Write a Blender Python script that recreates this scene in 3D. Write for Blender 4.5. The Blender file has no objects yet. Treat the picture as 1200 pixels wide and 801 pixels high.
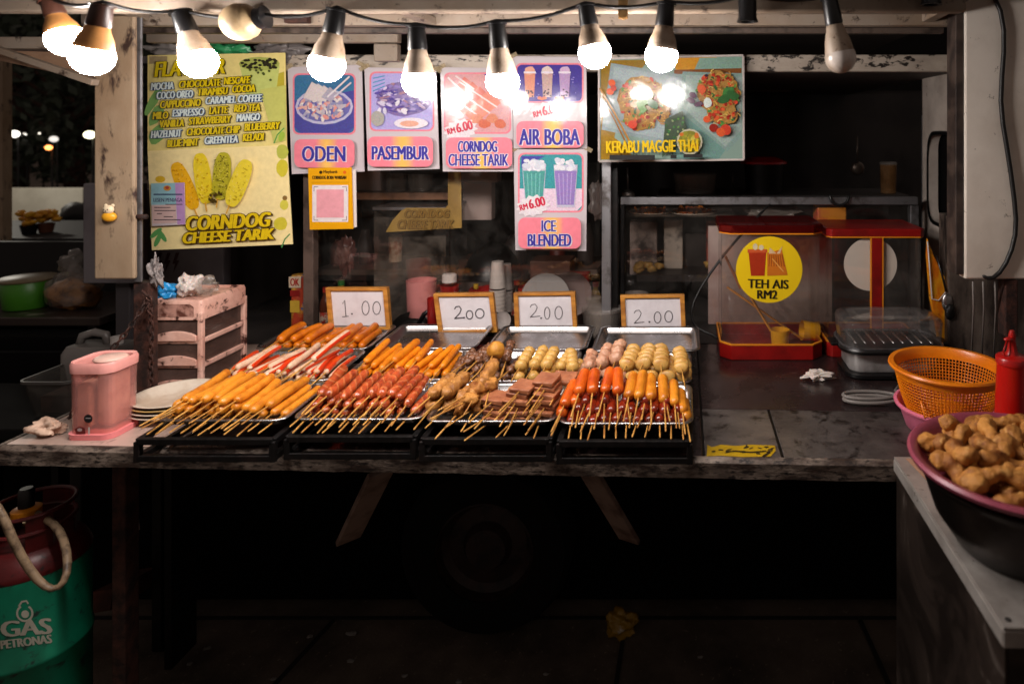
import bpy, bmesh, math, random
from mathutils import Vector, Matrix, Euler
R = math.radians
random.seed(7)
sc = bpy.context.scene
COL = sc.collection

# ------------------------------------------------------------------ camera
HC = 1.55                      # camera height above the street
F, PX0, PY0 = 800.0, 800.0, 150.0
cam_d = bpy.data.cameras.new('camera')
cam = bpy.data.objects.new('camera', cam_d)
COL.objects.link(cam)
cam.location = (0, 0, HC)
cam.rotation_euler = (R(90), 0, 0)
cam_d.sensor_width = 36
cam_d.lens = 24.0
cam_d.shift_x = (600 - PX0) / 1200
cam_d.shift_y = -(400.5 - PY0) / 1200
cam_d.dof.use_dof = True
cam_d.dof.focus_distance = 1.68
cam_d.dof.aperture_fstop = 2.8
cam_d.clip_start = 0.02
cam_d.clip_end = 500
sc.camera = cam

# ------------------------------------------------------------------ world, exposure
world = bpy.data.worlds.new('World')
sc.world = world
world.use_nodes = True
bg = world.node_tree.nodes['Background']
bg.inputs[0].default_value = (1.0, 0.80, 0.70, 1)      # night sky over a lit market street
bg.inputs[1].default_value = 0.12
sc.view_settings.view_transform = 'Standard'
sc.view_settings.look = 'None'
sc.view_settings.gamma = 1
sc.view_settings.exposure = 0.38
BULB = 150.0                                             # globe emission
sc.cycles.use_denoising = True
sc.cycles.max_bounces = 8
sc.cycles.transparent_max_bounces = 16
sc.cycles.caustics_reflective = False
sc.cycles.caustics_refractive = False
sc.cycles.sample_clamp_indirect = 6

# ------------------------------------------------------------------ helpers
def P(px, py, Y):
    """point at depth Y seen at photo pixel (px, py)"""
    return Vector(((px - PX0) * Y / F, Y, HC - (py - PY0) * Y / F))

def lin(h):
    if isinstance(h, str):
        h = h.lstrip('#')
        v = [int(h[i:i + 2], 16) / 255 for i in (0, 2, 4)]
        return tuple(x / 12.92 if x <= 0.04045 else ((x + 0.055) / 1.055) ** 2.4 for x in v)
    return tuple(h)

def wloc(o):
    v = Vector((0, 0, 0))
    while o:
        v += o.location
        o = o.parent
    return v

def tag(o, label=None, cat=None, group=None, kind=None):
    if label: o['label'] = label
    if cat: o['category'] = cat
    if group: o['group'] = group
    if kind: o['kind'] = kind
    return o

def thing(name, label, cat, loc=(0, 0, 0), group=None):
    o = bpy.data.objects.new(name, None)
    o.empty_display_size = 0.05
    COL.objects.link(o)
    o.location = loc
    return tag(o, label, cat, group)

class MB:
    def __init__(self):
        self.bm = bmesh.new()
    def add(self, vs, fs):
        v = [self.bm.verts.new(p) for p in vs]
        for f in fs:
            try: self.bm.faces.new([v[i] for i in f])
            except ValueError: pass
        return self
    def box(self, x0, x1, y0, y1, z0, z1, m=None):
        vs = [Vector((x, y, z)) for z in (z0, z1) for y in (y0, y1) for x in (x0, x1)]
        if m: vs = [m @ v for v in vs]
        return self.add(vs, [(0, 2, 3, 1), (4, 5, 7, 6), (0, 1, 5, 4), (2, 6, 7, 3), (0, 4, 6, 2), (1, 3, 7, 5)])
    def bar(self, a, b, w, h=None):
        """rectangular bar from a to b, w across, h high"""
        h = h or w
        a, b = Vector(a), Vector(b)
        d = (b - a).normalized()
        up = Vector((0, 0, 1)) if abs(d.z) < 0.9 else Vector((0, 1, 0))
        s = d.cross(up).normalized(); u = s.cross(d).normalized()
        vs = [p + s * i * w / 2 + u * j * h / 2 for p in (a, b) for i, j in ((-1, -1), (1, -1), (1, 1), (-1, 1))]
        return self.add(vs, [(3, 2, 1, 0), (4, 5, 6, 7), (0, 1, 5, 4), (1, 2, 6, 5), (2, 3, 7, 6), (3, 0, 4, 7)])
    def tube(self, pts, r, seg=8, cap=True):
        pts = [Vector(p) for p in pts]
        rs = r if isinstance(r, (list, tuple)) else [r] * len(pts)
        rings = []
        prev = None
        for i, p in enumerate(pts):
            d = (pts[min(i + 1, len(pts) - 1)] - pts[max(i - 1, 0)]).normalized()
            if prev is None:
                up = Vector((0, 0, 1)) if abs(d.z) < 0.9 else Vector((1, 0, 0))
                s = d.cross(up).normalized()
            else:
                s = (prev - d * prev.dot(d)).normalized()
            prev = s
            u = s.cross(d)
            rings.append([self.bm.verts.new(p + (s * math.cos(t) + u * math.sin(t)) * rs[i])
                          for t in [2 * math.pi * k / seg for k in range(seg)]])
        for a, b in zip(rings, rings[1:]):
            for k in range(seg):
                self.bm.faces.new((a[k], a[(k + 1) % seg], b[(k + 1) % seg], b[k]))
        if cap:
            self.bm.faces.new(rings[0][::-1]); self.bm.faces.new(rings[-1])
        return self
    def lathe(self, prof, seg=32, m=None, sx=1, sy=1, a0=0, a1=2 * math.pi):
        """profile of (r, z) turned about z"""
        closed = abs(a1 - a0 - 2 * math.pi) < 1e-6
        n = seg if closed else seg + 1
        rings = []
        for r, z in prof:
            if r < 1e-6 and closed:
                v = Vector((0, 0, z)); v = m @ v if m else v
                rings.append([self.bm.verts.new(v)])
            else:
                ring = []
                for k in range(n):
                    t = a0 + (a1 - a0) * k / seg
                    v = Vector((r * math.cos(t) * sx, r * math.sin(t) * sy, z))
                    ring.append(self.bm.verts.new(m @ v if m else v))
                rings.append(ring)
        for a, b in zip(rings, rings[1:]):
            for k in range(seg):
                k2 = (k + 1) % n if closed else k + 1
                q = []
                q.append(a[k % len(a)])
                if len(a) > 1: q.append(a[k2])
                if len(b) > 1: q.append(b[k2])
                q.append(b[k % len(b)])
                if len(set(q)) > 2: self.bm.faces.new(q)
        return self
    def loft(self, loops, cap0=False, cap1=False):
        rings = [[self.bm.verts.new(p) for p in l] for l in loops]
        n = len(rings[0])
        for a, b in zip(rings, rings[1:]):
            for k in range(n):
                self.bm.faces.new((a[k], a[(k + 1) % n], b[(k + 1) % n], b[k]))
        if cap0: self.bm.faces.new(rings[0][::-1])
        if cap1: self.bm.faces.new(rings[-1])
        return self
    def blob(self, c, r, jit=0.0, sub=2, sc_=(1, 1, 1), seed=0, rot=None):
        rnd = random.Random(seed)
        b = bmesh.new()
        bmesh.ops.create_icosphere(b, subdivisions=sub, radius=1)
        from mathutils import noise
        off = Vector((rnd.uniform(-50, 50), rnd.uniform(-50, 50), rnd.uniform(-50, 50)))
        vs = []
        for v in b.verts:
            k = 1 + jit * noise.noise(v.co * 1.6 + off) + jit * 0.5 * noise.noise(v.co * 4 + off)
            p = Vector((v.co.x * sc_[0], v.co.y * sc_[1], v.co.z * sc_[2])) * r * k
            if rot: p = rot @ p
            vs.append(p + Vector(c))
        fs = [[v.index for v in f.verts] for f in b.faces]
        b.free()
        return self.add(vs, fs)
    def build(self, name, mat, parent=None, smooth=False, bevel=0, sub=0, origin=None, autosm=None):
        me = bpy.data.meshes.new(name)
        if parent is not None:
            off = wloc(parent)
        else:
            if origin is None:
                xs = [v.co for v in self.bm.verts]
                lo = Vector([min(c[i] for c in xs) for i in range(3)]); hi = Vector([max(c[i] for c in xs) for i in range(3)])
                origin = Vector(((lo.x + hi.x) / 2, (lo.y + hi.y) / 2, lo.z))
            off = Vector(origin)
        bmesh.ops.translate(self.bm, verts=self.bm.verts, vec=-off)
        bmesh.ops.recalc_face_normals(self.bm, faces=self.bm.faces)
        self.bm.to_mesh(me); self.bm.free()
        me.materials.append(mat)
        o = bpy.data.objects.new(name, me)
        COL.objects.link(o)
        if parent is not None: o.parent = parent
        else: o.location = off
        if smooth or autosm:
            for p in me.polygons: p.use_smooth = True
            if autosm:
                me.set_sharp_from_angle(angle=R(autosm))
        if bevel:
            b = o.modifiers.new('bevel', 'BEVEL'); b.width = bevel; b.segments = 2; b.limit_method = 'ANGLE'; b.angle_limit = R(40)
            b.harden_normals = False
        if sub:
            s = o.modifiers.new('sub', 'SUBSURF'); s.levels = sub; s.render_levels = sub
        return o

def dup(o, parent=None):
    c = o.copy(); COL.objects.link(c)
    if parent is not None: c.parent = parent
    for ch in list(o.children): dup(ch, c)
    return c

# ------------------------------------------------------------------ materials
class NT:
    def __init__(self, name):
        self.m = bpy.data.materials.new(name); self.m.use_nodes = True
        self.n = self.m.node_tree.nodes; self.l = self.m.node_tree.links
        self.b = self.n['Principled BSDF']; self.out = self.n['Material Output']
    def new(self, t, **kw):
        x = self.n.new(t)
        for k, v in kw.items(): setattr(x, k, v)
        return x
    def link(self, a, b): self.l.new(a, b)
    def coord(self):
        if hasattr(self, '_c'): return self._c
        tc = self.new('ShaderNodeTexCoord'); oi = self.new('ShaderNodeObjectInfo')
        ad = self.new('ShaderNodeVectorMath', operation='ADD')
        ml = self.new('ShaderNodeMath', operation='MULTIPLY'); ml.inputs[1].default_value = 7.3
        self.link(oi.outputs['Random'], ml.inputs[0])
        self.link(tc.outputs['Object'], ad.inputs[0]); self.link(ml.outputs[0], ad.inputs[1])
        self._c = ad.outputs[0]; self.oi = oi
        return self._c
    def noise(self, scale, detail=5, rough=0.6, dist=0, vec=None):
        x = self.new('ShaderNodeTexNoise')
        x.inputs['Scale'].default_value = scale; x.inputs['Detail'].default_value = detail
        x.inputs['Roughness'].default_value = rough; x.inputs['Distortion'].default_value = dist
        self.link(vec or self.coord(), x.inputs['Vector'])
        return x.outputs['Fac']
    def ramp(self, fac, stops):
        x = self.new('ShaderNodeValToRGB')
        e = x.color_ramp.elements
        while len(e) < len(stops): e.new(0.5)
        for i, (p, c) in enumerate(stops):
            e[i].position = p; c = lin(c) if not isinstance(c, float) else (c, c, c)
            e[i].color = (*c[:3], 1)
        self.link(fac, x.inputs[0])
        return x.outputs[0]
    def mix(self, fac, a, b, blend='MIX'):
        x = self.new('ShaderNodeMix', data_type='RGBA', blend_type=blend)
        for s, v in ((x.inputs[0], fac), (x.inputs[6], a), (x.inputs[7], b)):
            if isinstance(v, (int, float)): s.default_value = v
            elif isinstance(v, (tuple, list)): s.default_value = (*v[:3], 1)
            else: self.link(v, s)
        return x.outputs[2]
    def bump(self, h, strength=0.3, dist=0.002):
        x = self.new('ShaderNodeBump'); x.inputs['Strength'].default_value = strength; x.inputs['Distance'].default_value = dist
        self.link(h, x.inputs['Height']); self.link(x.outputs[0], self.b.inputs['Normal'])

FOODS = {k: (0.86, 0.76, 0.72) for k in ('orange_sausage', 'yellow_sausage', 'fish_sausage', 'dark_red_sausage', 'yellow_stick', 'crab_white', 'crab_red', 'cream_fishball', 'pale_squidball', 'yellow_fishcake', 'tan_tofu_roll', 'luncheon_meat', 'fried_golden', 'fried_tan_ball', 'bamboo_stick')}
def M(name, col, rough=0.5, metal=0.0, col2=None, scale=12, lo=0.45, hi=0.62, col3=None, scale3=60, lo3=0.6, hi3=0.68,
      bump=0.0, bscale=90, bdist=0.002, spec=0.5, rand=0.0, rough2=None, stretch=None, trans=0, sss=0, coat=0, alpha=1):
    t = NT(name)
    c = lin(col)
    if name in FOODS:                # cooked food is a deeper tone than its highlights suggest
        c, col2, col3 = [tuple(x * k for x, k in zip(lin(q), FOODS[name])) if q is not None else None for q in (col, col2, col3)]
    b = t.b
    b.inputs['Roughness'].default_value = rough; b.inputs['Metallic'].default_value = metal
    b.inputs['Specular IOR Level'].default_value = spec
    out = c
    vec = t.coord()
    if stretch:
        mp = t.new('ShaderNodeMapping'); mp.inputs['Scale'].default_value = stretch
        t.link(vec, mp.inputs[0]); vec = mp.outputs[0]
    if rand:
        h = t.new('ShaderNodeHueSaturation'); mr = t.new('ShaderNodeMapRange')
        mr.inputs[3].default_value = 1 - rand; mr.inputs[4].default_value = 1 + rand
        t.link(t.oi.outputs['Random'], mr.inputs[0]); t.link(mr.outputs[0], h.inputs['Value'])
        h.inputs['Color'].default_value = (*c, 1); out = h.outputs[0]
    if col2 is not None:
        f = t.ramp(t.noise(scale, 6, 0.62, 0, vec), [(lo, 0.0), (hi, 1.0)])
        out = t.mix(f, out, lin(col2))
        if rough2 is not None:
            mr = t.new('ShaderNodeMapRange'); mr.inputs[3].default_value = rough; mr.inputs[4].default_value = rough2
            t.link(f, mr.inputs[0]); t.link(mr.outputs[0], b.inputs['Roughness'])
    if col3 is not None:
        f = t.ramp(t.noise(scale3, 4, 0.7, 0.3, vec), [(lo3, 0.0), (hi3, 1.0)])
        out = t.mix(f, out, lin(col3))
    if isinstance(out, tuple): b.inputs['Base Color'].default_value = (*out[:3], 1)
    else: t.link(out, b.inputs['Base Color'])
    if bump: t.bump(t.noise(bscale, 4, 0.6, 0, vec), bump, bdist)
    if sss:
        b.inputs['Subsurface Weight'].default_value = sss
        b.inputs['Subsurface Radius'].default_value = (0.01, 0.005, 0.003)
        b.inputs['Subsurface Scale'].default_value = 0.5
    if coat: b.inputs['Coat Weight'].default_value = coat; b.inputs['Coat Roughness'].default_value = 0.08
    if trans: b.inputs['Transmission Weight'].default_value = trans
    if alpha < 1: b.inputs['Alpha'].default_value = alpha
    return t.m

def glass(name, tint=(1, 1, 1), refl=0.06, rough=0.02, haze=0.0, hazecol='#cfc8c0', smear=0.0):
    """thin clear sheet: see-through, mirror-like at a grazing angle, with optional grime"""
    t = NT(name); t.n.remove(t.b)
    tr = t.new('ShaderNodeBsdfTransparent'); tr.inputs[0].default_value = (*tint, 1)
    gl = t.new('ShaderNodeBsdfGlossy'); gl.inputs['Roughness'].default_value = rough
    ge = t.new('ShaderNodeNewGeometry'); dt = t.new('ShaderNodeVectorMath', operation='DOT_PRODUCT')
    t.link(ge.outputs['Normal'], dt.inputs[0]); t.link(ge.outputs['Incoming'], dt.inputs[1])
    def mth(op, a, b=None):
        x = t.new('ShaderNodeMath', operation=op)
        for s, v in zip(x.inputs, (a, b)):
            if v is None: continue
            if isinstance(v, (int, float)): s.default_value = v
            else: t.link(v, s)
        return x.outputs[0]
    fr = mth('MULTIPLY_ADD', mth('POWER', mth('SUBTRACT', 1.0, mth('ABSOLUTE', dt.outputs['Value'])), 5.0), 0.96)
    fr.node.inputs[2].default_value = refl * 0.7
    mx = t.new('ShaderNodeMixShader'); t.link(fr, mx.inputs[0]); t.link(tr.outputs[0], mx.inputs[1]); t.link(gl.outputs[0], mx.inputs[2])
    last = mx.outputs[0]
    if haze or smear:
        df = t.new('ShaderNodeBsdfDiffuse'); df.inputs[0].default_value = (*lin(hazecol), 1)
        m2 = t.new('ShaderNodeMixShader')
        f = t.ramp(t.noise(9, 7, 0.7, 0.6), [(0.42, float(haze)), (0.75, float(haze + smear))])
        t.link(f, m2.inputs[0]); t.link(last, m2.inputs[1]); t.link(df.outputs[0], m2.inputs[2]); last = m2.outputs[0]
    t.link(last, t.out.inputs[0])
    return t.m

def emit(name, col, s):
    t = NT(name)
    t.b.inputs['Base Color'].default_value = (0.8, 0.8, 0.8, 1)
    t.b.inputs['Emission Color'].default_value = (*lin(col), 1)
    t.b.inputs['Emission Strength'].default_value = s
    return t.m

m_cream = M('cream_paint', '#8a7d70', 0.55, 0, '#7d6a58', 7, 0.38, 0.68, '#2e1f17', 30, 0.58, 0.68, bump=0.25, bscale=60, spec=0.4)
m_pillar = M('pillar_paint', '#99856e', 0.55, 0, '#7a624a', 6, 0.38, 0.66, '#33211a', 20, 0.55, 0.66, bump=0.3, bscale=50, stretch=(1, 1, 0.45))
m_panel = M('white_panel_paint', '#ece2d6', 0.45, 0, '#c9bcae', 4, 0.4, 0.75, '#5a4636', 26, 0.64, 0.72, bump=0.15, bscale=40)
m_greypaint = M('grey_cabinet_paint', '#6a6467', 0.45, 0, '#585154', 5, bump=0.1)
m_alu = M('dull_aluminium', '#8d8c8f', 0.42, 0.85, '#4c4440', 22, 0.5, 0.7, bump=0.1)
m_rustedge = M('rust_counter_edge', '#8d7e72', 0.6, 0.1, '#35261e', 24, 0.34, 0.60, '#1a110d', 90, 0.50, 0.62, bump=0.6, bscale=160, stretch=(0.5, 1, 1.6))
m_rust = M('rusty_iron', '#4a2a20', 0.8, 0.2, '#22130f', 30, 0.4, 0.6, bump=0.7, bscale=150)
m_darktop = M('dark_worn_counter', '#2e2222', 0.15, 0.0, '#1a1213', 6, 0.4, 0.65, '#4a3c3a', 46, 0.64, 0.72, bump=0.12, rough2=0.4, spec=0.6)
m_slab = M('worn_sheet_metal', '#6f6966', 0.30, 0.45, '#48413f', 6, 0.36, 0.62, '#1c1513', 20, 0.53, 0.66, bump=0.3, spec=0.5, rough2=0.5)
m_lefttop = M('pale_counter_sheet', '#c2aa9e', 0.34, 0.15, '#8d756a', 6, 0.40, 0.68, '#3a2a22', 22, 0.60, 0.72, bump=0.15)
m_black = M('black_iron', '#0b0909', 0.5, 0.0, '#1c1311', 25, 0.5, 0.7, bump=0.3, spec=0.3)
m_blackplastic = M('black_plastic', '#0c0b0c', 0.35)
m_steel = M('stainless_steel', '#b4b2b2', 0.27, 1.0, '#a5a1a0', 14, bump=0.06, bscale=30, rough2=0.34)
m_tablesteel = M('scratched_steel', '#b0aaa4', 0.34, 0.45, '#7d756f', 8, 0.4, 0.7, '#4a423c', 50, 0.64, 0.7, bump=0.15, rough2=0.48, bscale=40)
m_darkwall = M('dark_interior_paint', '#2a2320', 0.7, 0, '#1b1513', 5)
m_ceil = M('stained_ceiling', '#463831', 0.65, 0, '#241a16', 4, 0.35, 0.65)
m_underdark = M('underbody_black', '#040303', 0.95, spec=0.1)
m_tyre = M('tyre_rubber', '#080707', 0.85, bump=0.3, spec=0.2)
m_rim = M('dirty_wheel_rim', '#2e1d19', 0.6, 0.2, '#140d0b', 20)
m_wood = M('orange_wood', '#c98a3a', 0.45, 0, '#8e5420', 10, 0.4, 0.7, bump=0.1, stretch=(1, 1, 6))
m_paper = M('white_paper', '#dcd6da', 0.6, 0, '#cfc8cc', 14)
m_ink = M('pencil_ink', '#3a3438', 0.7)
m_bamboo = M('bamboo_stick', '#cfa14e', 0.55, 0, '#a87430', 20, rand=0.12)
m_socket = M('socket_black', '#101012', 0.35)
m_socketbrown = M('socket_brown', '#3a2118', 0.4)
m_neck = M('bulb_housing', '#a89684', 0.5, 0, '#80684e', 18, 0.45, 0.7, '#5a4230', 60, 0.62, 0.7)
m_neckor = M('bulb_housing_warm', '#c88a4a', 0.5, 0, '#b07a44', 25)
m_globe = emit('lit_globe', (1.0, 0.92, 0.87), BULB)
m_globeoff = M('unlit_globe', '#d6ccc4', 0.3, 0, '#9a8a78', 10, spec=0.6)
m_globedirty = M('dusty_globe', '#a9916f', 0.45, 0, '#8b7453', 14)
m_cable = M('black_cable', '#0d0b0b', 0.5)
m_greycable = M('grey_cable', '#77716d', 0.5)
m_pinkclear = None
m_glass = glass('dirty_glass', (0.96, 0.95, 0.94), haze=0.002, smear=0.022)
m_glass2 = glass('greasy_glass', (0.92, 0.91, 0.89), haze=0.01, smear=0.14, hazecol='#c9bcb0')
m_clear = glass('clear_plastic', (0.98, 0.97, 0.96), haze=0.008, smear=0.02)
m_cloudy = glass('cloudy_plastic', (0.92, 0.90, 0.88), haze=0.12, smear=0.22, hazecol='#c8beb6', rough=0.15)
m_red = M('red_plastic', '#8c1210', 0.32, 0, '#700e0c', 10)
m_redlid = glass('red_acrylic', (0.75, 0.10, 0.08), haze=0.6, smear=0.05, hazecol='#4c0a0a', rough=0.1)
m_yellowpl = M('yellow_plastic', '#d99a14', 0.35)
m_orangepl = M('orange_plastic', '#e8820a', 0.35, 0, '#d87208', 6, sss=0.1)
m_pinkpl = M('pink_plastic', '#e47c98', 0.4, 0, '#d46c8a', 8, sss=0.1)
m_greenpl = M('green_plastic', '#3f7d1e', 0.4)
m_plum = M('plum_plastic', '#994256', 0.38, 0, '#85384a', 7)
m_salmon = M('salmon_plastic', '#eba49c', 0.42, 0, '#dc948c', 8)
m_drawer = M('grimy_pink_plastic', '#e2b6a6', 0.5, 0, '#c08c7c', 10, 0.40, 0.64, '#3c1d16', 40, 0.55, 0.64, bump=0.25)
m_drawerdark = glass('smoky_drawer_plastic', (0.62, 0.52, 0.48), haze=0.18, smear=0.25, hazecol='#8a6f66', rough=0.2)
m_plate = M('cream_plate', '#d9cdbc', 0.3, 0, '#c2ae98', 12, spec=0.6)
m_tissue = M('tissue_paper', '#d8ccc4', 0.9, bump=0.5, bscale=120, sss=0.3, spec=0.1)
m_white = M('white_plastic', '#cfc8c4', 0.45)
m_dimwhite = M('dull_white_plastic', '#b5aba6', 0.5, 0, '#8f8580', 9)
# food
m_sausage = M('orange_sausage', '#df6c18', 0.30, 0, '#a8390a', 26, 0.40, 0.70, '#7e2a0a', 70, 0.63, 0.74, rand=0.10, bump=0.12, bscale=200, spec=0.6, sss=0.15)
m_sausyel = M('yellow_sausage', '#dc9226', 0.33, 0, '#b0600f', 34, 0.46, 0.72, '#7a3a0c', 90, 0.66, 0.74, rand=0.12, bump=0.5, bscale=130, sss=0.12)
m_fishsaus = M('fish_sausage', '#e8880f', 0.36, 0, '#bf5c0a', 30, 0.42, 0.7, '#8a3c08', 80, 0.63, 0.74, rand=0.10, bump=0.15, bscale=160, sss=0.15)
t = NT('red_hotdog'); t.coord()
wv = t.new('ShaderNodeTexWave', bands_direction='DIAGONAL'); wv.inputs['Scale'].default_value = 24; wv.inputs['Distortion'].default_value = 1.2; wv.inputs['Detail'].default_value = 2; wv.inputs['Detail Scale'].default_value = 3
t.link(t.coord(), wv.inputs['Vector'])
f1 = t.ramp(wv.outputs['Fac'], [(0.78, 0.0), (1.0, 0.42)])
base_ = t.mix(t.ramp(t.noise(44), [(0.4, 0.0), (0.66, 1.0)]), lin('#b04c22'), lin('#843014'))
t.link(t.mix(f1, base_, lin('#d68a52')), t.b.inputs['Base Color']); t.b.inputs['Roughness'].default_value = 0.27; t.b.inputs['Specular IOR Level'].default_value = 0.6
t.b.inputs['Subsurface Weight'].default_value = 0.12; t.b.inputs['Subsurface Radius'].default_value = (0.01, 0.005, 0.003); t.b.inputs['Subsurface Scale'].default_value = 0.5
t.bump(wv.outputs['Fac'], 0.4, 0.002)
m_hotdog = t.m
m_darkred = M('dark_red_sausage', '#86280f', 0.24, 0, '#5e180a', 40, rand=0.15, spec=0.7, sss=0.1)
m_cheese = M('yellow_stick', '#ee9812', 0.45, 0, '#cc6c0a', 26, 0.42, 0.7, '#9a4a0c', 80, 0.62, 0.72, rand=0.08, bump=0.2, bscale=140, sss=0.15)
m_crabw = M('crab_white', '#e8cfb4', 0.4, 0, '#d8b090', 40, sss=0.15)
m_crabr = M('crab_red', '#dc3c10', 0.35, 0, '#ea6a1c', 26, 0.45, 0.75, rand=0.1, sss=0.1)
m_meat = M('brown_meatball', '#7c5034', 0.4, 0, '#4a2a1a', 45, 0.4, 0.65, rand=0.15, bump=0.9, bscale=140, spec=0.6)
m_fishball = M('cream_fishball', '#d6b262', 0.42, 0, '#c09440', 45, 0.5, 0.75, rand=0.08, bump=0.25, bscale=150, sss=0.2)
m_paleball = M('pale_squidball', '#cfa78a', 0.45, 0, '#b57f62', 60, 0.45, 0.7, rand=0.08, bump=0.7, bscale=120, sss=0.2)
m_disc = M('yellow_fishcake', '#d6b060', 0.42, 0, '#b0782a', 40, 0.5, 0.75, rand=0.1, bump=0.3, bscale=120, sss=0.2)
m_rolls = M('tan_tofu_roll', '#b5823e', 0.5, 0, '#7a4c1c', 44, 0.42, 0.66, '#d0a860', 110, 0.62, 0.7, rand=0.1, bump=0.9, bscale=120)
m_lunch = M('luncheon_meat', '#ad7450', 0.42, 0, '#80482c', 40, 0.42, 0.68, '#5e2c1c', 90, 0.62, 0.72, rand=0.1, bump=0.4, bscale=220, spec=0.55, sss=0.1)
m_chicken = M('fried_golden', '#c89248', 0.62, 0, '#7a4516', 22, 0.40, 0.66, '#d2a45c', 70, 0.58, 0.68, rand=0.16, spec=0.3, bump=1.0, bscale=70, bdist=0.004)
m_friedball = M('fried_tan_ball', '#c99434', 0.5, 0, '#a87024', 60, bump=0.9, bscale=110)

# ------------------------------------------------------------------ printed matter
def print_mat(name, rough=0.16, spec=0.5):
    t = NT(name)
    a = t.new('ShaderNodeAttribute'); a.attribute_name = 'Col'
    n = t.noise(60, 3)
    f = t.ramp(n, [(0.35, (0.90, 0.90, 0.90)), (0.65, (1.0, 1.0, 1.0))])
    t.link(t.mix(1.0, a.outputs['Color'], f, 'MULTIPLY'), t.b.inputs['Base Color'])
    t.b.inputs['Roughness'].default_value = rough
    t.b.inputs['Specular IOR Level'].default_value = spec
    t.bump(t.noise(14, 2), 0.25, 0.004)
    return t.m
m_print = print_mat('laminated_print', 0.13, 0.65)
def photo_mat():
    t = NT('printed_photo')
    a = t.new('ShaderNodeAttribute'); a.attribute_name = 'Col'
    n = t.new('ShaderNodeTexNoise'); n.inputs['Scale'].default_value = 190; n.inputs['Detail'].default_value = 5; n.inputs['Roughness'].default_value = 0.75
    t.link(t.coord(), n.inputs['Vector'])
    c1 = t.mix(0.45, a.outputs['Color'], n.outputs['Color'], 'OVERLAY')
    n2 = t.ramp(t.noise(420, 3), [(0.30, (0.72, 0.70, 0.74)), (0.60, (1.0, 1.0, 1.0))])
    t.link(t.mix(1.0, c1, n2, 'MULTIPLY'), t.b.inputs['Base Color'])
    t.b.inputs['Roughness'].default_value = 0.13; t.b.inputs['Specular IOR Level'].default_value = 0.65
    t.bump(t.noise(14, 2), 0.25, 0.004)
    return t.m
m_photo = photo_mat()
m_matte = print_mat('matt_print', 0.5, 0.3)

_tc = {}
def text2d(s, offset=0.0, shear=0.0):
    k = (s, offset, shear)
    if k not in _tc:
        c = bpy.data.curves.new('lettering', 'FONT'); c.body = s; c.offset = offset; c.shear = shear; c.resolution_u = 3
        o = bpy.data.objects.new('lettering', c)
        me = bpy.data.meshes.new_from_object(o)
        _tc[k] = ([(v.co.x, v.co.y) for v in me.vertices], [tuple(p.vertices) for p in me.polygons])
        bpy.data.meshes.remove(me); bpy.data.objects.remove(o); bpy.data.curves.remove(c)
    return _tc[k]

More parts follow.
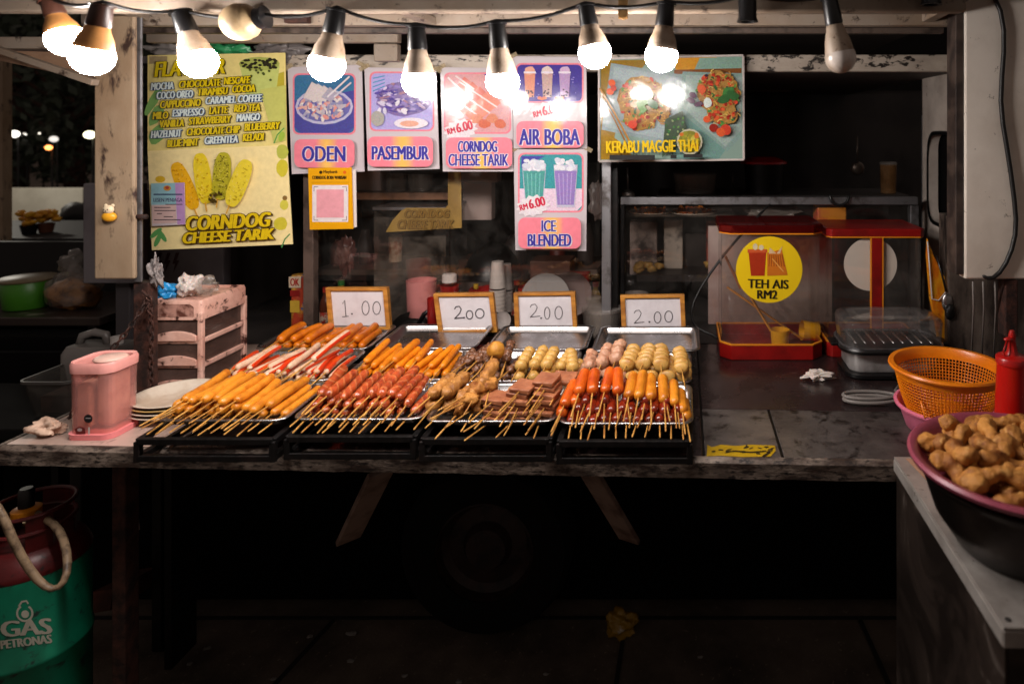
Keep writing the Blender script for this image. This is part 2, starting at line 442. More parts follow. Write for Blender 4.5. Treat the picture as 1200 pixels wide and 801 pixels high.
class Print:
    """flat print on a sheet at depth Y: shapes in photo pixels, stacked in hair-thin layers"""
    def __init__(self, fn, eps=6e-5, first=1):
        self.fn, self.eps, self.k = fn, eps, first
        self.teps = 2.2e-5
        self.v, self.f, self.c = [], [], []
    def layer(self): self.k += 1; return self
    def poly(self, pts, col, newlayer=True):
        if newlayer: self.k += 1
        i = len(self.v)
        self.v += [self.fn(x, y, self.k * self.eps) for x, y in pts]
        self.f.append(tuple(range(i, i + len(pts)))); self.c.append(lin(col))
        return self
    def rect(self, x0, y0, x1, y1, col): return self.poly([(x0, y0), (x1, y0), (x1, y1), (x0, y1)], col)
    def rrect(self, x0, y0, x1, y1, r, col, seg=5):
        pts = []
        for cx, cy, a in ((x1 - r, y0 + r, -90), (x1 - r, y1 - r, 0), (x0 + r, y1 - r, 90), (x0 + r, y0 + r, 180)):
            for k in range(seg + 1):
                t = R(a + 90 * k / seg); pts.append((cx + r * math.cos(t), cy + r * math.sin(t)))
        return self.poly(pts, col)
    def ell(self, cx, cy, rx, ry, col, rot=0, n=16, jit=0.0):
        pts = []
        c, s = math.cos(R(rot)), math.sin(R(rot))
        for k in range(n):
            t = 2 * math.pi * k / n; j = 1 + random.uniform(-jit, jit)
            x, y = rx * j * math.cos(t), ry * j * math.sin(t)
            pts.append((cx + x * c - y * s, cy + x * s + y * c))
        return self.poly(pts, col)
    def stroke(self, pts, w, col):
        n = len(pts); L, Rr = [], []
        for i in range(n):
            a = pts[max(i - 1, 0)]; b = pts[min(i + 1, n - 1)]
            dx, dy = b[0] - a[0], b[1] - a[1]; d = math.hypot(dx, dy) or 1
            nx, ny = -dy / d * w / 2, dx / d * w / 2
            L.append((pts[i][0] + nx, pts[i][1] + ny)); Rr.append((pts[i][0] - nx, pts[i][1] - ny))
        self.k += 1
        for i in range(n - 1):
            self.poly([L[i], L[i + 1], Rr[i + 1], Rr[i]], col, False)
        return self
    def burst(self, cx, cy, rx, ry, n, col, rot=0):
        pts = []
        for k in range(2 * n):
            t = 2 * math.pi * k / (2 * n); q = 1.0 if k % 2 else 0.8
            x, y = rx * q * math.cos(t), ry * q * math.sin(t)
            c, s = math.cos(R(rot)), math.sin(R(rot))
            pts.append((cx + x * c - y * s, cy + x * s + y * c))
        return self.poly(pts, col)
    def text(self, s, x0, y0, x1, y1, col, outline=None, ow=0.6, bold=0.5, shear=0.0, rot=0):
        """bold and outline come from shifted copies, each on its own hair-thin layer"""
        base, fs = text2d(s, 0.0, shear)
        xs = [p[0] for p in base]; ys = [p[1] for p in base]
        mx, my, Mx, My = min(xs), min(ys), max(xs), max(ys)
        c, sn = math.cos(R(rot)), math.sin(R(rot))
        k0 = self.k; self.tn = 0
        def put(dx, dy, cc):
            self.tn += 1
            i = len(self.v)
            for x, y in base:
                u = (x - mx) / (Mx - mx) * (x1 - x0 - bold) + bold / 2 + dx; w = (y - my) / (My - my) * (y1 - y0) - dy
                px = x0 + u * c + w * sn; py = y1 + u * sn - w * c
                self.v.append(self.fn(px, py, k0 * self.eps + 1e-4 + self.tn * self.teps))
            for f in fs: self.f.append(tuple(q + i for q in f)); self.c.append(lin(cc))
        if outline:
            for dx, dy in ((-1, 0), (1, 0), (0, -1), (0, 1), (-.8, -.8), (.8, .8), (-.8, .8), (.8, -.8), (1.6, 1.3)):
                put(dx * ow * (1 + bold * 0.6), dy * ow, outline)
        self.tn += 2
        for dx in (-0.5, 0.5, -0.17, 0.17): put(dx * bold, 0, col)
        return self
    def build(self, name, parent, mat=None):
        off = wloc(parent)
        me = bpy.data.meshes.new(name)
        me.from_pydata([tuple(Vector(p) - off) for p in self.v], [], self.f)
        at = me.color_attributes.new('Col', 'FLOAT_COLOR', 'CORNER')
        for p, c in zip(me.polygons, self.c):
            for li in p.loop_indices: at.data[li].color = (*c[:3], 1)
        me.materials.append(mat or m_print)
        o = bpy.data.objects.new(name, me); COL.objects.link(o); o.parent = parent
        return o

def plane_fn(Y):
    return lambda x, y, d: P(x, y, Y) - Vector((0, d, 0))

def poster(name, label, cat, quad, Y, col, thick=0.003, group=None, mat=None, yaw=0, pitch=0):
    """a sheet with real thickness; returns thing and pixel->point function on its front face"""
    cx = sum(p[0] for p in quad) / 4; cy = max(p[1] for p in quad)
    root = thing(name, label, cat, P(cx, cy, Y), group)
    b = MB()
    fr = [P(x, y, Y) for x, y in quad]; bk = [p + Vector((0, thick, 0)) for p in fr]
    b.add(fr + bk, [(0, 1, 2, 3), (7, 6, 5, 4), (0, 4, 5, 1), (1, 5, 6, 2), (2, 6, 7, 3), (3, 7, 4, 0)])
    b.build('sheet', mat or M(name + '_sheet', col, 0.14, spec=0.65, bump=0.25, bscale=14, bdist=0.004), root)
    return root, plane_fn(Y)

# ------------------------------------------------------------------ ground
g = MB(); g.box(-300, 150, -20, 90, -0.3, 0.0)
m_ground = M('night_asphalt', '#6a5c50', 0.8, 0, '#3a2f27', 4, 0.38, 0.68, '#8a7a6a', 60, 0.62, 0.7, bump=0.8, bscale=120)
tag(g.build('ground', m_ground, origin=(0, 0, 0)), kind='structure')
g = MB(); g.box(-300, 150, 90, 91, -0.3, 60)
tag(g.build('sky', M('night_sky', '#0a0807', 1.0), origin=(0, 90, 0)), kind='structure')

# concrete kerb strip and paving joints just behind the wheel line
m_joint = M('joint_dirt', '#120e0b', 0.9)
for (xa, ya, xb, yb) in ((-1.9, 2.16, 0.9, 2.16), (-1.24, 1.2, -1.10, 2.15), (-0.2, 1.2, -0.18, 2.15), (0.62, 1.2, 0.56, 2.15)):
    g = MB(); g.bar((xa, ya, 0.002), (xb, yb, 0.002), 0.012, 0.004)
    tag(g.build('pavement_joint', m_joint), kind='structure')
# ------------------------------------------------------------------ the food truck
truck = thing('food_truck', 'old cream food truck with open side hatch and rusty drop-down counter', 'food truck', (-0.35, 2.2, 0))
CH = 0.89                                            # counter top height
def cy_front(x): return 1.357 - 0.036 * (x - 0.398)   # front edge of the counter
XL, XR = -1.415, 0.95
EY = lambda x, d: cy_front(x) + d
# pale sheet on the left part of the counter
def slab(x0, x1, d0, d1, z0, z1):
    vs = []
    for z in (z0, z1):
        for x, d in ((x0, d0), (x1, d0), (x1, d1), (x0, d1)): vs.append(Vector((x, EY(x, d) if d < 0.6 else 1.357 + d, z)))
    return vs, [(3, 2, 1, 0), (4, 5, 6, 7), (0, 1, 5, 4), (1, 2, 6, 5), (2, 3, 7, 6), (3, 0, 4, 7)]
b = MB(); b.add(*slab(XL, XR, 0.02, 0.75, CH - 0.03, CH - 0.004)); b.build('counter_board', m_black, truck)
b = MB(); b.add(*slab(XL, -1.06, 0.004, 0.73, CH - 0.003, CH)); b.build('counter_sheet', m_lefttop, truck, bevel=0.001)
b = MB(); b.add(*slab(-1.055, 0.04, 0.004, 0.73, CH - 0.003, CH)); b.build('counter_sheet', m_darktop, truck, bevel=0.001)
b = MB(); b.add(*slab(0.045, XR, 0.238, 0.73, CH - 0.003, CH)); b.build('counter_sheet', m_darktop, truck, bevel=0.001)
b = MB(); b.add(*slab(0.045, 0.198, 0.004, 0.234, CH - 0.003, CH + 0.001)); b.build('counter_sheet', m_slab, truck, bevel=0.001)
b = MB(); b.add(*slab(0.204, XR, 0.004, 0.234, CH - 0.003, CH + 0.001)); b.build('counter_sheet', m_slab, truck, bevel=0.001)
# rusty angle-iron lip
b = MB()
loops = []
for x in [XL + (0.43 - XL) * k / 60 for k in range(61)]:
    y = cy_front(x); j = 0.0003 * math.sin(x * 37) + 0.0003 * math.sin(x * 91)
    loops.append([Vector((x, y + 0.003, CH + 0.001)), Vector((x, y - 0.004 + j, CH + 0.0005)), Vector((x, y - 0.012 + j, CH - 0.006)), Vector((x, y - 0.012 + j, CH - 0.036 + j)), Vector((x, y + 0.003, CH - 0.036))])
b.loft(loops, True, True); b.build('counter_lip', m_rustedge, truck, autosm=50)
b = MB()
b.loft([[Vector((XL - 0.01, y, CH + 0.001)), Vector((XL - 0.001, y, CH + 0.001)), Vector((XL - 0.001, y, CH - 0.036)), Vector((XL - 0.01, y, CH - 0.036))] for y in (1.412, 1.7, 2.1)], True, True)
b.build('counter_lip', m_rustedge, truck)
# support struts under the counter
for a, c in (((447, 552), (408, 632)), ((690, 552), (738, 632))):
    b = MB(); b.bar(P(*a, 1.47), P(c[0], c[1], 1.62), 0.055, 0.012); b.build('strut', M('strut_paint', '#8a7468', 0.55, 0, '#5b4238', 12), truck, bevel=0.002)
b = MB(); b.box(-1.255, -1.225, 1.50, 1.54, 0.0, CH - 0.036); b.build('counter_leg', m_rust, truck, bevel=0.003)
# chassis and body under the counter
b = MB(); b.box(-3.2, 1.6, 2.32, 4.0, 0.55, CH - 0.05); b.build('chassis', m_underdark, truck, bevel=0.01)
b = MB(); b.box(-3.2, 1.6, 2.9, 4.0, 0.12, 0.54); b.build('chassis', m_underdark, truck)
b = MB(); b.box(-3.2, 1.6, 2.19, 2.21, 0.04, CH - 0.06); b.build('underbody_skirt', m_underdark, truck)  # black sheet added as deep shade under the truck, hides the ground behind
# wheel
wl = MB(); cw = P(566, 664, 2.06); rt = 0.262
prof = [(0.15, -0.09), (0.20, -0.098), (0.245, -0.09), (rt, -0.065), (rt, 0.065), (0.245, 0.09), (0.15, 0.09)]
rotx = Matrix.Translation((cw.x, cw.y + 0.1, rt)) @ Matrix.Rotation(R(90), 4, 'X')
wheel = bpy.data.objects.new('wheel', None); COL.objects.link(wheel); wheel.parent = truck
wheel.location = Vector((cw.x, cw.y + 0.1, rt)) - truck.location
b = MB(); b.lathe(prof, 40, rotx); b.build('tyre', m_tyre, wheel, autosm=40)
b = MB(); b.lathe([(0.152, 0.085), (0.145, 0.09), (0.14, 0.06), (0.12, 0.045), (0.075, 0.05), (0.06, 0.075), (0.0, 0.078)], 40, rotx); b.build('rim', m_rim, wheel, autosm=40)

# roof: edge beams, ribs, stained underside
b = MB(); b.box(-1.75, 0.85, 1.15, 3.45, 1.90, 1.93); b.build('roof', m_ceil, truck)
b = MB(); b.box(-1.30, 0.53, 1.275, 1.305, 1.767, 1.85)
b.build('roof_beam', m_cream, truck, bevel=0.004)
b = MB(); b.box(-1.46, 0.64, 1.306, 1.66, 1.835, 1.842); b.build('roof_panel', M('roof_liner', '#7a6a5c', 0.6, 0, '#4a3a30', 8), truck)
b = MB(); b.box(-1.47, 0.66, 1.665, 1.70, 1.800, 1.830); b.build('roof_beam', m_cream, truck, bevel=0.004)
b = MB(); b.box(-1.47, 0.69, 1.80, 1.825, 1.800, 1.815); b.build('roof_beam', M('dark_roof_beam', '#5b4d44', 0.5, 0, '#2b211c', 20), truck, bevel=0.003)
b = MB(); b.bar(P(1118, 2, 1.5), P(1082, 22, 1.7), 0.03, 0.03); b.build('roof_rib', m_cream, truck, bevel=0.003)
b = MB(); b.bar(P(440, -4, 1.46), P(508, 27, 1.68), 0.03, 0.02); b.build('roof_rib', m_cream, truck, bevel=0.003)
b = MB(); b.bar(P(130, 0, 1.46), P(170, 22, 1.68), 0.03, 0.02); b.build('roof_rib', m_cream, truck, bevel=0.003)
# bracket plates and a brass hanger under the roof edge
b = MB()
p = P(350, 22, 1.655); b.box(p.x - 0.028, p.x + 0.028, 1.64, 1.66, p.z - 0.012, p.z + 0.03); b.build('hanger_plate', m_rust, truck, bevel=0.002)
b = MB(); p = P(730, 12, 1.265); b.box(p.x - 0.009, p.x + 0.009, 1.266, 1.272, p.z - 0.016, p.z + 0.03)
b.tube([(p.x, 1.262, p.z - 0.008), (p.x, 1.276, p.z - 0.008)], 0.009, 12); b.build('hanger_hook', M('old_brass', '#8a6a42', 0.4, 0.7, '#6a4a26', 20), truck, bevel=0.001)

# tube frame above the left posters
b = MB(); p0, p1 = P(170, 33, 1.9), P(466, 50, 1.9)
b.box(p0.x, p1.x, 1.9, 1.93, p1.z, p0.z); b.build('frame_tube', m_cream, truck, bevel=0.005)
b = MB(); p0, p1 = P(437, 51, 1.9), P(465, 72, 1.9); b.box(p0.x, p1.x, 1.902, 1.93, p1.z, p0.z); b.build('frame_tube', m_cream, truck, bevel=0.004)
# long fascia bar over the opening and ceiling of the cabin
b = MB(); p0, p1 = P(334, 64, 2.0), P(1120, 84, 2.0)
b.box(p0.x, p1.x, 2.0, 2.03, p1.z, p0.z); b.build('fascia_bar', M('chipped_fascia', '#b3a698', 0.5, 0, '#94877a', 9, 0.4, 0.7, '#1e1713', 24, 0.56, 0.62, bump=0.3, stretch=(1, 1, 2.2)), truck, bevel=0.004)
zc = P(0, 84, 2.0).z
b = MB(); b.box(-1.6, 0.82, 2.031, 3.4, zc, zc + 0.02); b.build('cabin_ceiling', m_ceil, truck)
b = MB(); b.box(-1.6, 1.2, 3.4, 3.43, 0.3, zc + 0.02); b.build('cabin_wall', m_darkwall, truck)
b = MB(); b.box(-1.6, 1.2, 2.09, 3.4, CH - 0.04, CH - 0.004); b.build('cabin_floor', m_darkwall, truck)
b = MB(); b.box(-1.62, -1.6, 2.35, 3.43, 0.3, zc + 0.02); b.build('cabin_wall', m_darkwall, truck)
b = MB(); p0, p1 = P(878, 100, 3.1), P(925, 107, 3.1); b.box(p0.x, p1.x, 3.0, 3.1, p1.z, zc - 0.002); b.build('cabin_lamp', M('unlit_lamp_cover', '#a08472', 0.5), truck, bevel=0.004)
# right end wall with a rounded window hole
xw = 0.808
b = MB()
def hole_wall(bm, x, y0, y1, z0, z1, wy0, wy1, wz0, wz1, r):
    seg = 6; inner = []
    for cy, cz, a in ((wy1 - r, wz1 - r, 0), (wy0 + r, wz1 - r, 90), (wy0 + r, wz0 + r, 180), (wy1 - r, wz0 + r, 270)):
        for k in range(seg + 1):
            t = R(a + 90 * k / seg); inner.append((cy + r * math.cos(t), cz + r * math.sin(t)))
    outer = []
    for (cy, cz) in inner:
        dy, dz = cy - (wy0 + wy1) / 2, cz - (wz0 + wz1) / 2
        outer.append((y1 if dy > 0 else y0, z1 if dz > 0 else z0))
    for dx in (0,):
        bm.loft([[Vector((x + 0.03, a, c)) for a, c in inner], [Vector((x, a, c)) for a, c in inner], [Vector((x, a, c)) for a, c in outer]])
hole_wall(b, xw, 1.98, 2.30, CH, zc + 0.03, 2.02, 2.24, 1.25, 1.53, 0.05)
b.build('end_wall', M('end_wall_paint', '#b7aca2', 0.5, 0, '#8d8178', 6, 0.4, 0.7, '#3a2d26', 30, 0.66, 0.72), truck, autosm=30)
b = MB(); b.loft([[Vector((xw - 0.004, 2.02 + 0.11 + (0.115 + d) * math.copysign(min(1, abs(math.cos(t)) ** 0.45), math.cos(t)), 1.39 + (0.145 + d) * math.copysign(min(1, abs(math.sin(t)) ** 0.45), math.sin(t)))) for t in [2 * math.pi * k / 28 for k in range(28)]] for d in (-0.006, 0.006)])
b.build('window_seal', m_blackplastic, truck)
b = MB(); b.box(xw + 0.04, xw + 0.05, 1.98, 2.4, CH, 1.7); b.build('door_gap', m_underdark, truck)
b = MB(); p = P(1086, 180, 2.3); b.box(p.x - 0.012, p.x + 0.012, 2.3, 2.32, CH, P(0, 135, 2.3).z); b.build('end_post', m_alu, truck, bevel=0.002)
b = MB(); b.box(xw + 0.004, 1.6, 2.301, 2.32, 0.3, zc + 0.03); b.build('end_wall', m_darkwall, truck)
# white side panel on the far right (open hatch door) and grimy body below it
b = MB(); p0, p1 = P(1131, -30, 1.6), P(1131, 327, 1.6)
b.box(p0.x, p0.x + 0.9, 1.6, 1.64, p1.z, p0.z); b.build('side_panel', m_panel, truck, bevel=0.004)
b = MB(); b.box(p0.x - 0.020, p0.x - 0.001, 1.605, 1.66, p1.z + 0.01, p0.z); b.build('panel_edge', M('dark_panel_edge', '#2a211e', 0.5, 0, '#4a3d36', 18), truck, bevel=0.002)
b = MB(); p0, p1 = P(1098, 322, 1.95), P(1300, 440, 1.95)
b.box(p0.x + 0.012, 1.6, 1.90, 1.97, CH - 0.02, P(0, 250, 1.95).z)
b.build('body_side', M('grimy_body_side', '#8a7b70', 0.5, 0, '#2b211c', 5, 0.36, 0.6, '#14100e', 22, 0.55, 0.66, bump=0.3, stretch=(1, 1, 0.3)), truck, bevel=0.004)
for px in (1140, 1152, 1166):
    b = MB(); b.tube([P(px, 330, 1.6), P(px + 1, 360, 1.63), P(px - 2, 430, 1.72)], 0.0022, 6); b.build('drip_wire', m_greycable, truck, smooth=True)
b = MB(); b.box(p0.x + 0.03, p0.x + 0.06, 1.60, 1.64, P(0, 395, 1.6).z, P(0, 328, 1.6).z); b.build('panel_hinge', m_rust, truck, bevel=0.003)
b = MB(); b.tube([P(1153, -20, 1.592), P(1176, 10, 1.592), P(1178, 60, 1.592), P(1170, 120, 1.592), P(1180, 170, 1.592), P(1190, 240, 1.592), P(1192, 275, 1.592), P(1180, 310, 1.592), P(1163, 330, 1.592), P(1150, 322, 1.592)], 0.006, 8)
b.build('power_cable', m_cable, truck, smooth=True, sub=1)
# left pillar (folded hatch arm), its steel channel and the rusty post under it
b = MB(); p0, p1 = P(110, 18, 1.6), P(157, 327, 1.6)
b.box(p0.x, p1.x, 1.6, 1.612, p1.z, p0.z); b.build('pillar', m_pillar, truck, bevel=0.004)
b = MB(); p0, p1 = P(159, 20, 1.62), P(168, 330, 1.62); b.box(p0.x, p1.x, 1.614, 1.620, p1.z, p0.z); b.build('pillar_channel', m_alu, truck, bevel=0.002)
b = MB(); b.tube([P(158, 254, 1.61), P(172, 254, 1.61)], 0.006, 10); b.build('pillar_bolt', m_rust, truck, smooth=True)
b = MB(); p0, p1 = P(156, 331, 1.62), P(174, 480, 1.62); b.box(p0.x, p1.x, 1.62, 1.65, CH, p0.z); b.build('post', m_rust, truck, bevel=0.002)
b = MB(); p = P(164, 318, 1.6); b.blob((p.x + 0.016, 1.628, p.z - 0.005), 0.018, 1.2, 4, (0.6, 0.5, 1.6), 4); b.build('tied_rag', M('grey_rag', '#8a8280', 0.6, 0, '#4a4444', 60), truck, smooth=True)
# cabin front frame posts and the glass between
def vpost(px0, px1, py0, py1, Y, m, d=0.03, name='frame_post'):
    a, c = P(px0, py0, Y), P(px1, py1, Y)
    b = MB(); b.box(a.x, c.x, Y, Y + d, c.z, a.z); return b.build(name, m, truck, bevel=0.002)
m_brownpost = M('brown_post', '#57473f', 0.5, 0, '#3a2d27', 16)
vpost(355, 367, 86, 392, 2.02, m_brownpost)
vpost(705, 716, 86, 388, 2.02, m_alu)
vpost(717, 724, 180, 388, 2.05, m_black)
vpost(727, 1076, 231, 240, 2.2, m_alu, 0.025, 'frame_rail')
vpost(1067, 1077, 241, 420, 2.2, m_alu)
vpost(727, 732, 241, 420, 2.2, m_black)
def pane(px0, px1, py0, py1, Y, m=m_glass):
    a, c = P(px0, py0, Y), P(px1, py1, Y)
    b = MB(); b.box(a.x, c.x, Y, Y + 0.004, c.z, a.z); return b.build('glass_pane', m, truck)
zb = PY0 + F * (HC - CH) / 2.08
pane(368, 526.5, 190, 329, 2.08); pane(527.5, 703, 190, 329, 2.08)
pane(368, 526.5, 330.5, zb, 2.08); pane(527.5, 703, 330.5, zb, 2.08)
pane(733, 1066, 241, 421, 2.21)
# left awning flap seen from below
b = MB(); b.box(-2.9, -1.45, 1.62, 1.65, P(0, 57, 1.62).z, P(0, 43, 1.62).z); b.build('awning_beam', m_cream, truck, bevel=0.003)
b = MB(); b.add([P(-60, 58, 1.64), P(100, 62, 1.64), P(118, 97, 1.66), P(-60, 42, 2.6), P(-60, 61, 1.652), P(100, 65, 1.652), P(118, 100, 1.672), P(-60, 45, 2.612)], [(0, 1, 2, 3), (7, 6, 5, 4), (0, 4, 5, 1), (1, 5, 6, 2), (2, 6, 7, 3), (3, 7, 4, 0)])
b.build('awning_flap', M('awning_paint', '#8d6f58', 0.6, 0, '#5e4434', 6), truck)
b = MB(); b.bar(P(-20, 52, 1.60), P(112, 97, 1.58), 0.02, 0.015); b.build('awning_stay', m_cream, truck, bevel=0.002)
# grey electric cabinet at the left behind
m_gd = M('cabinet_edge', '#3e393b', 0.5)
cab = thing('electric_cabinet', 'grey metal cabinet with three dark lightning marks behind the pink drawers', 'cabinet', P(198, 500, 2.3))
a, c = P(152, 222, 2.3), P(262, 470, 2.3)
b = MB(); b.box(a.x, c.x, 2.3, 2.34, 0.5, a.z); b.build('front_panel', m_greypaint, cab, bevel=0.004)
a, c = P(97, 215, 2.22), P(165, 332, 2.22)
b = MB(); b.box(a.x, c.x, 2.22, 2.25, c.z, a.z); b.build('door', m_greypaint, cab, bevel=0.004)
a, c = P(135, 332, 2.26), P(152, 470, 2.26)
b = MB(); b.box(a.x, c.x, 2.26, 2.29, 0.6, a.z); b.build('side_strip', m_gd, cab, bevel=0.003)
pr = Print(plane_fn(2.299))
for i in range(3):
    x = 183 + i * 10
    pr.poly([(x + 3, 296), (x + 7, 296), (x + 4, 305), (x + 7, 305), (x, 320), (x + 2, 309), (x - 1, 309)], '#3a1a1c')
pr.build('lightning_mark', cab, m_matte)

# ------------------------------------------------------------------ string of bulbs
def bulb(gp, sp, Y, label, lit=True, neck=None, globe=None, sock=None, dia=None, dy=0.0):
    """gp = photo pixel of the globe centre, sp = pixel of the socket top"""
    c = P(*gp, Y); s = P(*sp, Y + dy)
    r = (dia or 40) * 0.93 * Y / F / 2
    d = (s - c); L = d.length; d.normalize()
    root = thing('light_bulb', label, 'light bulb', s, 'bulbs on the string under the roof')
    q = Vector((0, 0, 1)).rotation_difference(d).to_matrix().to_4x4()
    m = Matrix.Translation(c) @ q
    gpf = [(0, -r)] + [(r * math.sin(R(t)), -r * math.cos(R(t))) for t in range(14, 116, 10)]
    b = MB(); b.lathe(gpf, 20, m); b.build('globe', globe or (m_globe if lit else m_globeoff), root, smooth=True)
    zt = -r * math.cos(R(114)); rt = r * math.sin(R(114))
    npf = [(rt * 1.005, zt - 0.001), (rt * 1.005, zt + 0.002), (r * 0.80, zt + (L - zt) * 0.22), (r * 0.60, zt + (L - zt) * 0.40), (r * 0.52, zt + (L - zt) * 0.52), (r * 0.45, zt + (L - zt) * 0.54), (0, zt + (L - zt) * 0.545)]
    b = MB(); b.lathe(npf, 20, m); b.build('housing', neck or m_neck, root, autosm=40)
    spf = [(0, zt + (L - zt) * 0.50), (r * 0.54, zt + (L - zt) * 0.50), (r * 0.58, zt + (L - zt) * 0.54), (r * 0.50, L - r * 0.12), (r * 0.62, L - r * 0.10), (r * 0.62, L), (0, L)]
    b = MB(); b.lathe(spf, 16, m); b.build('socket', sock or m_socket, root, autosm=40)
    return root, s
YB = 1.25
bl = [
 bulb((77, 46), (58, 0), 1.16, 'lit bulb with orange housing, leftmost of the string', neck=m_neckor, sock=m_socketbrown, dia=42),
 bulb((108, 66), (120, 5), 1.10, 'lit bulb with brown socket hanging in front of the cream pillar', neck=m_neckor, sock=m_socketbrown, dia=47),
 bulb((233, 72), (211, 14), YB, 'lit bulb hanging tilted over the yellow flavour poster', dia=43),
 bulb((282, 26), (312, 20), YB, 'dusty unlit bulb turned sideways above the yellow flavour poster', lit=False, globe=m_globedirty, neck=m_globedirty, dia=47),
 bulb((383, 76), (395, 11), YB, 'lit bulb hanging above the poster of oden', dia=43),
 bulb((491, 95), (488, 31), YB, 'lit bulb hanging above the poster of pasembur', dia=41),
 bulb((589, 96), (582, 27), YB, 'lit bulb hanging above the poster of corndog cheese tarik', dia=41),
 bulb((697, 62), (686, 6), YB, 'lit bulb between the drinks posters and the noodle salad poster', dia=41),
 bulb((775, 66), (781, 4), YB, 'lit bulb hanging above the noodle salad poster', dia=41),
 bulb((985, 68), (972, -2), YB, 'unlit white bulb hanging alone at the right end', lit=False, dia=39),
]
# empty sockets
for (x, y0, y1, lab) in ((876, -6, 26, 'empty black bulb socket between the lit bulbs and the unlit white one'), (1091, -16, 6, 'empty black bulb socket at the right end of the roof edge')):
    a, c = P(x, y0, YB), P(x, y1, YB)
    root = thing('bulb_socket', lab, 'bulb socket', a)
    b = MB(); b.lathe([(0, 0.0), (0.017, 0.0), (0.017, c.z - a.z + 0.008), (0.020, c.z - a.z), (0.013, c.z - a.z), (0.012, (c.z - a.z) * 0.4), (0, (c.z - a.z) * 0.4)], 16, Matrix.Translation(a))
    b.build('shell', m_socket, root, autosm=40)
    b = MB(); b.lathe([(0, (c.z - a.z) * 0.5), (0.004, (c.z - a.z) * 0.5), (0.004, (c.z - a.z) * 0.8), (0, (c.z - a.z) * 0.8)], 8, Matrix.Translation(a)); b.build('contact', m_alu, root)
# cable
pts = [P(40, -6, 1.16)] + [s for _, s in bl]
pts.insert(10, P(876, -4, YB)); pts.append(P(1091, -14, YB)); pts.append(P(1140, -20, YB))
cp = []
for a, c in zip(pts, pts[1:]):
    n = 8
    sag = 0.012 + 0.03 * (c - a).length
    for k in range(n):
        t = k / n; q = a.lerp(c, t); q.z += 0.004 - sag * 4 * t * (1 - t) * 0.6; cp.append(q)
b = MB(); b.tube(cp, 0.0035, 6)
tag(b.build('light_cable', m_cable, smooth=True), 'thin black cable that carries the string of bulbs', 'cable')

# ------------------------------------------------------------------ posters
YP = 1.97
m_tape = glass('clear_tape', (0.9, 0.86, 0.78), haze=0.25, hazecol='#c9b99a')
def menu_poster(name, label, quad, Y, pic, band, words, art, price=None, over=None):
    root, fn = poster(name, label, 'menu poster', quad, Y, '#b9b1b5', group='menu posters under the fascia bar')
    p = Print(fn)
    x0, y0, x1, y1 = pic
    p.rrect(x0 - 2, y0 - 2, x1 + 2, y1 + 2, 7, '#e0808e')
    art(p, x0, y0, x1, y1)
    if price:
        cx, cy, tx = price
        p.burst(cx, cy, 21, 13, 13, '#d9d4d8', -12)
        p.text('RM', cx - 15, cy - 1, cx - 5, cy + 6, '#c22f48', rot=-14, bold=0.9)
        p.text(tx, cx - 4, cy - 7, cx + 16, cy + 4, '#c22f48', rot=-14, bold=1.3)
    p.build('picture', root, m_photo)
    p2 = Print(fn, first=300)
    x0, y0, x1, y1 = band
    p2.rrect(x0, y0, x1, y1, 8, '#e07d8c')
    n = 13
    w = x1 - x0
    a, c = (0.36, 0.72)
    from_ = lin('#e07d8c'); to_ = lin('#e3b25c')
    for k in range(n):                                      # orange stripe of the printed band, soft at both sides
        t0, t1 = a + (c - a) * k / n, a + (c - a) * (k + 1) / n
        f = math.sin(math.pi * (k + 0.5) / n)
        colr = tuple(from_[i] * (1 - f) + to_[i] * f for i in range(3))
        p2.poly([(x0 + w * t0, y0), (x0 + w * t1, y0), (x0 + w * t1, y1), (x0 + w * t0, y1)], colr, k == 0)
    p2.build('title_band', root)
    p3 = Print(fn, first=322)
    for (s, a0, b0, a1, b1) in words:
        p3.text(s, a0, b0, a1, b1, '#3b3590', '#d9d0d6', ow=0.6, bold=min(1.6, (a1 - a0) / len(s) * 0.19))
    p3.build('lettering', root)
    b = MB()
    for (x, y), a in ((quad[0], -0.5), (quad[1], 0.5)):
        c_ = P(x, y, Y - 0.0022); m = Matrix.Translation(c_) @ Matrix.Rotation(a, 4, 'Y')
        b = MB(); b.box(-0.016, 0.016, -0.0003, 0.0003, -0.006, 0.006, m); b.build('tape', m_tape, root)
    return root

def art_clip(p, x0, y0, x1, y1, col): p.rrect(x0, y0, x1, y1, 6, col)
def inside(x0, y0, x1, y1, m=3): return random.uniform(x0 + m, x1 - m), random.uniform(y0 + m, y1 - m)

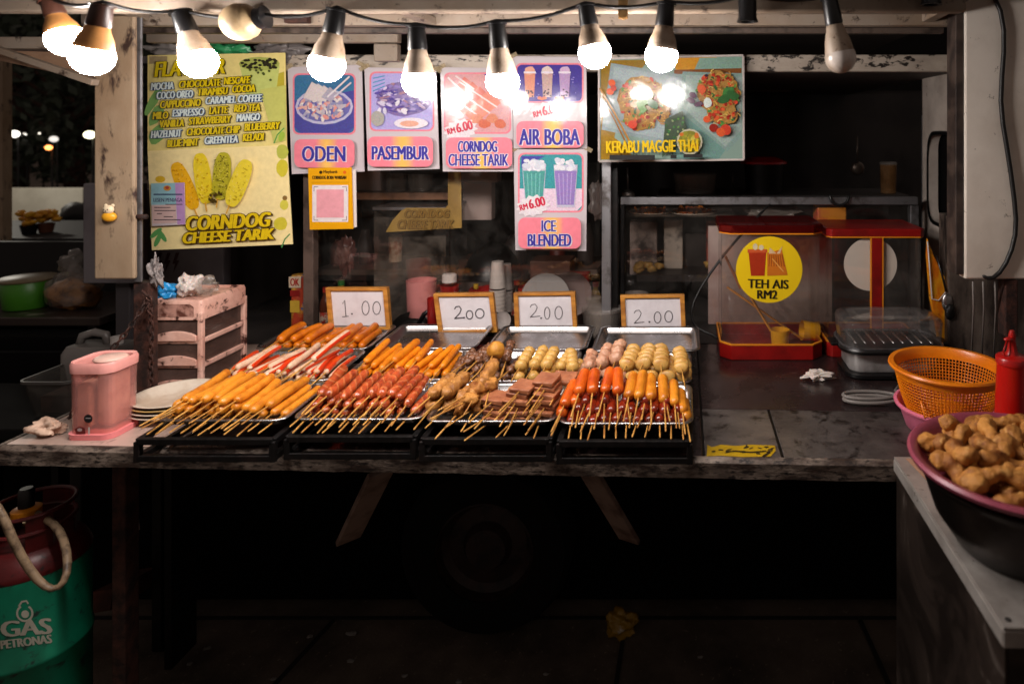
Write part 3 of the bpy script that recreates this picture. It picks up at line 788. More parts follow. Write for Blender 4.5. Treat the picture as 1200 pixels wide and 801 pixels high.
def art_oden(p, x0, y0, x1, y1):
    art_clip(p, x0, y0, x1, y1, '#3c6f96')
    p.poly([(x0, y0 + 30), (x1, y0 + 18), (x1, y1 - 7), (x1 - 7, y1), (x0 + 7, y1), (x0, y1 - 7)], '#4a4a94')
    p.ell((x0 + x1) / 2, y0 + 37, 34, 21, '#b9b6cf'); p.ell((x0 + x1) / 2, y0 + 37, 31, 18, '#6b6aa8')
    for i in range(110):
        t = random.uniform(0, 6.28); q = math.sqrt(random.random())
        p.ell((x0 + x1) / 2 + 28 * q * math.cos(t), y0 + 36 + 16 * q * math.sin(t), random.uniform(2, 5), random.uniform(1.2, 2.4), random.choice(['#c9c0c0', '#b8b0bb', '#d5a39c', '#a8a3b8', '#dcd2cc', '#d98f86', '#8f8fb0']), random.uniform(0, 180), 9)
    for i in range(4):
        p.poly([(x0 + 12 + i * 7, y0 + 26), (x0 + 22 + i * 7, y0 + 8 + i * 2), (x0 + 32 + i * 7, y0 + 14 + i * 3), (x0 + 26 + i * 6, y0 + 32)], random.choice(['#bdb6bd', '#cfc5c3', '#aaa4b4']))
    p.stroke([(x1 - 30, y0 + 26), (x1 - 4, y0 + 2)], 2, '#d9d3d6'); p.stroke([(x1 - 22, y0 + 26), (x1 - 2, y0 + 9)], 2, '#cfc8cf')
def art_pasembur(p, x0, y0, x1, y1):
    art_clip(p, x0, y0, x1, y1, '#a9a2d6')
    for i in range(4): p.stroke([(x0 + 2, y0 + 6 + i * 5), (x0 + 16, y0 + 3 + i * 4)], 1.2, '#3f8ab0')
    p.ell((x0 + x1) / 2 + 2, y0 + 30, 32, 20, '#7c6aa0', 0, 20, 0.06)
    for i in range(120):
        t = random.uniform(0, 6.28); q = math.sqrt(random.random())
        p.ell((x0 + x1) / 2 + 2 + 30 * q * math.cos(t), y0 + 28 + 18 * q * math.sin(t), random.uniform(2, 7), random.uniform(0.6, 1.8), random.choice(['#5a4a9a', '#4d3f8c', '#8b7ab8', '#b7a0b0', '#a07888', '#6d5a8c', '#c9bcd8']), random.uniform(-40, 40), 8)
    for i in range(6): p.ell(*inside(x0 + 4, y0 + 28, x1 - 24, y1 - 8), 4, 2.2, random.choice(['#d8d3dd', '#c8c2d4']), random.uniform(0, 180), 9)
    p.ell(x0 + 9, y1 - 13, 8, 9, '#a3a098', 0, 14, 0.08)
    p.ell(x1 - 24, y1 - 7.5, 20, 6.5, '#d9d2da'); p.ell(x1 - 26, y1 - 7, 11, 3.6, '#d8a28c')
def art_corndog(p, x0, y0, x1, y1):
    art_clip(p, x0, y0, x1, y1, '#cf9a9c')
    p.poly([(x1 - 30, y0), (x1 - 4, y0), (x1, y0 + 4), (x1, y0 + 34)], '#5f58a0')
    for i in range(5):
        a = (x0 + 4 + i * 7, y0 + 34 + i * 5); c = (x0 + 26 + i * 9, y0 + 6 + i * 6)
        p.stroke([a, c], 10, random.choice(['#cf6f62', '#d98672', '#c96a58'])); 
        for k in range(3):
            t = 0.2 + 0.28 * k; q = (a[0] + (c[0] - a[0]) * t, a[1] + (c[1] - a[1]) * t)
            p.stroke([(q[0] - 5, q[1] - 4), (q[0] + 6, q[1] + 3)], 1.8, '#e6d4d2')
    for i in range(5): p.ell(x0 + 28 + i * 9, y1 - 10 - (i % 2) * 6, 7, 5.5, random.choice(['#d27a5c', '#c86a50', '#cf8468']), 0, 12, 0.12)
    p.stroke([(x0 + 3, y0 + 4), (x0 + 24, y0 + 24)], 2.2, '#e8dcdc'); p.stroke([(x0 + 12, y0 + 2), (x0 + 34, y0 + 18)], 2, '#e3d3d3')
def cup(p, x, y0, y1, w, body, lid, top):
    p.poly([(x - w, y0), (x + w, y0), (x + w * 0.76, y1), (x - w * 0.76, y1)], body)
    p.ell(x, y0 - w * 0.35, w * 0.95, w * 0.75, top, 0, 12, 0.1)
    p.rect(x - w * 1.08, y0 - 1, x + w * 1.08, y0 + 1.2, lid)
def art_boba(p, x0, y0, x1, y1):
    art_clip(p, x0, y0, x1, y1, '#43388c')
    for i in range(26): p.ell(*inside(x0, y0, x1, y1), random.uniform(0.5, 1.3), random.uniform(0.4, 1.1), '#8a82c4', 0, 6)
    for i, c in enumerate(('#cf8a72', '#b89a94', '#a98cb4')):
        x = x0 + 15 + i * 20.5
        cup(p, x, y0 + 9, y1 - 5, 6.5, c, '#d8d0da', ('#d6a08c', '#cfc0b8', '#c0a4c0')[i])
        for k in range(9): p.ell(x + random.uniform(-4, 4), y1 - 6 - random.uniform(0, 8), 1.1, 1.1, '#3a2a40', 0, 7)
        for k in range(3): p.ell(x - 9 + k * 3, y1 - 4 + (k % 2), 2.6, 2, '#d2785e', 0, 8)
def art_ice(p, x0, y0, x1, y1):
    art_clip(p, x0, y0, x1, y1, '#3f9298')
    p.poly([(x0, y1 - 26), (x1, y1 - 26), (x1, y1 - 6), (x1 - 6, y1), (x0 + 6, y1), (x0, y1 - 6)], '#d9c4d4')
    p.poly([(x0 + 2, y0 + 2), (x0 + 30, y0 + 2), (x0 + 2, y0 + 16)], '#4a4a9c')
    for x, c, c2 in ((x0 + 17, '#4f9590', '#6fb0a8'), (x1 - 19, '#8d78b4', '#a894c6')):
        p.poly([(x - 14, y0 + 12), (x + 14, y0 + 12), (x + 10.5, y1 - 4), (x - 10.5, y1 - 4)], '#b9b6c8')
        p.poly([(x - 13, y0 + 19), (x + 13, y0 + 19), (x + 9.5, y1 - 7), (x - 9.5, y1 - 7)], c)
        for k in (-8, -3, 2, 7): p.stroke([(x + k, y0 + 22), (x + k * 0.75, y1 - 8)], 1.4, c2)
        for k in range(16): p.ell(x + random.uniform(-11, 11), y0 + 12 + random.uniform(-6, 6), random.uniform(2.5, 5), random.uniform(2, 4), random.choice(['#d5d6dd', '#c6cad6', '#e2e0e6']), 0, 9, 0.1)

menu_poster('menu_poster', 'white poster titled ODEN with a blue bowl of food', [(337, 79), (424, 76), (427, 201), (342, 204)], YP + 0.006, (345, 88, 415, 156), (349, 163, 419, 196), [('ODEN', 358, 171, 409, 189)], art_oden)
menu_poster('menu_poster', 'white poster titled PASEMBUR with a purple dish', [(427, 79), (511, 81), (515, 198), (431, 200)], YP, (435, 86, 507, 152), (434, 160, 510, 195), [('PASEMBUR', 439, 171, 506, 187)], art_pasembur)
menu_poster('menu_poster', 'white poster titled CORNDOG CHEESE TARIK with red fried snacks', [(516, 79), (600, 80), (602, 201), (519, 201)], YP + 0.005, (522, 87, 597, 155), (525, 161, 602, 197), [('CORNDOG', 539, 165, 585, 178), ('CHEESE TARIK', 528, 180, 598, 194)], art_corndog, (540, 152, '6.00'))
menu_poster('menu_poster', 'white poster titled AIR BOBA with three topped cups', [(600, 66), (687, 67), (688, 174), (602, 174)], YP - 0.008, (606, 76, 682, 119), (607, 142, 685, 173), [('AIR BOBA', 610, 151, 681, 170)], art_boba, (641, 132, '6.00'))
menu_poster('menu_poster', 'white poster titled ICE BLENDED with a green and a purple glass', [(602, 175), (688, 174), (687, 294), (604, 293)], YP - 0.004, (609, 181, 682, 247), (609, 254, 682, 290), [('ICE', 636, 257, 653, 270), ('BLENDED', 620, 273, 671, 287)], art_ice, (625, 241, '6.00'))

# small yellow payment card hung in front of the first posters (its square code is left out)
root, fn = poster('payment_card', 'small yellow card with a white square hung under the ODEN poster', 'payment card', [(361, 197), (412, 196), (414, 268), (363, 269)], YP - 0.012, '#d89a10')
b = MB(); q = [P(409, 198, YP - 0.006), P(417, 199, YP - 0.006), P(418, 266, YP - 0.006), P(412, 267, YP - 0.006)]
b.add(q + [v + Vector((0, 0.002, 0)) for v in q], [(0, 1, 2, 3), (7, 6, 5, 4), (0, 4, 5, 1), (1, 5, 6, 2), (2, 6, 7, 3), (3, 7, 4, 0)]); b.build('card_stand', m_white, root)
p = Print(fn)
p.rect(366, 217, 408, 260, '#ddd3d4')
p.stroke([(368, 224), (368, 219), (373, 219)], 0.7, '#3a3030'); p.stroke([(401, 219), (406, 219), (406, 224)], 0.7, '#3a3030')
p.stroke([(368, 253), (368, 258), (373, 258)], 0.7, '#3a3030'); p.stroke([(401, 258), (406, 258), (406, 253)], 0.7, '#3a3030')
p.rect(371, 222, 403, 255, '#dd9aa4')
p.text('Maybank', 379, 199.5, 396, 204, '#3a2a10', bold=0.4)
p.ell(376, 202, 2, 2, '#3a2a10')
p.rect(365, 213.4, 409, 213.9, '#a87410')
p.text('CORNDOG BOBA WARISAN', 366, 206, 406, 210, '#2f2210', bold=0.5)
p.ell(404, 202, 2, 2, '#d9661e')
p.build('print', root)

# yellow flavour poster
root, fn = poster('flavour_poster', 'yellow poster listing drink flavours in slanted lettering, upper of the two yellow sheets', 'menu poster', [(173, 65), (334, 62), (336, 177), (173, 180)], YP - 0.002, '#eed98a', group='yellow posters on the left')
p = Print(fn)
p.poly([(174, 66), (333, 63), (335, 176), (174, 179)], '#e8d688'); p.rect(175, 66, 196, 75, '#a8946c')
for (x, y, w, h) in ((175, 118, 5, 20), (176, 135, 7, 14), (176, 158, 8, 12)): p.ell(x + w, y, w, h, '#7cae5c', 30, 12, 0.1)
p.poly([(316, 90), (333, 84), (334, 120), (322, 118)], '#bcae3a')
p.poly([(281, 76), (328, 77), (322, 118), (290, 118)], '#c3cc74')
p.ell(304, 75, 24, 8, '#a8b058'); 
for i in range(46): p.ell(304 + random.uniform(-21, 21), 74 + random.uniform(-5, 6), 2.3, 1.5, '#2c2a18', 0, 8)
for i in range(12): p.ell(304 + random.uniform(-14, 14), 86 + random.uniform(-6, 8), 1.6, 1.5, '#4d5726', 0, 8)
p.poly([(306, 105), (336, 100), (336, 165), (322, 168)], '#c3c46a')
p.stroke([(322, 168), (326, 158), (334, 150)], 1.5, '#5f9a4c'); p.ell(331, 160, 3.5, 6, '#9cba48', 20)
p.build('picture', root)
p = Print(fn, first=120)
YL, OL, WH, BL = '#dfc51a', '#3c300c', '#d8e6e2', '#1d3a66'
p.text('FLAVOUR', 183, 73, 266, 91, YL, OL, ow=0.7, bold=2.0, shear=0.25, rot=-3)
def fl(s, x0, x1, y, c): p.text(s, x0, y - 4.4, x1, y + 4.2, YL if c else WH, OL if c else BL, ow=0.7, bold=1.15, shear=0.25, rot=-3.2)
for row in ((('MOCHA', 179, 206, 102, 0), ('CHOCOLATE', 212, 262, 99.5, 1), ('NESCAFE', 264, 296, 95.5, 1)),
            (('COCO OREO', 186, 229, 112.5, 0), ('TIRAMISU', 234, 270, 108.5, 1), ('COCOA', 274, 301, 105, 1)),
            (('CAPPUCCINO', 190, 238, 123, 1), ('CARAMEL COFFEE', 243, 310, 118.5, 0)),
            (('MILO', 181, 200, 136, 1), ('ESPRESSO', 204, 242, 133, 0), ('LATTE', 247, 270, 130, 1), ('RED TEA', 276, 307, 127.5, 1)),
            (('VANILLA', 190, 218, 145.5, 1), ('STRAWBERRY', 223, 274, 142.5, 1), ('MANGO', 279, 307, 138.5, 0)),
            (('HAZELNUT', 179, 216, 158, 0), ('CHOCOLATE CHIP', 221, 284, 155, 1), ('BLUEBERRY', 288, 331, 149.5, 1)),
            (('BLUE MINT', 198, 236, 168.5, 1), ('GREENTEA', 242, 281, 165, 0), ('KELADI', 286, 312, 161.5, 1))):
    for a in row: fl(*a)
p.build('lettering', root)
# yellow corndog poster
root, fn = poster('corndog_poster', 'yellow poster with four corn dogs above the words CORNDOG CHEESE TARIK', 'menu poster', [(173, 177), (336, 170), (343, 286), (178, 293)], YP - 0.008, '#f2dfa2', group='yellow posters on the left')
p = Print(fn)
p.poly([(174, 178), (335, 171), (342, 285), (179, 292)], '#f2dfa2')
for (x, y, r) in ((331, 178, 9), (331, 197, 10), (329, 262, 8), (333, 240, 6)): p.ell(x, y, min(r, 338 - x), r, random.choice(['#cfc23c', '#d2c94e', '#b9bd52']), 0, 14, 0.06)
for (x, y, a) in ((185, 281, 25), (190, 276, -35), (183, 273, 50)): p.ell(x, y, 3, 9, '#5da05a', a, 10)
p.stroke([(330, 290), (334, 280), (340, 274)], 1.4, '#4a8a50'); p.ell(334, 232, 3, 3, '#8a6a3a', 0, 8)
p.ell(188, 210, 6, 4, '#d8b02c', 0, 10)
def dog(cx, cy, L, w, rot, col, c2, n):
    pts = []
    c, s = math.cos(R(rot)), math.sin(R(rot))
    for k in range(24):
        t = 2 * math.pi * k / 24
        x = w * math.copysign(abs(math.cos(t)) ** 0.7, math.cos(t)); y = L * math.copysign(abs(math.sin(t)) ** 0.8, math.sin(t))
        pts.append((cx + x * c - y * s, cy + x * s + y * c))
    p.poly(pts, col)
    for i in range(n):
        x, y = random.uniform(-w * 0.8, w * 0.8), random.uniform(-L * 0.85, L * 0.85)
        p.ell(cx + x * c - y * s, cy + x * s + y * c, random.uniform(0.6, 1.5), random.uniform(0.5, 0.9), random.choice(c2), random.uniform(0, 180), 6)
    p.stroke([(cx - (L - 2) * s, cy + (L - 2) * c), (cx - (L + 9) * s, cy + (L + 9) * c)], 1.6, '#d9a23a')
dog(217, 218, 30, 10, -24, '#e8b01a', ['#c98a0c', '#e8bc3a'], 60)
dog(239, 209, 30, 10, -8, '#ead02c', ['#cba416', '#ecd35a'], 60)
dog(262, 206, 28, 10.5, 6, '#b9b02c', ['#6b6418', '#8d8620', '#d8cc50'], 130)
dog(284, 214, 29, 10.5, 21, '#e6d03a', ['#bfa420', '#e6d464'], 60)
for i in range(14): p.ell(258 + random.uniform(-7, 7), 230 + random.uniform(-5, 6), 2, 1.6, '#4a3a14', random.uniform(0, 90), 7)
p.build('picture', root)
p = Print(fn, first=160)
p.text('CORNDOG', 221, 253, 321, 270, '#e0c01c', '#4a3410', ow=0.9, bold=2.4, shear=0.22, rot=-3)
p.text('CHEESE TARIK', 217, 272, 325, 285, '#e0c01c', '#4a3410', ow=0.9, bold=2.4, shear=0.22, rot=-3)
p.build('lettering', root)
# permit stuck on that poster
root, fn = poster('permit_sticker', 'small pastel permit paper stuck on the yellow corndog poster', 'permit', [(177, 215), (216, 214), (217, 263), (178, 265)], YP - 0.022, '#c6bcc0', 0.0015)
p = Print(fn)
p.poly([(177, 215), (216, 214), (216, 240), (177, 240)], '#8fbcc8'); p.poly([(205, 215), (216, 214), (217, 263), (208, 263)], '#b890c4')
p.poly([(178, 241), (206, 240), (207, 261), (179, 262)], '#d2b4b0')
p.ell(196, 220.5, 4.5, 3.2, '#c08a3a'); p.ell(196, 220, 2.4, 1.8, '#a8453a')
p.rect(180, 227, 214, 228.6, '#3c4a6a'); p.text('LESEN PENIAGA', 180, 232, 214, 236.5, '#4a4a66', bold=0.3)
for i, (a, c) in enumerate(((194, 214), (181, 200), (181, 206), (184, 190), (192, 203), (181, 212))): p.rect(a, 239 + i * 3.6, c, 240 + i * 3.6, '#4d4248')
p.build('print', root)

# noodle salad poster, framed in clear plastic
root, fn = poster('noodle_poster', 'wide framed poster of two plates of noodle salad', 'menu poster', [(703, 70), (870, 66), (871, 186), (703, 188)], YP - 0.004, '#7d958b', 0.006)
b = MB()
for a, c in (((702, 69), (871, 65)), ((871, 66), (871.5, 187)), ((872, 187), (702, 189)), ((702, 189), (702, 69))):
    b.bar(P(*a, YP - 0.006), P(*c, YP - 0.006), 0.006, 0.006)
b.build('frame', m_dimwhite, root, bevel=0.001)
p = Print(fn, eps=4e-5)
p.poly([(704, 71), (760, 70), (730, 110), (715, 187), (704, 187)], '#8a6c22')
p.poly([(704, 150), (725, 165), (745, 187), (704, 187)], '#96741e')
p.poly([(790, 68), (840, 67), (828, 84), (792, 84)], '#c48a2a'); p.poly([(820, 68), (869, 67), (869, 90), (812, 86)], '#7f9f90')
p.poly([(790, 82), (869, 80), (869, 86), (790, 87)], '#7a4a26')
p.poly([(716, 74), (800, 88), (789, 170), (705, 152)], '#8b9c9e')
p.poly([(720, 78), (796, 91), (786, 165), (709, 149)], '#9aa9ab')
p.poly([(800, 84), (869, 86), (869, 160), (852, 178), (796, 128)], '#7f9a93'); p.poly([(804, 88), (869, 90), (869, 152), (850, 172), (800, 126)], '#95a9a2')
p.poly([(796, 130), (850, 176), (842, 187), (786, 187)], '#6d938b')
NO = ['#c9a04a', '#b8893a', '#d8b868', '#a87a34', '#c08a4a', '#8a5a2a']; RD = ['#b03420', '#c2402a', '#8f2418', '#d0582e']; GR = ['#3f7a3c', '#2f5f30', '#5a8a3a']
def dish(cx, cy, rx, ry, rot, n, seed, pr):
    random.seed(seed)
    p.ell(cx, cy, rx, ry, '#a37a3c', rot, 26, 0.07)
    for i in range(n):
        t = random.uniform(0, 6.28); q = math.sqrt(random.random())
        x, y = cx + rx * q * math.cos(t), cy + ry * q * math.sin(t)
        k = random.random()
        if k < pr: p.ell(x, y, random.uniform(1.5, 3.4), random.uniform(1.2, 2.6), random.choice(RD), random.uniform(0, 180), 8, 0.1)
        elif k < pr + 0.12: p.ell(x, y, random.uniform(1.5, 3.6), random.uniform(1, 2), random.choice(GR + ['#3a2230']), random.uniform(0, 180), 7, 0.15)
        else:
            a = random.uniform(0, 6.28); d = random.uniform(2, 5)
            p.stroke([(x + d * math.cos(a + k2), y + d * math.sin(a + k2) * 0.8) for k2 in (0, 0.7, 1.4, 2.1)], random.uniform(0.7, 1.2), random.choice(NO))
dish(752, 116, 28, 26, 10, 190, 3, 0.16); dish(750, 140, 20, 12, 0, 60, 4, 0.25); dish(776, 130, 9, 14, 0, 50, 8, 0.1)
dish(841, 108, 25, 24, 0, 180, 5, 0.32); dish(846, 132, 18, 14, 20, 90, 6, 0.35)
for (x, y, s) in ((718, 98, 4), (716, 108, 4), (720, 104, 3.4), (742, 146, 5), (836, 150, 5), (850, 152, 6), (844, 155, 5), (828, 140, 4), (822, 105, 5)): p.ell(x, y, s * 1.1, s, random.choice(RD), random.uniform(0, 90), 12)
for (x, y) in ((756, 120), (760, 114), (752, 126), (766, 122)): p.ell(x, y, 8, 4.5, random.choice(GR), random.uniform(-50, 50), 9, 0.2)
for (x, y) in ((852, 108), (858, 112), (848, 116)): p.ell(x, y, 8, 5, random.choice(GR), random.uniform(-50, 50), 9, 0.2)
for (x, y) in ((809, 118), (818, 122), (812, 112)): p.ell(x, y, 5, 3, random.choice(['#3a2634', '#5a3a52', '#b9a4b4']), random.uniform(-50, 50), 9, 0.2)
p.ell(829, 121, 5, 6, '#cfdad2', 0, 10, 0.1)
p.poly([(780, 140), (800, 130), (806, 160), (776, 184)], '#3f4f3c')
for i in range(26): p.ell(random.uniform(780, 802), random.uniform(138, 172), 1.6, 1.1, random.choice(GR + ['#8a9a6a']), random.uniform(0, 180), 7)
p.ell(808, 166, 15, 15, '#b9b59a'); p.ell(808, 166, 13, 13, '#7d7a2c')
for i in range(26): p.ell(808 + random.uniform(-9, 9), 165 + random.uniform(-9, 8), 3, 2.3, random.choice(['#a89a34', '#8b8a2a', '#c06a2a', '#b8b04a']), random.uniform(0, 180), 9)
p.stroke([(704, 104), (722, 134), (742, 172)], 2.0, '#a8742a'); p.stroke([(705, 112), (720, 138), (738, 174)], 1.8, '#8a5a1e')
random.seed(9)
p.build('picture', root, m_photo)
p = Print(fn, first=1000, eps=4e-5)
p.k = 960
p.text('KERABU MAGGIE THAI', 712, 165, 818, 179, '#d8b418', None, bold=1.1, rot=-1)
p.rect(716, 181, 768, 186.5, '#2f2f2f'); p.rect(786, 181, 793, 185, '#2f2f2f'); p.rect(801, 180, 823, 184, '#2f2f2f')
p.build('lettering', root)

# ------------------------------------------------------------------ price cards
def poly8(cx, cy, rx, ry): return [(cx + rx * math.cos(t), cy + ry * math.sin(t)) for t in [2 * math.pi * k / 18 - 1.5 for k in range(19)]]
def price_card(quad, strokes, label, Y=1.955):
    cx = sum(q[0] for q in quad) / 4; by = max(q[1] for q in quad)
    root = thing('price_card', label, 'price sign', P(cx, by, Y), 'price cards behind the trays')
    Q = [P(x, y, Y) for x, y in quad]
    C_ = sum(Q, Vector()) / 4
    I = [v + (C_ - v).normalized() * 0.0155 for v in Q]
    b = MB(); t = Vector((0, 0.012, 0)); f = Vector((0, -0.004, 0))
    b.loft([[v + t for v in Q], [v + f for v in Q], [v + f for v in I], [v + t * 0.4 for v in I]])
    b.build('frame', m_wood, root, bevel=0.0012)
    O = [v + (C_ - v).normalized() * 0.0145 for v in Q]
    b = MB(); b.add([v + Vector((0, 0.003, 0)) for v in O] + [v + Vector((0, 0.007, 0)) for v in O], [(0, 1, 2, 3), (7, 6, 5, 4)])
    b.build('paper', m_paper, root)
    b = MB(); b.bar(C_ + Vector((0, 0.012, 0)), Vector((C_.x, Y + 0.06, Q[2].z)), 0.02, 0.004); b.build('stand_leg', m_wood, root)
    p = Print(lambda x, y, d: P(x, y, Y) + Vector((0, 0.0022 - d, 0)))
    for s, w in strokes: p.stroke(s, w, '#4a4448')
    p.build('writing', root, m_matte)
def two(x, y, s): return [(x - 5 * s, y - 7 * s), (x - 3 * s, y - 10 * s), (x + 1 * s, y - 10.5 * s), (x + 3.4 * s, y - 7 * s), (x + 1.5 * s, y - 2 * s), (x - 5 * s, y + 5 * s), (x - 3 * s, y + 4.4 * s), (x + 7 * s, y + 3.4 * s)]
def dot(x, y): return [(x - 1.0, y), (x, y - 0.3), (x + 1.0, y)]
price_card([(382, 337), (454, 336.5), (458, 386), (386, 387)], [([(401, 356), (403.5, 352), (405, 371)], 0.9), ([(400.5, 371.3), (408, 370.6)], 0.8), (dot(412, 368), 1.4), (poly8(428, 361, 4.2, 8), 0.9), (poly8(441, 361, 4.4, 7.5), 0.9)], 'wood framed price card reading 1.00')
price_card([(508, 344), (578, 343), (583, 389), (514, 391)], [(two(537, 369, 0.95), 1.4), (dot(543.5, 372.5), 1.9), (poly8(550, 369, 3.8, 5), 1.3), (poly8(562, 367.5, 5, 5.5), 1.3)], 'wood framed price card reading 2.00 beside the red squeeze bottle')
price_card([(602, 343), (674, 342), (677, 391), (604, 391)], [(two(626, 367, 1.0), 0.9), (dot(634, 373), 1.8), (poly8(641, 367, 3.2, 7), 0.9), (poly8(654.5, 366.5, 4.4, 7.5), 0.9)], 'wood framed price card reading 2.00 in front of the white plate')
price_card([(727, 346), (802, 345), (804, 393), (729, 393)], [(two(748, 374, 1.0), 0.9), (dot(761, 377.5), 1.9), (poly8(770.5, 372, 4, 6.5), 1.0), (poly8(783.5, 371, 4.6, 6.5), 1.0)], 'wood framed price card reading 2.00, rightmost beside the drink case')

# ------------------------------------------------------------------ display stands and trays
def trayz(Y): return 0.943 + (Y - 1.36) * (0.021 / 0.57)
COLS = {'A': (-1.085, -0.802), 'B': (-0.795, -0.528), 'C': (-0.522, -0.256), 'D': (-0.250, 0.022)}
def Y0(x): return 1.360 - 0.034 * (x + 0.1)
m_standlabel = {'A': 'leftmost black iron stand carrying three trays of fish and crab sticks', 'B': 'black iron stand under the red hotdog tray', 'C': 'black iron stand under the luncheon meat tray', 'D': 'rightmost black iron stand under the orange sausage tray'}
for k, (x0, x1) in COLS.items():
    y0 = Y0((x0 + x1) / 2); y1 = y0 + 0.60
    if k == 'A': y0 -= 0.02
    root = thing('tray_stand', m_standlabel[k], 'display stand', ((x0 + x1) / 2, (y0 + y1) / 2, CH), 'black stands under the food trays')
    zf, zr = trayz(y0) - 0.012, trayz(y1) - 0.012
    a, c = x0 + 0.008, x1 - 0.008
    yf = y0 - 0.018; zl = CH + 0.001
    for (x, y, z) in ((a, yf, zf), (c, yf, zf), (a, y1, zr), (c, y1, zr)):
        b = MB(); b.bar((x, y, zl if y == y1 else CH + 0.001), (x, y, z), 0.012); b.build('leg', m_black, root, bevel=0.0015)
    b = MB(); b.bar((a, yf, zf), (c, yf, zf), 0.012); b.bar((a, y1, zr), (c, y1, zr), 0.012)
    b.bar((a, yf, zf - 0.001), (a, y1, zr - 0.001), 0.0118); b.bar((c, yf, zf - 0.001), (c, y1, zr - 0.001), 0.0118)
    for t in (0.33, 0.66): b.bar((a, yf + (y1 - yf) * t, zf + (zr - zf) * t), (c, yf + (y1 - yf) * t, zf + (zr - zf) * t), 0.0116)
    b.build('top_frame', m_black, root, bevel=0.0012)
    b = MB(); b.bar((a, yf, zl + 0.007), (c, yf, zl + 0.007), 0.0122); b.bar((a, yf, zl + 0.0075), (a, y1, zl + 0.0075), 0.0119); b.bar((c, yf, zl + 0.0075), (c, y1, zl + 0.0075), 0.0119)
    b.build('foot_frame', m_black, root, bevel=0.0012)

def rloop(x0, x1, y0, y1, r, zf, ins=0.0, seg=5):
    x0, x1, y0, y1 = x0 + ins, x1 - ins, y0 + ins, y1 - ins
    r = max(r - ins, 0.004); o = []
    for cx, cy, a in ((x1 - r, y1 - r, 0), (x0 + r, y1 - r, 90), (x0 + r, y0 + r, 180), (x1 - r, y0 + r, 270)):
        for k in range(seg + 1):
            t = R(a + 90 * k / seg); x, y = cx + r * math.cos(t), cy + r * math.sin(t)
            o.append(Vector((x, y, zf(y))))
    return o
TRAY = {}
def tray(x0, x1, y0, y1, label, dz=0.0):
    z = lambda h: (lambda y: trayz(y) + h + dz)
    b = MB()
    b.loft([rloop(x0, x1, y0, y1, 0.026, z(0.016), 0.0), rloop(x0, x1, y0, y1, 0.026, z(0.0185), 0.001), rloop(x0, x1, y0, y1, 0.026, z(0.019), 0.004),
            rloop(x0, x1, y0, y1, 0.026, z(0.018), 0.010), rloop(x0, x1, y0, y1, 0.026, z(0.015), 0.012), rloop(x0, x1, y0, y1, 0.026, z(0.004), 0.018), rloop(x0, x1, y0, y1, 0.026, z(0.0005), 0.023)], False, True)
    o = b.build('food_tray', m_steel, smooth=True)
    md = o.modifiers.new('solid', 'SOLIDIFY'); md.thickness = 0.0008; md.offset = -1
    tag(o, label, 'tray', 'stainless trays on the black stands')
RY = {}
for k, (x0, x1) in COLS.items():
    y = Y0((x0 + x1) / 2) - (0.015 if k == 'A' else 0)
    RY[k] = [y, y + 0.198, y + 0.398, y + 0.596]
    RW = {'A': [(x0 + 0.02, x1), (x0 - 0.01, x1 - 0.01), (x0 - 0.035, x1 - 0.015)], 'B': [(x0, x1)] * 2 + [(x0 - 0.015, x1 - 0.012)], 'C': [(x0, x1)] * 2 + [(x0 + 0.008, x1 + 0.008)], 'D': [(x0, x1)] * 2 + [(x0 + 0.014, x1 + 0.024)]}[k]
    names = {'A': ['steel tray of yellow fish sausages nearest the white plates', 'steel tray of red and white crab sticks', 'steel tray of fish sausages in front of the 1.00 card'],
             'B': ['steel tray of red scored hotdogs', 'steel tray of yellow sticks behind the red hotdogs', 'empty steel tray in front of the 2.00 card by the red squeeze bottle'],
             'C': ['steel tray of luncheon meat squares and fried rolls', 'steel tray of meatballs and fish balls behind the luncheon meat', 'empty steel tray behind the fish balls'],
             'D': ['steel tray of orange and dark red sausages', 'steel tray of yellow fish cakes and pale squid balls', 'empty steel tray behind the yellow fish cakes, rightmost']}[k]
    for i in range(3):
        tray(RW[i][0], RW[i][1], RY[k][i], RY[k][i + 1] - 0.003, names[i], 0.0005 * i)

# ------------------------------------------------------------------ skewers
from mathutils import noise as mnoise
# a skewer lies along +Y: food from y=0 to y=L, the bare stick sticks out towards -Y
def stick(root, L, out=0.08, r=0.00155):
    b = MB(); b.tube([(0, -out, 0), (0, -out + 0.003, 0), (0, L * 0.9, 0)], [0.0007, r, r], 6)
    b.build('stick', m_bamboo, root, smooth=True)
def capsule(r, L, n=14, ridge=0.0, waves=6, bend=0.0, flat=1.0, taper=0.0, rough=0.0, seed=0):
    loops = []
    ys = []
    for k in range(5): t = R(90 * k / 5); ys.append((r - r * math.cos(t), r * math.sin(t) if k else 0.0006))
    m = 26 if ridge else (22 if rough else 8)
    mid = [(r + (L - 2 * r) * k / m, r) for k in range(m + 1)]
    end = [(L - y, q) for y, q in reversed(ys)]
    for y, q in ys + mid + end:
        w = 1 - ridge * max(0, math.sin(2 * math.pi * waves * y / L)) ** 3
        w *= 1 - taper * abs(2 * y / L - 1) ** 2
        bz = bend * (1 - (2 * y / L - 1) ** 2)
        sh = 0.35 * r if ridge else 0
        l = []
        for t in [2 * math.pi * j / n for j in range(n)]:
            g = 1 + rough * mnoise.noise(Vector((math.cos(t) * 1.5 + seed, y * 90, math.sin(t) * 1.5))) + 0.5 * rough * mnoise.noise(Vector((math.cos(t) * 4 + seed, y * 260, math.sin(t) * 4)))
            l.append(Vector((q * w * g * math.cos(t), y + sh * math.cos(t) * (1 if r < y < L - r else 0), q * w * g * flat * math.sin(t) + bz)))
        loops.append(l)
    return loops
def sk(name, label, group):
    return thing(name, label, 'skewer', (0, 0, 0), group)
PROTO = {}
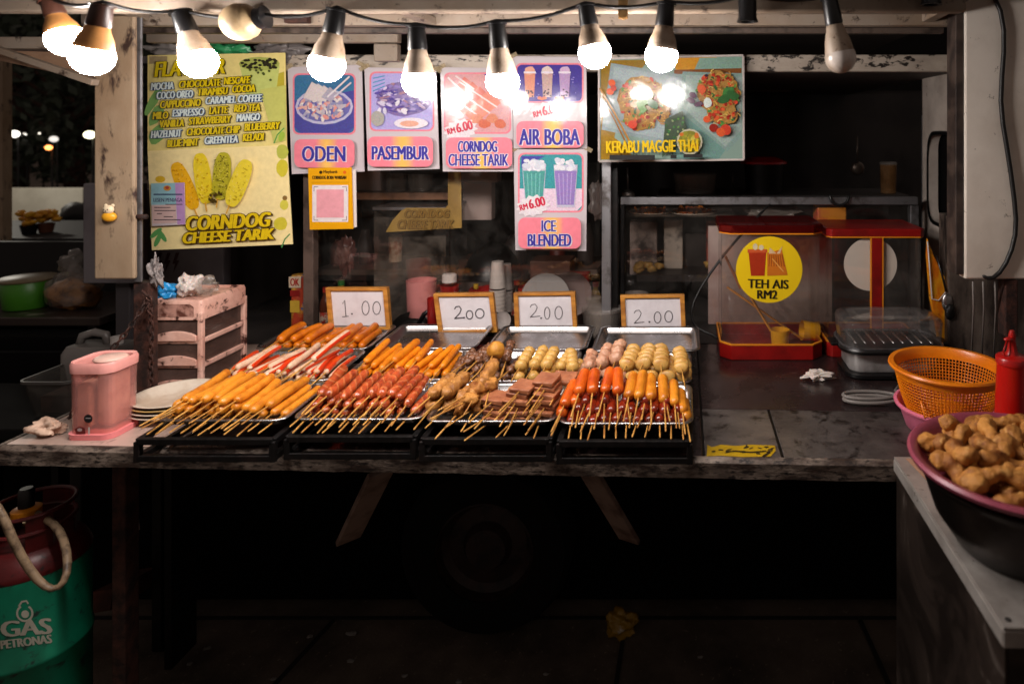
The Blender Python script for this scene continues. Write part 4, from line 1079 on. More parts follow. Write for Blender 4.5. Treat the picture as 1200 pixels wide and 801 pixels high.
def proto_sausage(key, label, group, mat, r, L, **kw):
    root = sk('sausage_skewer', label, group)
    stick(root, L, kw.pop('out', 0.078))
    b = MB(); b.loft(capsule(r, L, **kw), True, True); b.build('sausage', mat, root, smooth=True)
    PROTO[key] = root
def proto_balls(key, name, label, group, mat, r, n, jit, sc_=(1, 1, 1), gap=1.85, part='ball', out=0.07, seed=0):
    root = sk(name, label, group)
    stick(root, gap * r * (n - 1) + r, out)
    for i in range(n):
        b = MB(); b.blob((0, r * sc_[1] + i * gap * r, 0), r, jit, 3 if jit > 0.2 else 2, sc_, seed + i * 3); b.build(part, mat, root, smooth=True)
    PROTO[key] = root
proto_sausage('fish_back', 'plump orange fish sausage on a stick in the tray before the 1.00 card', 'fish sausages in the 1.00 tray', m_fishsaus, 0.0105, 0.13, bend=0.004, rough=0.10)
proto_sausage('fish_front', 'yellow fish sausage on a stick in the tray nearest the white plates', 'yellow fish sausages', m_sausyel, 0.0098, 0.14, bend=0.003, ridge=0.05, waves=5, rough=0.10)
proto_sausage('hotdog', 'red scored hotdog on a stick in the tray left of the fried rolls', 'red scored hotdogs', m_hotdog, 0.0102, 0.122, ridge=0.13, waves=8, rough=0.05)
proto_sausage('cheese', 'yellow stick shaped snack on a skewer behind the red hotdogs', 'yellow sticks behind the hotdogs', m_cheese, 0.0092, 0.125, flat=0.9, n=12, rough=0.16)
proto_sausage('orange', 'shiny orange sausage on a stick on top of the right front tray, left half', 'orange sausages on the right front tray', m_sausage, 0.0120, 0.086, rough=0.06, bend=0.002)
proto_sausage('yellowish', 'yellow orange sausage on a stick on top of the right front tray, right half', 'yellow orange sausages on the right front tray', m_sausyel, 0.0115, 0.088, rough=0.09)
proto_sausage('darkred', 'dark red sausage on a stick under the orange ones in the right front tray', 'dark red sausages in the right front tray', m_darkred, 0.0110, 0.09, out=0.062, rough=0.05)
proto_sausage('roll', 'tan crusty tofu roll on a stick beside the luncheon meat', 'tan tofu rolls', m_rolls, 0.0148, 0.095, n=18, rough=0.30)
# crab stick: white bar with a red skin
root = sk('crab_stick_skewer', 'red and white crab stick on a skewer in the middle left tray', 'crab sticks')
stick(root, 0.13, 0.07)
lp = capsule(0.0078, 0.13, 12, bend=0.004, flat=0.8)
b = MB(); b.loft(lp, True, True); b.build('crab_meat', m_crabw, root, smooth=True)
b = MB(); nn = 12
outer = [[Vector((v.x * 1.06, v.y, (v.z - 0.0) * 1.06 + 0.0003)) for v in l] for l in lp[4:-4]]
vs = []; fs = []
for l in outer: vs += [l[j] for j in (0, 1, 2, 11, 10, 9)]
for i in range(len(outer) - 1):
    for a, c in ((0, 1), (1, 2), (3, 0), (4, 3), (5, 4)): fs.append((i * 6 + a, i * 6 + c, i * 6 + 6 + c, i * 6 + 6 + a))
b.add(vs, fs); b.build('red_skin', m_crabr, root, smooth=True)
PROTO['crab'] = root
proto_balls('meat', 'meatball_skewer', 'brown meatballs threaded on a stick behind the tofu rolls', 'brown meatball skewers', m_meat, 0.0095, 6, 0.40, part='meatball')
proto_balls('fishball', 'fish_ball_skewer', 'three cream fish balls on a stick behind the luncheon meat', 'fish ball skewers', m_fishball, 0.0143, 4, 0.10, (1.02, 0.95, 0.98), part='fish_ball')
proto_balls('pale', 'squid_ball_skewer', 'pale pink squid balls on a stick between fish balls and yellow fish cakes', 'pale squid ball skewers', m_paleball, 0.0150, 3, 0.30, part='squid_ball', out=0.06)
root = sk('fish_cake_skewer', 'yellow round fish cakes threaded on a stick in the right middle tray', 'yellow fish cake skewers')
stick(root, 0.10, 0.065)
for i in range(5):
    b = MB(); b.blob((0.002 * (i % 2), 0.008 + 0.019 * i, 0.001 * i), 0.0182, 0.16, 2, (1.1, 0.42, 0.86), 20 + i, Matrix.Rotation(R(-22 + 6 * (i % 3)), 3, 'X')); b.build('fish_cake', m_disc, root, smooth=True)
PROTO['disc'] = root
# luncheon meat square
root = sk('luncheon_meat_skewer', 'flat square of luncheon meat on a stick in the stacked pile', 'luncheon meat skewers')
stick(root, 0.055, 0.085)
b = MB(); b.box(-0.0255, 0.0255, 0, 0.050, -0.005, 0.005)
bmesh.ops.subdivide_edges(b.bm, edges=b.bm.edges[:], cuts=3, use_grid_fill=True)
for v in b.bm.verts: v.co += Vector((mnoise.noise(v.co * 60), mnoise.noise(v.co * 60 + Vector((9, 0, 0))), 0.6 * mnoise.noise(v.co * 70 + Vector((0, 5, 0))))) * 0.0032
b.build('meat_slice', m_lunch, root, smooth=False, bevel=0.0022)
PROTO['lunch'] = root
# fried chicken pieces on a stick
root = sk('fried_chicken_skewer', 'lumpy fried chicken on a stick between tofu rolls and luncheon meat', 'fried chicken skewers')
stick(root, 0.07, 0.08)
b = MB(); b.blob((0, 0.016, 0), 0.016, 0.6, 3, (1.1, 1.2, 0.8), 31); b.build('chicken_piece', m_chicken, root, smooth=True)
b = MB(); b.blob((0.004, 0.044, 0.002), 0.015, 0.6, 3, (1.0, 1.2, 0.8), 37); b.build('chicken_piece', m_chicken, root, smooth=True)
PROTO['chick'] = root
root = sk('fried_ball_skewer', 'single round fried ball on a stick on top of the brown meatballs', None)
stick(root, 0.03, 0.085)
b = MB(); b.blob((0, 0.021, 0), 0.021, 0.14, 3, (1, 1, 1), 41); b.build('fried_ball', m_friedball, root, smooth=True)
PROTO['ball'] = root

_first = set()
rs = random.Random(11)
def put(key, x, y, h, pitch=4, yaw=0, roll=None):
    src = PROTO[key]
    if key in _first: o = dup(src)
    else: o = src; _first.add(key)
    o.location = (x, y, trayz(y) + h)
    o.rotation_euler = Euler((R(pitch), R(rs.uniform(-180, 180) if roll is None else roll), R(yaw)), 'XYZ')
    # roll about the stick first, then pitch, then yaw
    m = Matrix.Rotation(R(yaw), 3, 'Z') @ Matrix.Rotation(R(pitch), 3, 'X') @ Matrix.Rotation(R(rs.uniform(-180, 180) if roll is None else roll), 3, 'Y')
    o.rotation_euler = m.to_euler('XYZ')
    a_ = rs.uniform(0.90, 1.10); o.scale = (a_, rs.uniform(0.90, 1.05), a_)
    return o
def j(a): return rs.uniform(-a, a)

# A back: fish sausages before the 1.00 card
x0, x1 = COLS['A']; x0 -= 0.02; x1 -= 0.02; y = RY['A'][2]
for i in range(10): put('fish_back', x0 + 0.026 + i * 0.0255 + j(0.003), y + 0.030 + j(0.006), 0.013, 3 + j(1), j(5))
for i in range(6): put('fish_back', x0 + 0.032 + i * 0.042 + j(0.006), y + 0.026 + j(0.012), 0.029, 3 + j(1.5), -4 + j(8))
# A middle: crab sticks
x0, x1 = COLS['A']; y = RY['A'][1]
for i in range(14): put('crab', x0 + 0.014 + i * 0.0185 + j(0.002), y + 0.028 + j(0.008), 0.011, 3 + j(1), j(6), j(60))
for i in range(11): put('crab', x0 + 0.018 + i * 0.0225 + j(0.004), y + 0.026 + j(0.012), 0.022, 3 + j(1.5), -3 + j(10), j(90))
for i in range(5): put('crab', x0 + 0.03 + i * 0.042 + j(0.006), y + 0.030 + j(0.012), 0.034, 4 + j(2), -6 + j(14), j(90))
put('crab', x0 + 0.205, y + 0.05, 0.046, 15, -14, 20)
# A front: yellow fish sausages
x0, x1 = COLS['A']; y = RY['A'][0]
for i in range(11): put('fish_front', x0 + 0.036 + i * 0.0222 + j(0.003), y + 0.034 + j(0.006), 0.013, 3 + j(1), j(5))
for i in range(10): put('fish_front', x0 + 0.030 + i * 0.0218 + j(0.004), y + 0.028 + j(0.014), 0.028, 3 + j(1.5), -2 + j(7))
for i in range(6): put('fish_front', x0 + 0.050 + i * 0.0225 + j(0.004), y + 0.030 + j(0.014), 0.043, 3.5 + j(1.5), -4 + j(7))
# B front: red hotdogs
x0, x1 = COLS['B']; y = RY['B'][0]
for i in range(10): put('hotdog', x0 + 0.028 + i * 0.0228 + j(0.003), y + 0.034 + j(0.006), 0.014, 4 + j(1), j(5))
for i in range(9): put('hotdog', x0 + 0.032 + i * 0.0236 + j(0.004), y + 0.034 + j(0.014), 0.030, 4 + j(2), j(7))
for i in range(6): put('hotdog', x0 + 0.094 + i * 0.0225 + j(0.003), y + 0.040 + j(0.012), 0.046, 5 + j(2), -2 + j(6))
put('hotdog', x0 + 0.052, y + 0.044, 0.045, 6, -4); put('hotdog', x0 + 0.032, y + 0.056, 0.044, 6, 4)
# B middle: yellow sticks
y = RY['B'][1]
for i in range(11): put('cheese', x0 + 0.024 + i * 0.0205 + j(0.003), y + 0.038 + j(0.006), 0.012, 4 + j(1), j(5))
for i in range(8): put('cheese', x0 + 0.030 + i * 0.0265 + j(0.005), y + 0.042 + j(0.014), 0.027, 5 + j(2), -3 + j(10))
for i in range(3): put('cheese', x0 + 0.045 + i * 0.055 + j(0.006), y + 0.05 + j(0.012), 0.041, 6 + j(2), -6 + j(10))
# C middle: meatballs left, fish balls right
x0, x1 = COLS['C']; y = RY['C'][1]
for i in range(8): put('meat', x0 - 0.018 + i * 0.0205 + j(0.004), y + 0.032 + j(0.01), 0.013, 4 + j(2), j(10))
for i in range(7): put('meat', x0 - 0.012 + i * 0.0215 + j(0.006), y + 0.036 + j(0.014), 0.029, 5 + j(3), j(16))
for i in range(5): put('meat', x0 + 0.010 + i * 0.023, y + 0.040 + j(0.014), 0.044, 6 + j(3), j(16))
for i in range(5): put('fishball', x0 + 0.142 + i * 0.0305 + j(0.002), y + 0.018 + j(0.006), 0.017, 3 + j(1), j(5))
for i in range(4): put('fishball', x0 + 0.140 + i * 0.0315 + j(0.003), y + 0.024 + j(0.008), 0.040, 4 + j(2), -2 + j(5))
put('fishball', x0 + 0.268, y + 0.012, 0.040, 6, 12)
put('ball', x0 + 0.082, y + 0.012, 0.072, 20, -6)
# C front: rolls, chicken, luncheon meat
y = RY['C'][0]
for i in range(4): put('roll', x0 - 0.004 + i * 0.031, y + 0.05 + j(0.008), 0.018, 6 + j(3), -6 + j(6))
for i, (dx, dy, h, pt, yw) in enumerate(((-0.006, 0.056, 0.043, 8, -13), (0.024, 0.052, 0.046, 9, -14), (0.052, 0.054, 0.036, 7, -20), (0.094, 0.064, 0.056, 20, -8))): put('roll', x0 + dx, y + dy, h, pt, yw)
for i, (dx, dy, h, yw) in enumerate(((0.072, 0.030, 0.042, -34), (0.088, 0.044, 0.024, -24), (0.062, 0.024, 0.022, -14), (0.112, 0.074, 0.048, 10), (0.080, 0.056, 0.052, -40))): put('chick', x0 + dx, y + dy, h, 8 + j(5), yw)
for i in range(7): put('lunch', x0 + 0.232 + j(0.005), y + 0.028 + i * 0.003 + j(0.006), 0.008 + i * 0.0105, 3 + i * 1.1 + j(1.5), -4 + j(10), j(4))
for i in range(6): put('lunch', x0 + 0.180 + j(0.005), y + 0.028 + i * 0.003 + j(0.006), 0.008 + i * 0.0105, 3 + i * 1.2 + j(1.5), -8 + j(12), j(4))
for i in range(4): put('lunch', x0 + 0.132 + j(0.005), y + 0.024 + i * 0.004 + j(0.006), 0.008 + i * 0.0108, 3 + i * 1.4 + j(1.5), -16 + j(12), j(4))
for i in range(3): put('lunch', x0 + 0.165 + i * 0.048 + j(0.004), y + 0.086 + j(0.004), 0.020 + i * 0.018, 8 + j(3), -16 + 5 * i, j(5))
# D front: orange sausages over dark red ones
x0, x1 = COLS['D']; y = RY['D'][0]
for i in range(11): put('darkred', x0 + 0.026 + i * 0.0222 + j(0.002), y + 0.012 + j(0.005), 0.014, 4 + j(1), j(6))
for i in range(10): put('darkred', x0 + 0.034 + i * 0.0226 + j(0.003), y + 0.030 + j(0.007), 0.027, 7 + j(2), j(9))
for i in range(5): put('darkred', x0 + 0.052 + i * 0.041 + j(0.004), y + 0.044 + j(0.006), 0.038, 9 + j(2), j(9))
for i, dx in enumerate((0.008, 0.036, 0.062, 0.088, 0.115)): put('orange', x0 + dx + j(0.002), y + (0.030 if i == 0 else 0.056) + j(0.005), 0.054 - (0.016 if i == 0 else 0) + j(0.002), 15 + j(3), -6 + 2 * i + j(5))
put('orange', x0 + 0.026, y + 0.044, 0.036, 9, 6)
put('orange', x0 + 0.002, y + 0.024, 0.022, 6, -4)
for i, dx in enumerate((0.138, 0.160, 0.186, 0.212)): put('yellowish', x0 + dx + j(0.002), y + 0.048 + j(0.006) - 0.003 * i, 0.049 - 0.002 * i + j(0.002), 14 + j(3), -4 + 2 * i + j(5))
put('yellowish', x0 + 0.234, y + 0.040, 0.038, 11, 3); put('yellowish', x0 + 0.250, y + 0.030, 0.026, 8, 4); put('yellowish', x0 + 0.258, y + 0.020, 0.015, 5, 5)
# D middle: pale squid balls and yellow fish cakes
y = RY['D'][1]
for i in range(4): put('pale', x0 + 0.012 + i * 0.031 + j(0.003), y + 0.028 + j(0.01), 0.018, 4 + j(2), j(8))
put('pale', x0 - 0.008, y + 0.03, 0.028, 5, 10); put('pale', x0 + 0.058, y + 0.045, 0.042, 10, -6); put('pale', x0 + 0.090, y + 0.05, 0.047, 13, -4); put('pale', x0 + 0.032, y + 0.04, 0.038, 6, 4)
for i in range(4): put('disc', x0 + 0.136 + i * 0.039, y + 0.024 + j(0.006), 0.020, 4 + j(1), j(5), j(14))
for i, dx in enumerate((0.118, 0.156, 0.200)): put('disc', x0 + dx, y + 0.030 + j(0.008), 0.046, 6 + j(3), -6 + j(14), j(20))
put('disc', x0 + 0.248, y + 0.020, 0.042, 5, 4, 8)

# ------------------------------------------------------------------ things on the left of the counter
# pink slim container with a lid rim and a darker base
x0, x1, y0, y1 = -1.306, -1.212, 1.445, 1.53
m_pinkwall = glass('pink_translucent', (0.99, 0.84, 0.81), haze=0.17, smear=0.08, hazecol='#f6b8b0', rough=0.2)
root = thing('cereal_container', 'slim translucent pink container holding beige packets at the left end of the counter', 'container', ((x0 + x1) / 2, (y0 + y1) / 2, CH))
zt = 1.052
def rl(x0, x1, y0, y1, r, z, ins=0): return rloop(x0, x1, y0, y1, r, (lambda y: z), ins)
b = MB(); b.loft([rl(x0, x1, y0, y1, 0.02, CH + 0.012, 0.002), rl(x0, x1, y0, y1, 0.02, zt - 0.02, 0), rl(x0, x1, y0, y1, 0.02, zt - 0.02, 0.002), rl(x0, x1, y0, y1, 0.02, CH + 0.013, 0.004)])
b.build('wall', m_pinkwall, root, autosm=50)
b = MB(); b.loft([rl(x0, x1, y0, y1, 0.02, CH + 0.0005, -0.003), rl(x0, x1, y0, y1, 0.02, CH + 0.012, -0.004), rl(x0, x1, y0, y1, 0.02, CH + 0.0122, 0.006)], True, True); b.build('base', M('pink_base', '#ee8a8c', 0.4), root, autosm=50)
b = MB(); b.loft([rl(x0, x1, y0, y1, 0.022, zt - 0.022, -0.003), rl(x0, x1, y0, y1, 0.022, zt - 0.006, -0.004), rl(x0, x1, y0, y1, 0.022, zt, -0.001), rl(x0, x1, y0, y1, 0.022, zt - 0.003, 0.006), rl(x0, x1, y0, y1, 0.022, zt - 0.022, 0.006)]); b.build('rim', m_salmon, root, autosm=50)
b = MB(); b.box(x0 + 0.012, x0 + 0.040, y0 + 0.012, y1 - 0.02, CH + 0.02, CH + 0.115); b.build('pack', M('beige_pack', '#c7a48e', 0.7, 0, '#a98470', 12), root, bevel=0.004)
b = MB(); b.box(x0 + 0.046, x1 - 0.012, y0 + 0.02, y1 - 0.012, CH + 0.02, CH + 0.140); b.build('pack', M('cream_pack', '#dcbca6', 0.7, 0, '#b58c78', 12), root, bevel=0.008)
b = MB(); b.lathe([(0, -0.003), (0.034, -0.003), (0.036, 0.0), (0.030, 0.004), (0, 0.005)], 20, Matrix.Translation(((x0 + x1) / 2 + 0.008, (y0 + y1) / 2 + 0.006, zt - 0.004)), 0.9, 0.85); b.build('inner_cap', M('pale_pink_cap', '#d9b4a6', 0.5), root, smooth=True)
p = Print(lambda x, y, d: Vector(((x - 800) * y0 / 800, y0 - 0.0012 - d, HC - (y - 150) * y0 / 800)))
p.ell(104, 490, 5, 5, '#1c1a1c'); p.rect(101, 489, 107, 489.8, '#b0aaa8')
p.build('round_badge', root, m_matte)
p = Print(lambda x, y, d: Vector(((x - 800) * y0 / 800, y0 - 0.0012 - d, HC - (y - 150) * y0 / 800)))
p.poly([(88, 502), (94, 499), (100, 501), (101, 508), (90, 508)], '#6a2422'); p.ell(94, 503, 3, 2, '#b8a0a0', 0, 8); p.rect(104, 500, 106, 509, '#c8c0bc')
p.build('sticker', root, m_matte)
# stack of plates
c = P(205, 476, 1.585); r = 0.088
for i in range(4):
    root = thing('plate', ['white plate at the bottom of the plate stack', 'second plate from the bottom of the plate stack', 'third plate from the bottom of the plate stack', 'cream white plate on top of the plate stack beside the pink container'][i], 'plate', (c.x + 0.002 * i, c.y, CH + 0.001 + i * 0.0085), 'stack of plates')
    b = MB(); z = CH + 0.001 + i * 0.0085
    b.lathe([(0, 0.003), (0.052, 0.003), (0.055, 0), (0.058, 0.002), (r - 0.006, 0.016), (r, 0.0185), (r, 0.0205), (r - 0.008, 0.0185), (0.058, 0.0065), (0, 0.0065)], 44, Matrix.Translation((c.x + 0.002 * i, c.y, z))); b.build('dish', m_plate, root, autosm=60)
    b = MB(); b.lathe([(r - 0.0015, 0.0203), (r + 0.0008, 0.0205), (r + 0.0008, 0.0185), (r - 0.0015, 0.0183)], 44, Matrix.Translation((c.x + 0.002 * i, c.y, z))); b.build('rim', M('plate_rim', '#c3a05c', 0.4) if i == 2 else m_plate, root, smooth=True)
# drawers
x0, x1, y0, y1 = -1.328, -1.197, 1.70, 1.878
root = thing('drawer_unit', 'grimy pink plastic drawer tower with smoky drawers behind the white plates', 'drawer unit', ((x0 + x1) / 2, (y0 + y1) / 2, CH))
zt = P(0, 352, y0).z
zs = [CH, CH + 0.060, CH + 0.121, CH + 0.181, zt]
b = MB()
for x in (x0, x1):
    sx = 1 if x == x0 else -1
    for y in (y0, y1):
        sy = 1 if y == y0 else -1
        b = MB(); b.box(min(x, x + sx * 0.013), max(x, x + sx * 0.013), min(y, y + sy * 0.013), max(y, y + sy * 0.013), CH, zt - 0.03); b.build('corner_post', m_drawer, root, bevel=0.003)
b = MB()
for z in zs[:-1]:
    b.box(x0 + 0.0135, x1 - 0.0135, y0 + 0.002, y0 + 0.012, z + 0.001, z + 0.009)
    for x in (x0, x1 - 0.010): b.box(x + 0.001, x + 0.009, y0 + 0.0135, y1 - 0.0135, z + 0.001, z + 0.009 + (0.004 if z > CH else 0))
b.build('rails', m_drawer, root, bevel=0.002)
for i in range(3):
    b = MB()
    z0_, z1_ = zs[i] + 0.010, zs[i + 1] - 0.001
    b.box(x0 + 0.014, x1 - 0.014, y0 + 0.0055, y0 + 0.008, z0_, z1_); b.box(x0 + 0.010, x0 + 0.0120, y0 + 0.015, y1 - 0.014, z0_, z1_ - 0.004); b.box(x1 - 0.0120, x1 - 0.010, y0 + 0.015, y1 - 0.014, z0_, z1_ - 0.004)
    dr = b.build('drawer', m_drawerdark, root)
    b = MB(); n = 12; lo_ = []
    for k in range(n + 1):
        t = k / n; x = x0 + 0.0137 + (x1 - x0 - 0.0274) * t; h = 0.011 + 0.012 * math.sin(math.pi * t) ** 0.7
        lo_.append([Vector((x, y0 - 0.003, z0_ - 0.001)), Vector((x, y0 - 0.003, z0_ + h)), Vector((x, y0 + 0.0045, z0_ + h)), Vector((x, y0 + 0.0045, z0_ - 0.001))])
    b.loft(lo_, True, True); b.build('handle', m_drawer, dr, bevel=0.001)
    b = MB(); b.box(x0 + 0.02, x1 - 0.02, y0 + 0.02, y1 - 0.02, z0_, z0_ + 0.012)
    b.blob(((x0 + x1) / 2 + 0.02 * (i - 1), (y0 + y1) / 2, z0_ + 0.02), 0.02, 0.5, 2, (1.4, 1.6, 0.8), i); b.build('content', M('drawer_content', '#9a8578', 0.7, 0, '#5f4d44', 20), dr)
b = MB()
b.loft([rl(x0, x1, y0, y1, 0.012, zs[3] + 0.001), rl(x0, x1, y0, y1, 0.012, zt - 0.008), rl(x0, x1, y0, y1, 0.012, zt - 0.001, 0.003), rl(x0, x1, y0, y1, 0.012, zt, 0.008), rl(x0, x1, y0, y1, 0.012, zt - 0.006, 0.012)], True, True); b.build('top', m_drawer, root, autosm=40)
b = MB(); b.loft([[Vector((x, y0 - 0.0012, z)) for x, z in ((x0 + 0.02, zs[3] + 0.010), (x1 - 0.02, zs[3] + 0.010), (x1 - 0.02, zt - 0.016), (x1 - 0.03, zt - 0.009), (x0 + 0.03, zt - 0.009), (x0 + 0.02, zt - 0.016))], [Vector((x, y0 - 0.0005, z)) for x, z in ((x0 + 0.022, zs[3] + 0.013), (x1 - 0.022, zs[3] + 0.013), (x1 - 0.022, zt - 0.018), (x1 - 0.032, zt - 0.012), (x0 + 0.032, zt - 0.012), (x0 + 0.022, zt - 0.018))]], False, True); b.build('front_recess', M('grimy_recess', '#b88a7c', 0.6, 0, '#5a2f24', 30, 0.45, 0.6), root)
# bags on top of the drawers
def crumple(name, label, cat, c, r, mat, s, seed, jit=0.7, sub=4):
    b = MB(); b.blob(c, r, jit, sub, s, seed)
    o = b.build(name, mat, smooth=False, autosm=70)
    return tag(o, label, cat)
c = P(196, 344, 1.75)
crumple('plastic_bag', 'small crumpled bright blue plastic bag on the drawer tower', 'plastic bag', (c.x, c.y, zt + 0.011), 0.017, M('blue_bag', '#1f8fd0', 0.3, spec=0.7), (1.7, 1.2, 1.1), 5)
c = P(222, 336, 1.76)
crumple('plastic_bag', 'crumpled milky plastic bag on the drawer tower, left of the clear one', 'plastic bag', (c.x, c.y, zt + 0.022), 0.026, M('milky_bag', '#c9beb8', 0.45, spec=0.5, sss=0.4), (0.9, 0.9, 1.1), 8)
c = P(240, 338, 1.77)
crumple('plastic_bag', 'crumpled clear plastic bag on the drawer tower, right of the milky one', 'plastic bag', (c.x, c.y, zt + 0.02), 0.027, m_cloudy, (1.2, 1.0, 0.9), 12)
# crumpled napkin on the counter corner
c = P(56, 510, 1.47)
crumple('napkin', 'crumpled cream paper napkin at the left corner of the counter', 'napkin', (c.x, c.y, CH + 0.016), 0.019, M('cream_napkin', '#d2b29c', 0.85, bump=0.4), (1.5, 1.0, 0.85), 21, 0.8)
# rusty chain from the post
root = thing('chain', 'rusty link chain tied to the post behind the pink container', 'chain', P(170, 360, 1.6))
def link(b, p, d, tw, s=0.0075):
    q = Vector((0, 1, 0)).rotation_difference(d).to_matrix() @ Matrix.Rotation(tw, 3, 'Y')
    pts = []
    for k in range(13):
        t = 2 * math.pi * k / 12
        pts.append(p + q @ Vector((s * 0.62 * math.cos(t), s * 1.25 * math.sin(t), 0)))
    b.tube(pts, 0.0021, 6, False)
path = [P(172, 352, 1.60), P(160, 372, 1.585), P(146, 392, 1.575), P(132, 408, 1.57), P(120, 424, 1.58), P(100, 450, 1.59), P(84, 486, 1.56), P(70, 502, 1.53), P(40, 514, 1.50), P(12, 520, 1.50)]
path2 = [P(176, 352, 1.60), P(178, 385, 1.61), P(177, 420, 1.62), P(178, 455, 1.63)]
path3 = [P(170, 344, 1.6), P(178, 352, 1.6), P(172, 362, 1.6), P(180, 372, 1.6)]
for pa in (path, path2, path3):
    b = MB()
    acc = 0; i = 0
    for a, c in zip(pa, pa[1:]):
        d = (c - a); L = d.length; d.normalize()
        while acc < L:
            link(b, a + d * acc, d, R(90) * (i % 2) + R(20)); acc += 0.0145; i += 1
        acc -= L
    b.build('links', m_rust, root, smooth=True)
# small bear charm on the pillar (plain)
p = P(128, 250, 1.592)
root = thing('bear_charm', 'tiny yellow bear shaped charm stuck on the cream pillar', 'charm', (p.x, p.y, p.z - 0.02))
b = MB(); b.blob((p.x, p.y, p.z - 0.008), 0.016, 0.0, 3, (1.05, 0.6, 0.75), 1); b.build('body', M('charm_yellow', '#d99a22', 0.4), root, smooth=True)
b = MB(); b.blob((p.x, p.y - 0.002, p.z + 0.009), 0.0125, 0.0, 3, (1.0, 0.6, 0.85), 1)
for s in (-1, 1): b.blob((p.x + s * 0.008, p.y, p.z + 0.018), 0.0045, 0, 2, (1, 0.6, 1), 1)
b.build('head', M('charm_cream', '#d8c4a4', 0.45), root, smooth=True)
b = MB()
for s in (-1, 1): b.blob((p.x + s * 0.004, p.y - 0.0095, p.z + 0.010), 0.0014, 0, 1)
b.blob((p.x, p.y - 0.0105, p.z + 0.0065), 0.0012, 0, 1); b.build('face', m_blackplastic, root, smooth=True)

# ------------------------------------------------------------------ street behind on the left
# low black bench and tables
def table(name, label, px0, px1, py, Y, depth, h_label=None, mat=None, zbot=0.0, thick=0.03):
    a, c = P(px0, py, Y), P(px1, py, Y)
    root = thing(name, label, 'table', ((a.x + c.x) / 2, Y + depth / 2, zbot))
    b = MB(); b.box(a.x, c.x, Y, Y + depth, a.z - thick, a.z); b.build('top', mat or m_black, root, bevel=0.004)
    for x in (a.x + 0.02, c.x - 0.05):
        for y in (Y + 0.01, Y + depth - 0.04):
            b = MB(); b.box(x, x + 0.03, y, y + 0.03, zbot, a.z - thick - 0.001); b.build('leg', m_black, root, bevel=0.003)
    return a.z
zb1 = table('side_table', 'dark steel table carrying a green pot and a bag of snacks on the left', -190, 116, 372, 2.38, 0.42, mat=M('dark_table_top', '#3a302c', 0.35, 0.3, '#8b8078', 14, 0.6, 0.72))
zb2 = table('low_bench', 'low black bench beyond the left end of the counter', -160, 100, 503, 1.74, 0.32, mat=M('bench_black', '#0b0908', 0.9, spec=0.1))
zb3 = table('stall_counter', 'long black counter of the next stall in front of a white wall', -420, 260, 279, 3.6, 0.7, mat=M('stall_black', '#0a0908', 0.6))
b = MB(); a, c = P(-420, 286, 3.62), P(260, 440, 3.62)
b.box(a.x, c.x, 3.63, 3.66, 0.12, a.z - 0.002); tag(b.build('counter_skirt', m_underdark), 'black front board under the long counter of the next stall', 'board')
b = MB(); b.box(P(-190, 0, 2.38).x, P(112, 0, 2.38).x, 2.76, 2.79, 0.05, zb1 + 0.20)
tag(b.build('dark_board', M('board_black', '#0d0b0a', 0.6)), 'black board standing behind the green pot', 'board')
# green pot
c = P(33, 365, 2.52)
root = thing('green_pot', 'lime green plastic pot with a dull lid on the dark side table', 'pot', (c.x, c.y, zb1))
m_ = Matrix.Translation((c.x, c.y, zb1 + 0.001))
b = MB(); b.lathe([(0, 0), (0.066, 0), (0.070, 0.004), (0.078, 0.098), (0.076, 0.1), (0.067, 0.006), (0, 0.006)], 32, m_); b.build('body', m_greenpl, root, autosm=50)
b = MB(); b.lathe([(0.076, 0.1005), (0.086, 0.1005), (0.088, 0.106), (0.080, 0.112), (0, 0.116)], 32, m_); b.build('lid', M('olive_lid', '#6d5f46', 0.45), root, autosm=50)
# snack bag
c = P(87, 365, 2.5)
root = thing('snack_bag', 'clear knotted plastic bag of tan snacks beside the green pot', 'plastic bag', (c.x, c.y, zb1))
b = MB(); b.blob((c.x, c.y, zb1 + 0.055), 0.07, 0.35, 3, (1.15, 0.8, 0.78), 4); b.build('snack_fill', M('tan_snack', '#a8743c', 0.6, 0, '#6b4020', 40, bump=0.8, bscale=50), root, smooth=True)
b = MB(); b.blob((c.x, c.y, zb1 + 0.065), 0.08, 0.4, 3, (1.15, 0.9, 0.82), 5); b.blob((c.x - 0.01, c.y, zb1 + 0.16), 0.045, 0.8, 3, (0.8, 0.6, 1.0), 6); b.build('bag_film', m_cloudy, root, smooth=True)
# jerry can
c = P(119, 416, 1.98)
root = thing('jerry_can', 'translucent grey plastic jerry can with a white cap behind the pink container', 'jerry can', (c.x, c.y, zb2))
za = P(0, 440, 1.98).z; b = MB()
m_can = M('can_plastic', '#6d6864', 0.35, 0, '#6e6864', 8)
zc0, zc1 = P(0, 470, 1.98).z, P(0, 402, 1.98).z
lo_ = []
for z, ins in ((zc0, 0.004), (zc0 + 0.01, 0), (zc1 - 0.02, 0), (zc1, 0.012)): lo_.append(rl(c.x - 0.085, c.x + 0.085, c.y - 0.05, c.y + 0.05, 0.02, z, ins))
b.loft(lo_, True, True); b.build('body', m_can, root, autosm=50)
b = MB(); b.tube([Vector((c.x - 0.065, c.y, zc1 - 0.008)), Vector((c.x - 0.055, c.y, zc1 + 0.022)), Vector((c.x - 0.02, c.y, zc1 + 0.032)), Vector((c.x + 0.012, c.y, zc1 + 0.026)), Vector((c.x + 0.02, c.y, zc1 - 0.005))], 0.011, 10); b.build('handle', m_can, root, smooth=True)
b = MB(); b.lathe([(0, 0), (0.016, 0), (0.016, 0.022), (0, 0.024)], 16, Matrix.Translation((c.x + 0.045, c.y, zc1 - 0.002))); b.build('cap', m_white, root, autosm=40)
root.location.z = wloc(root).z
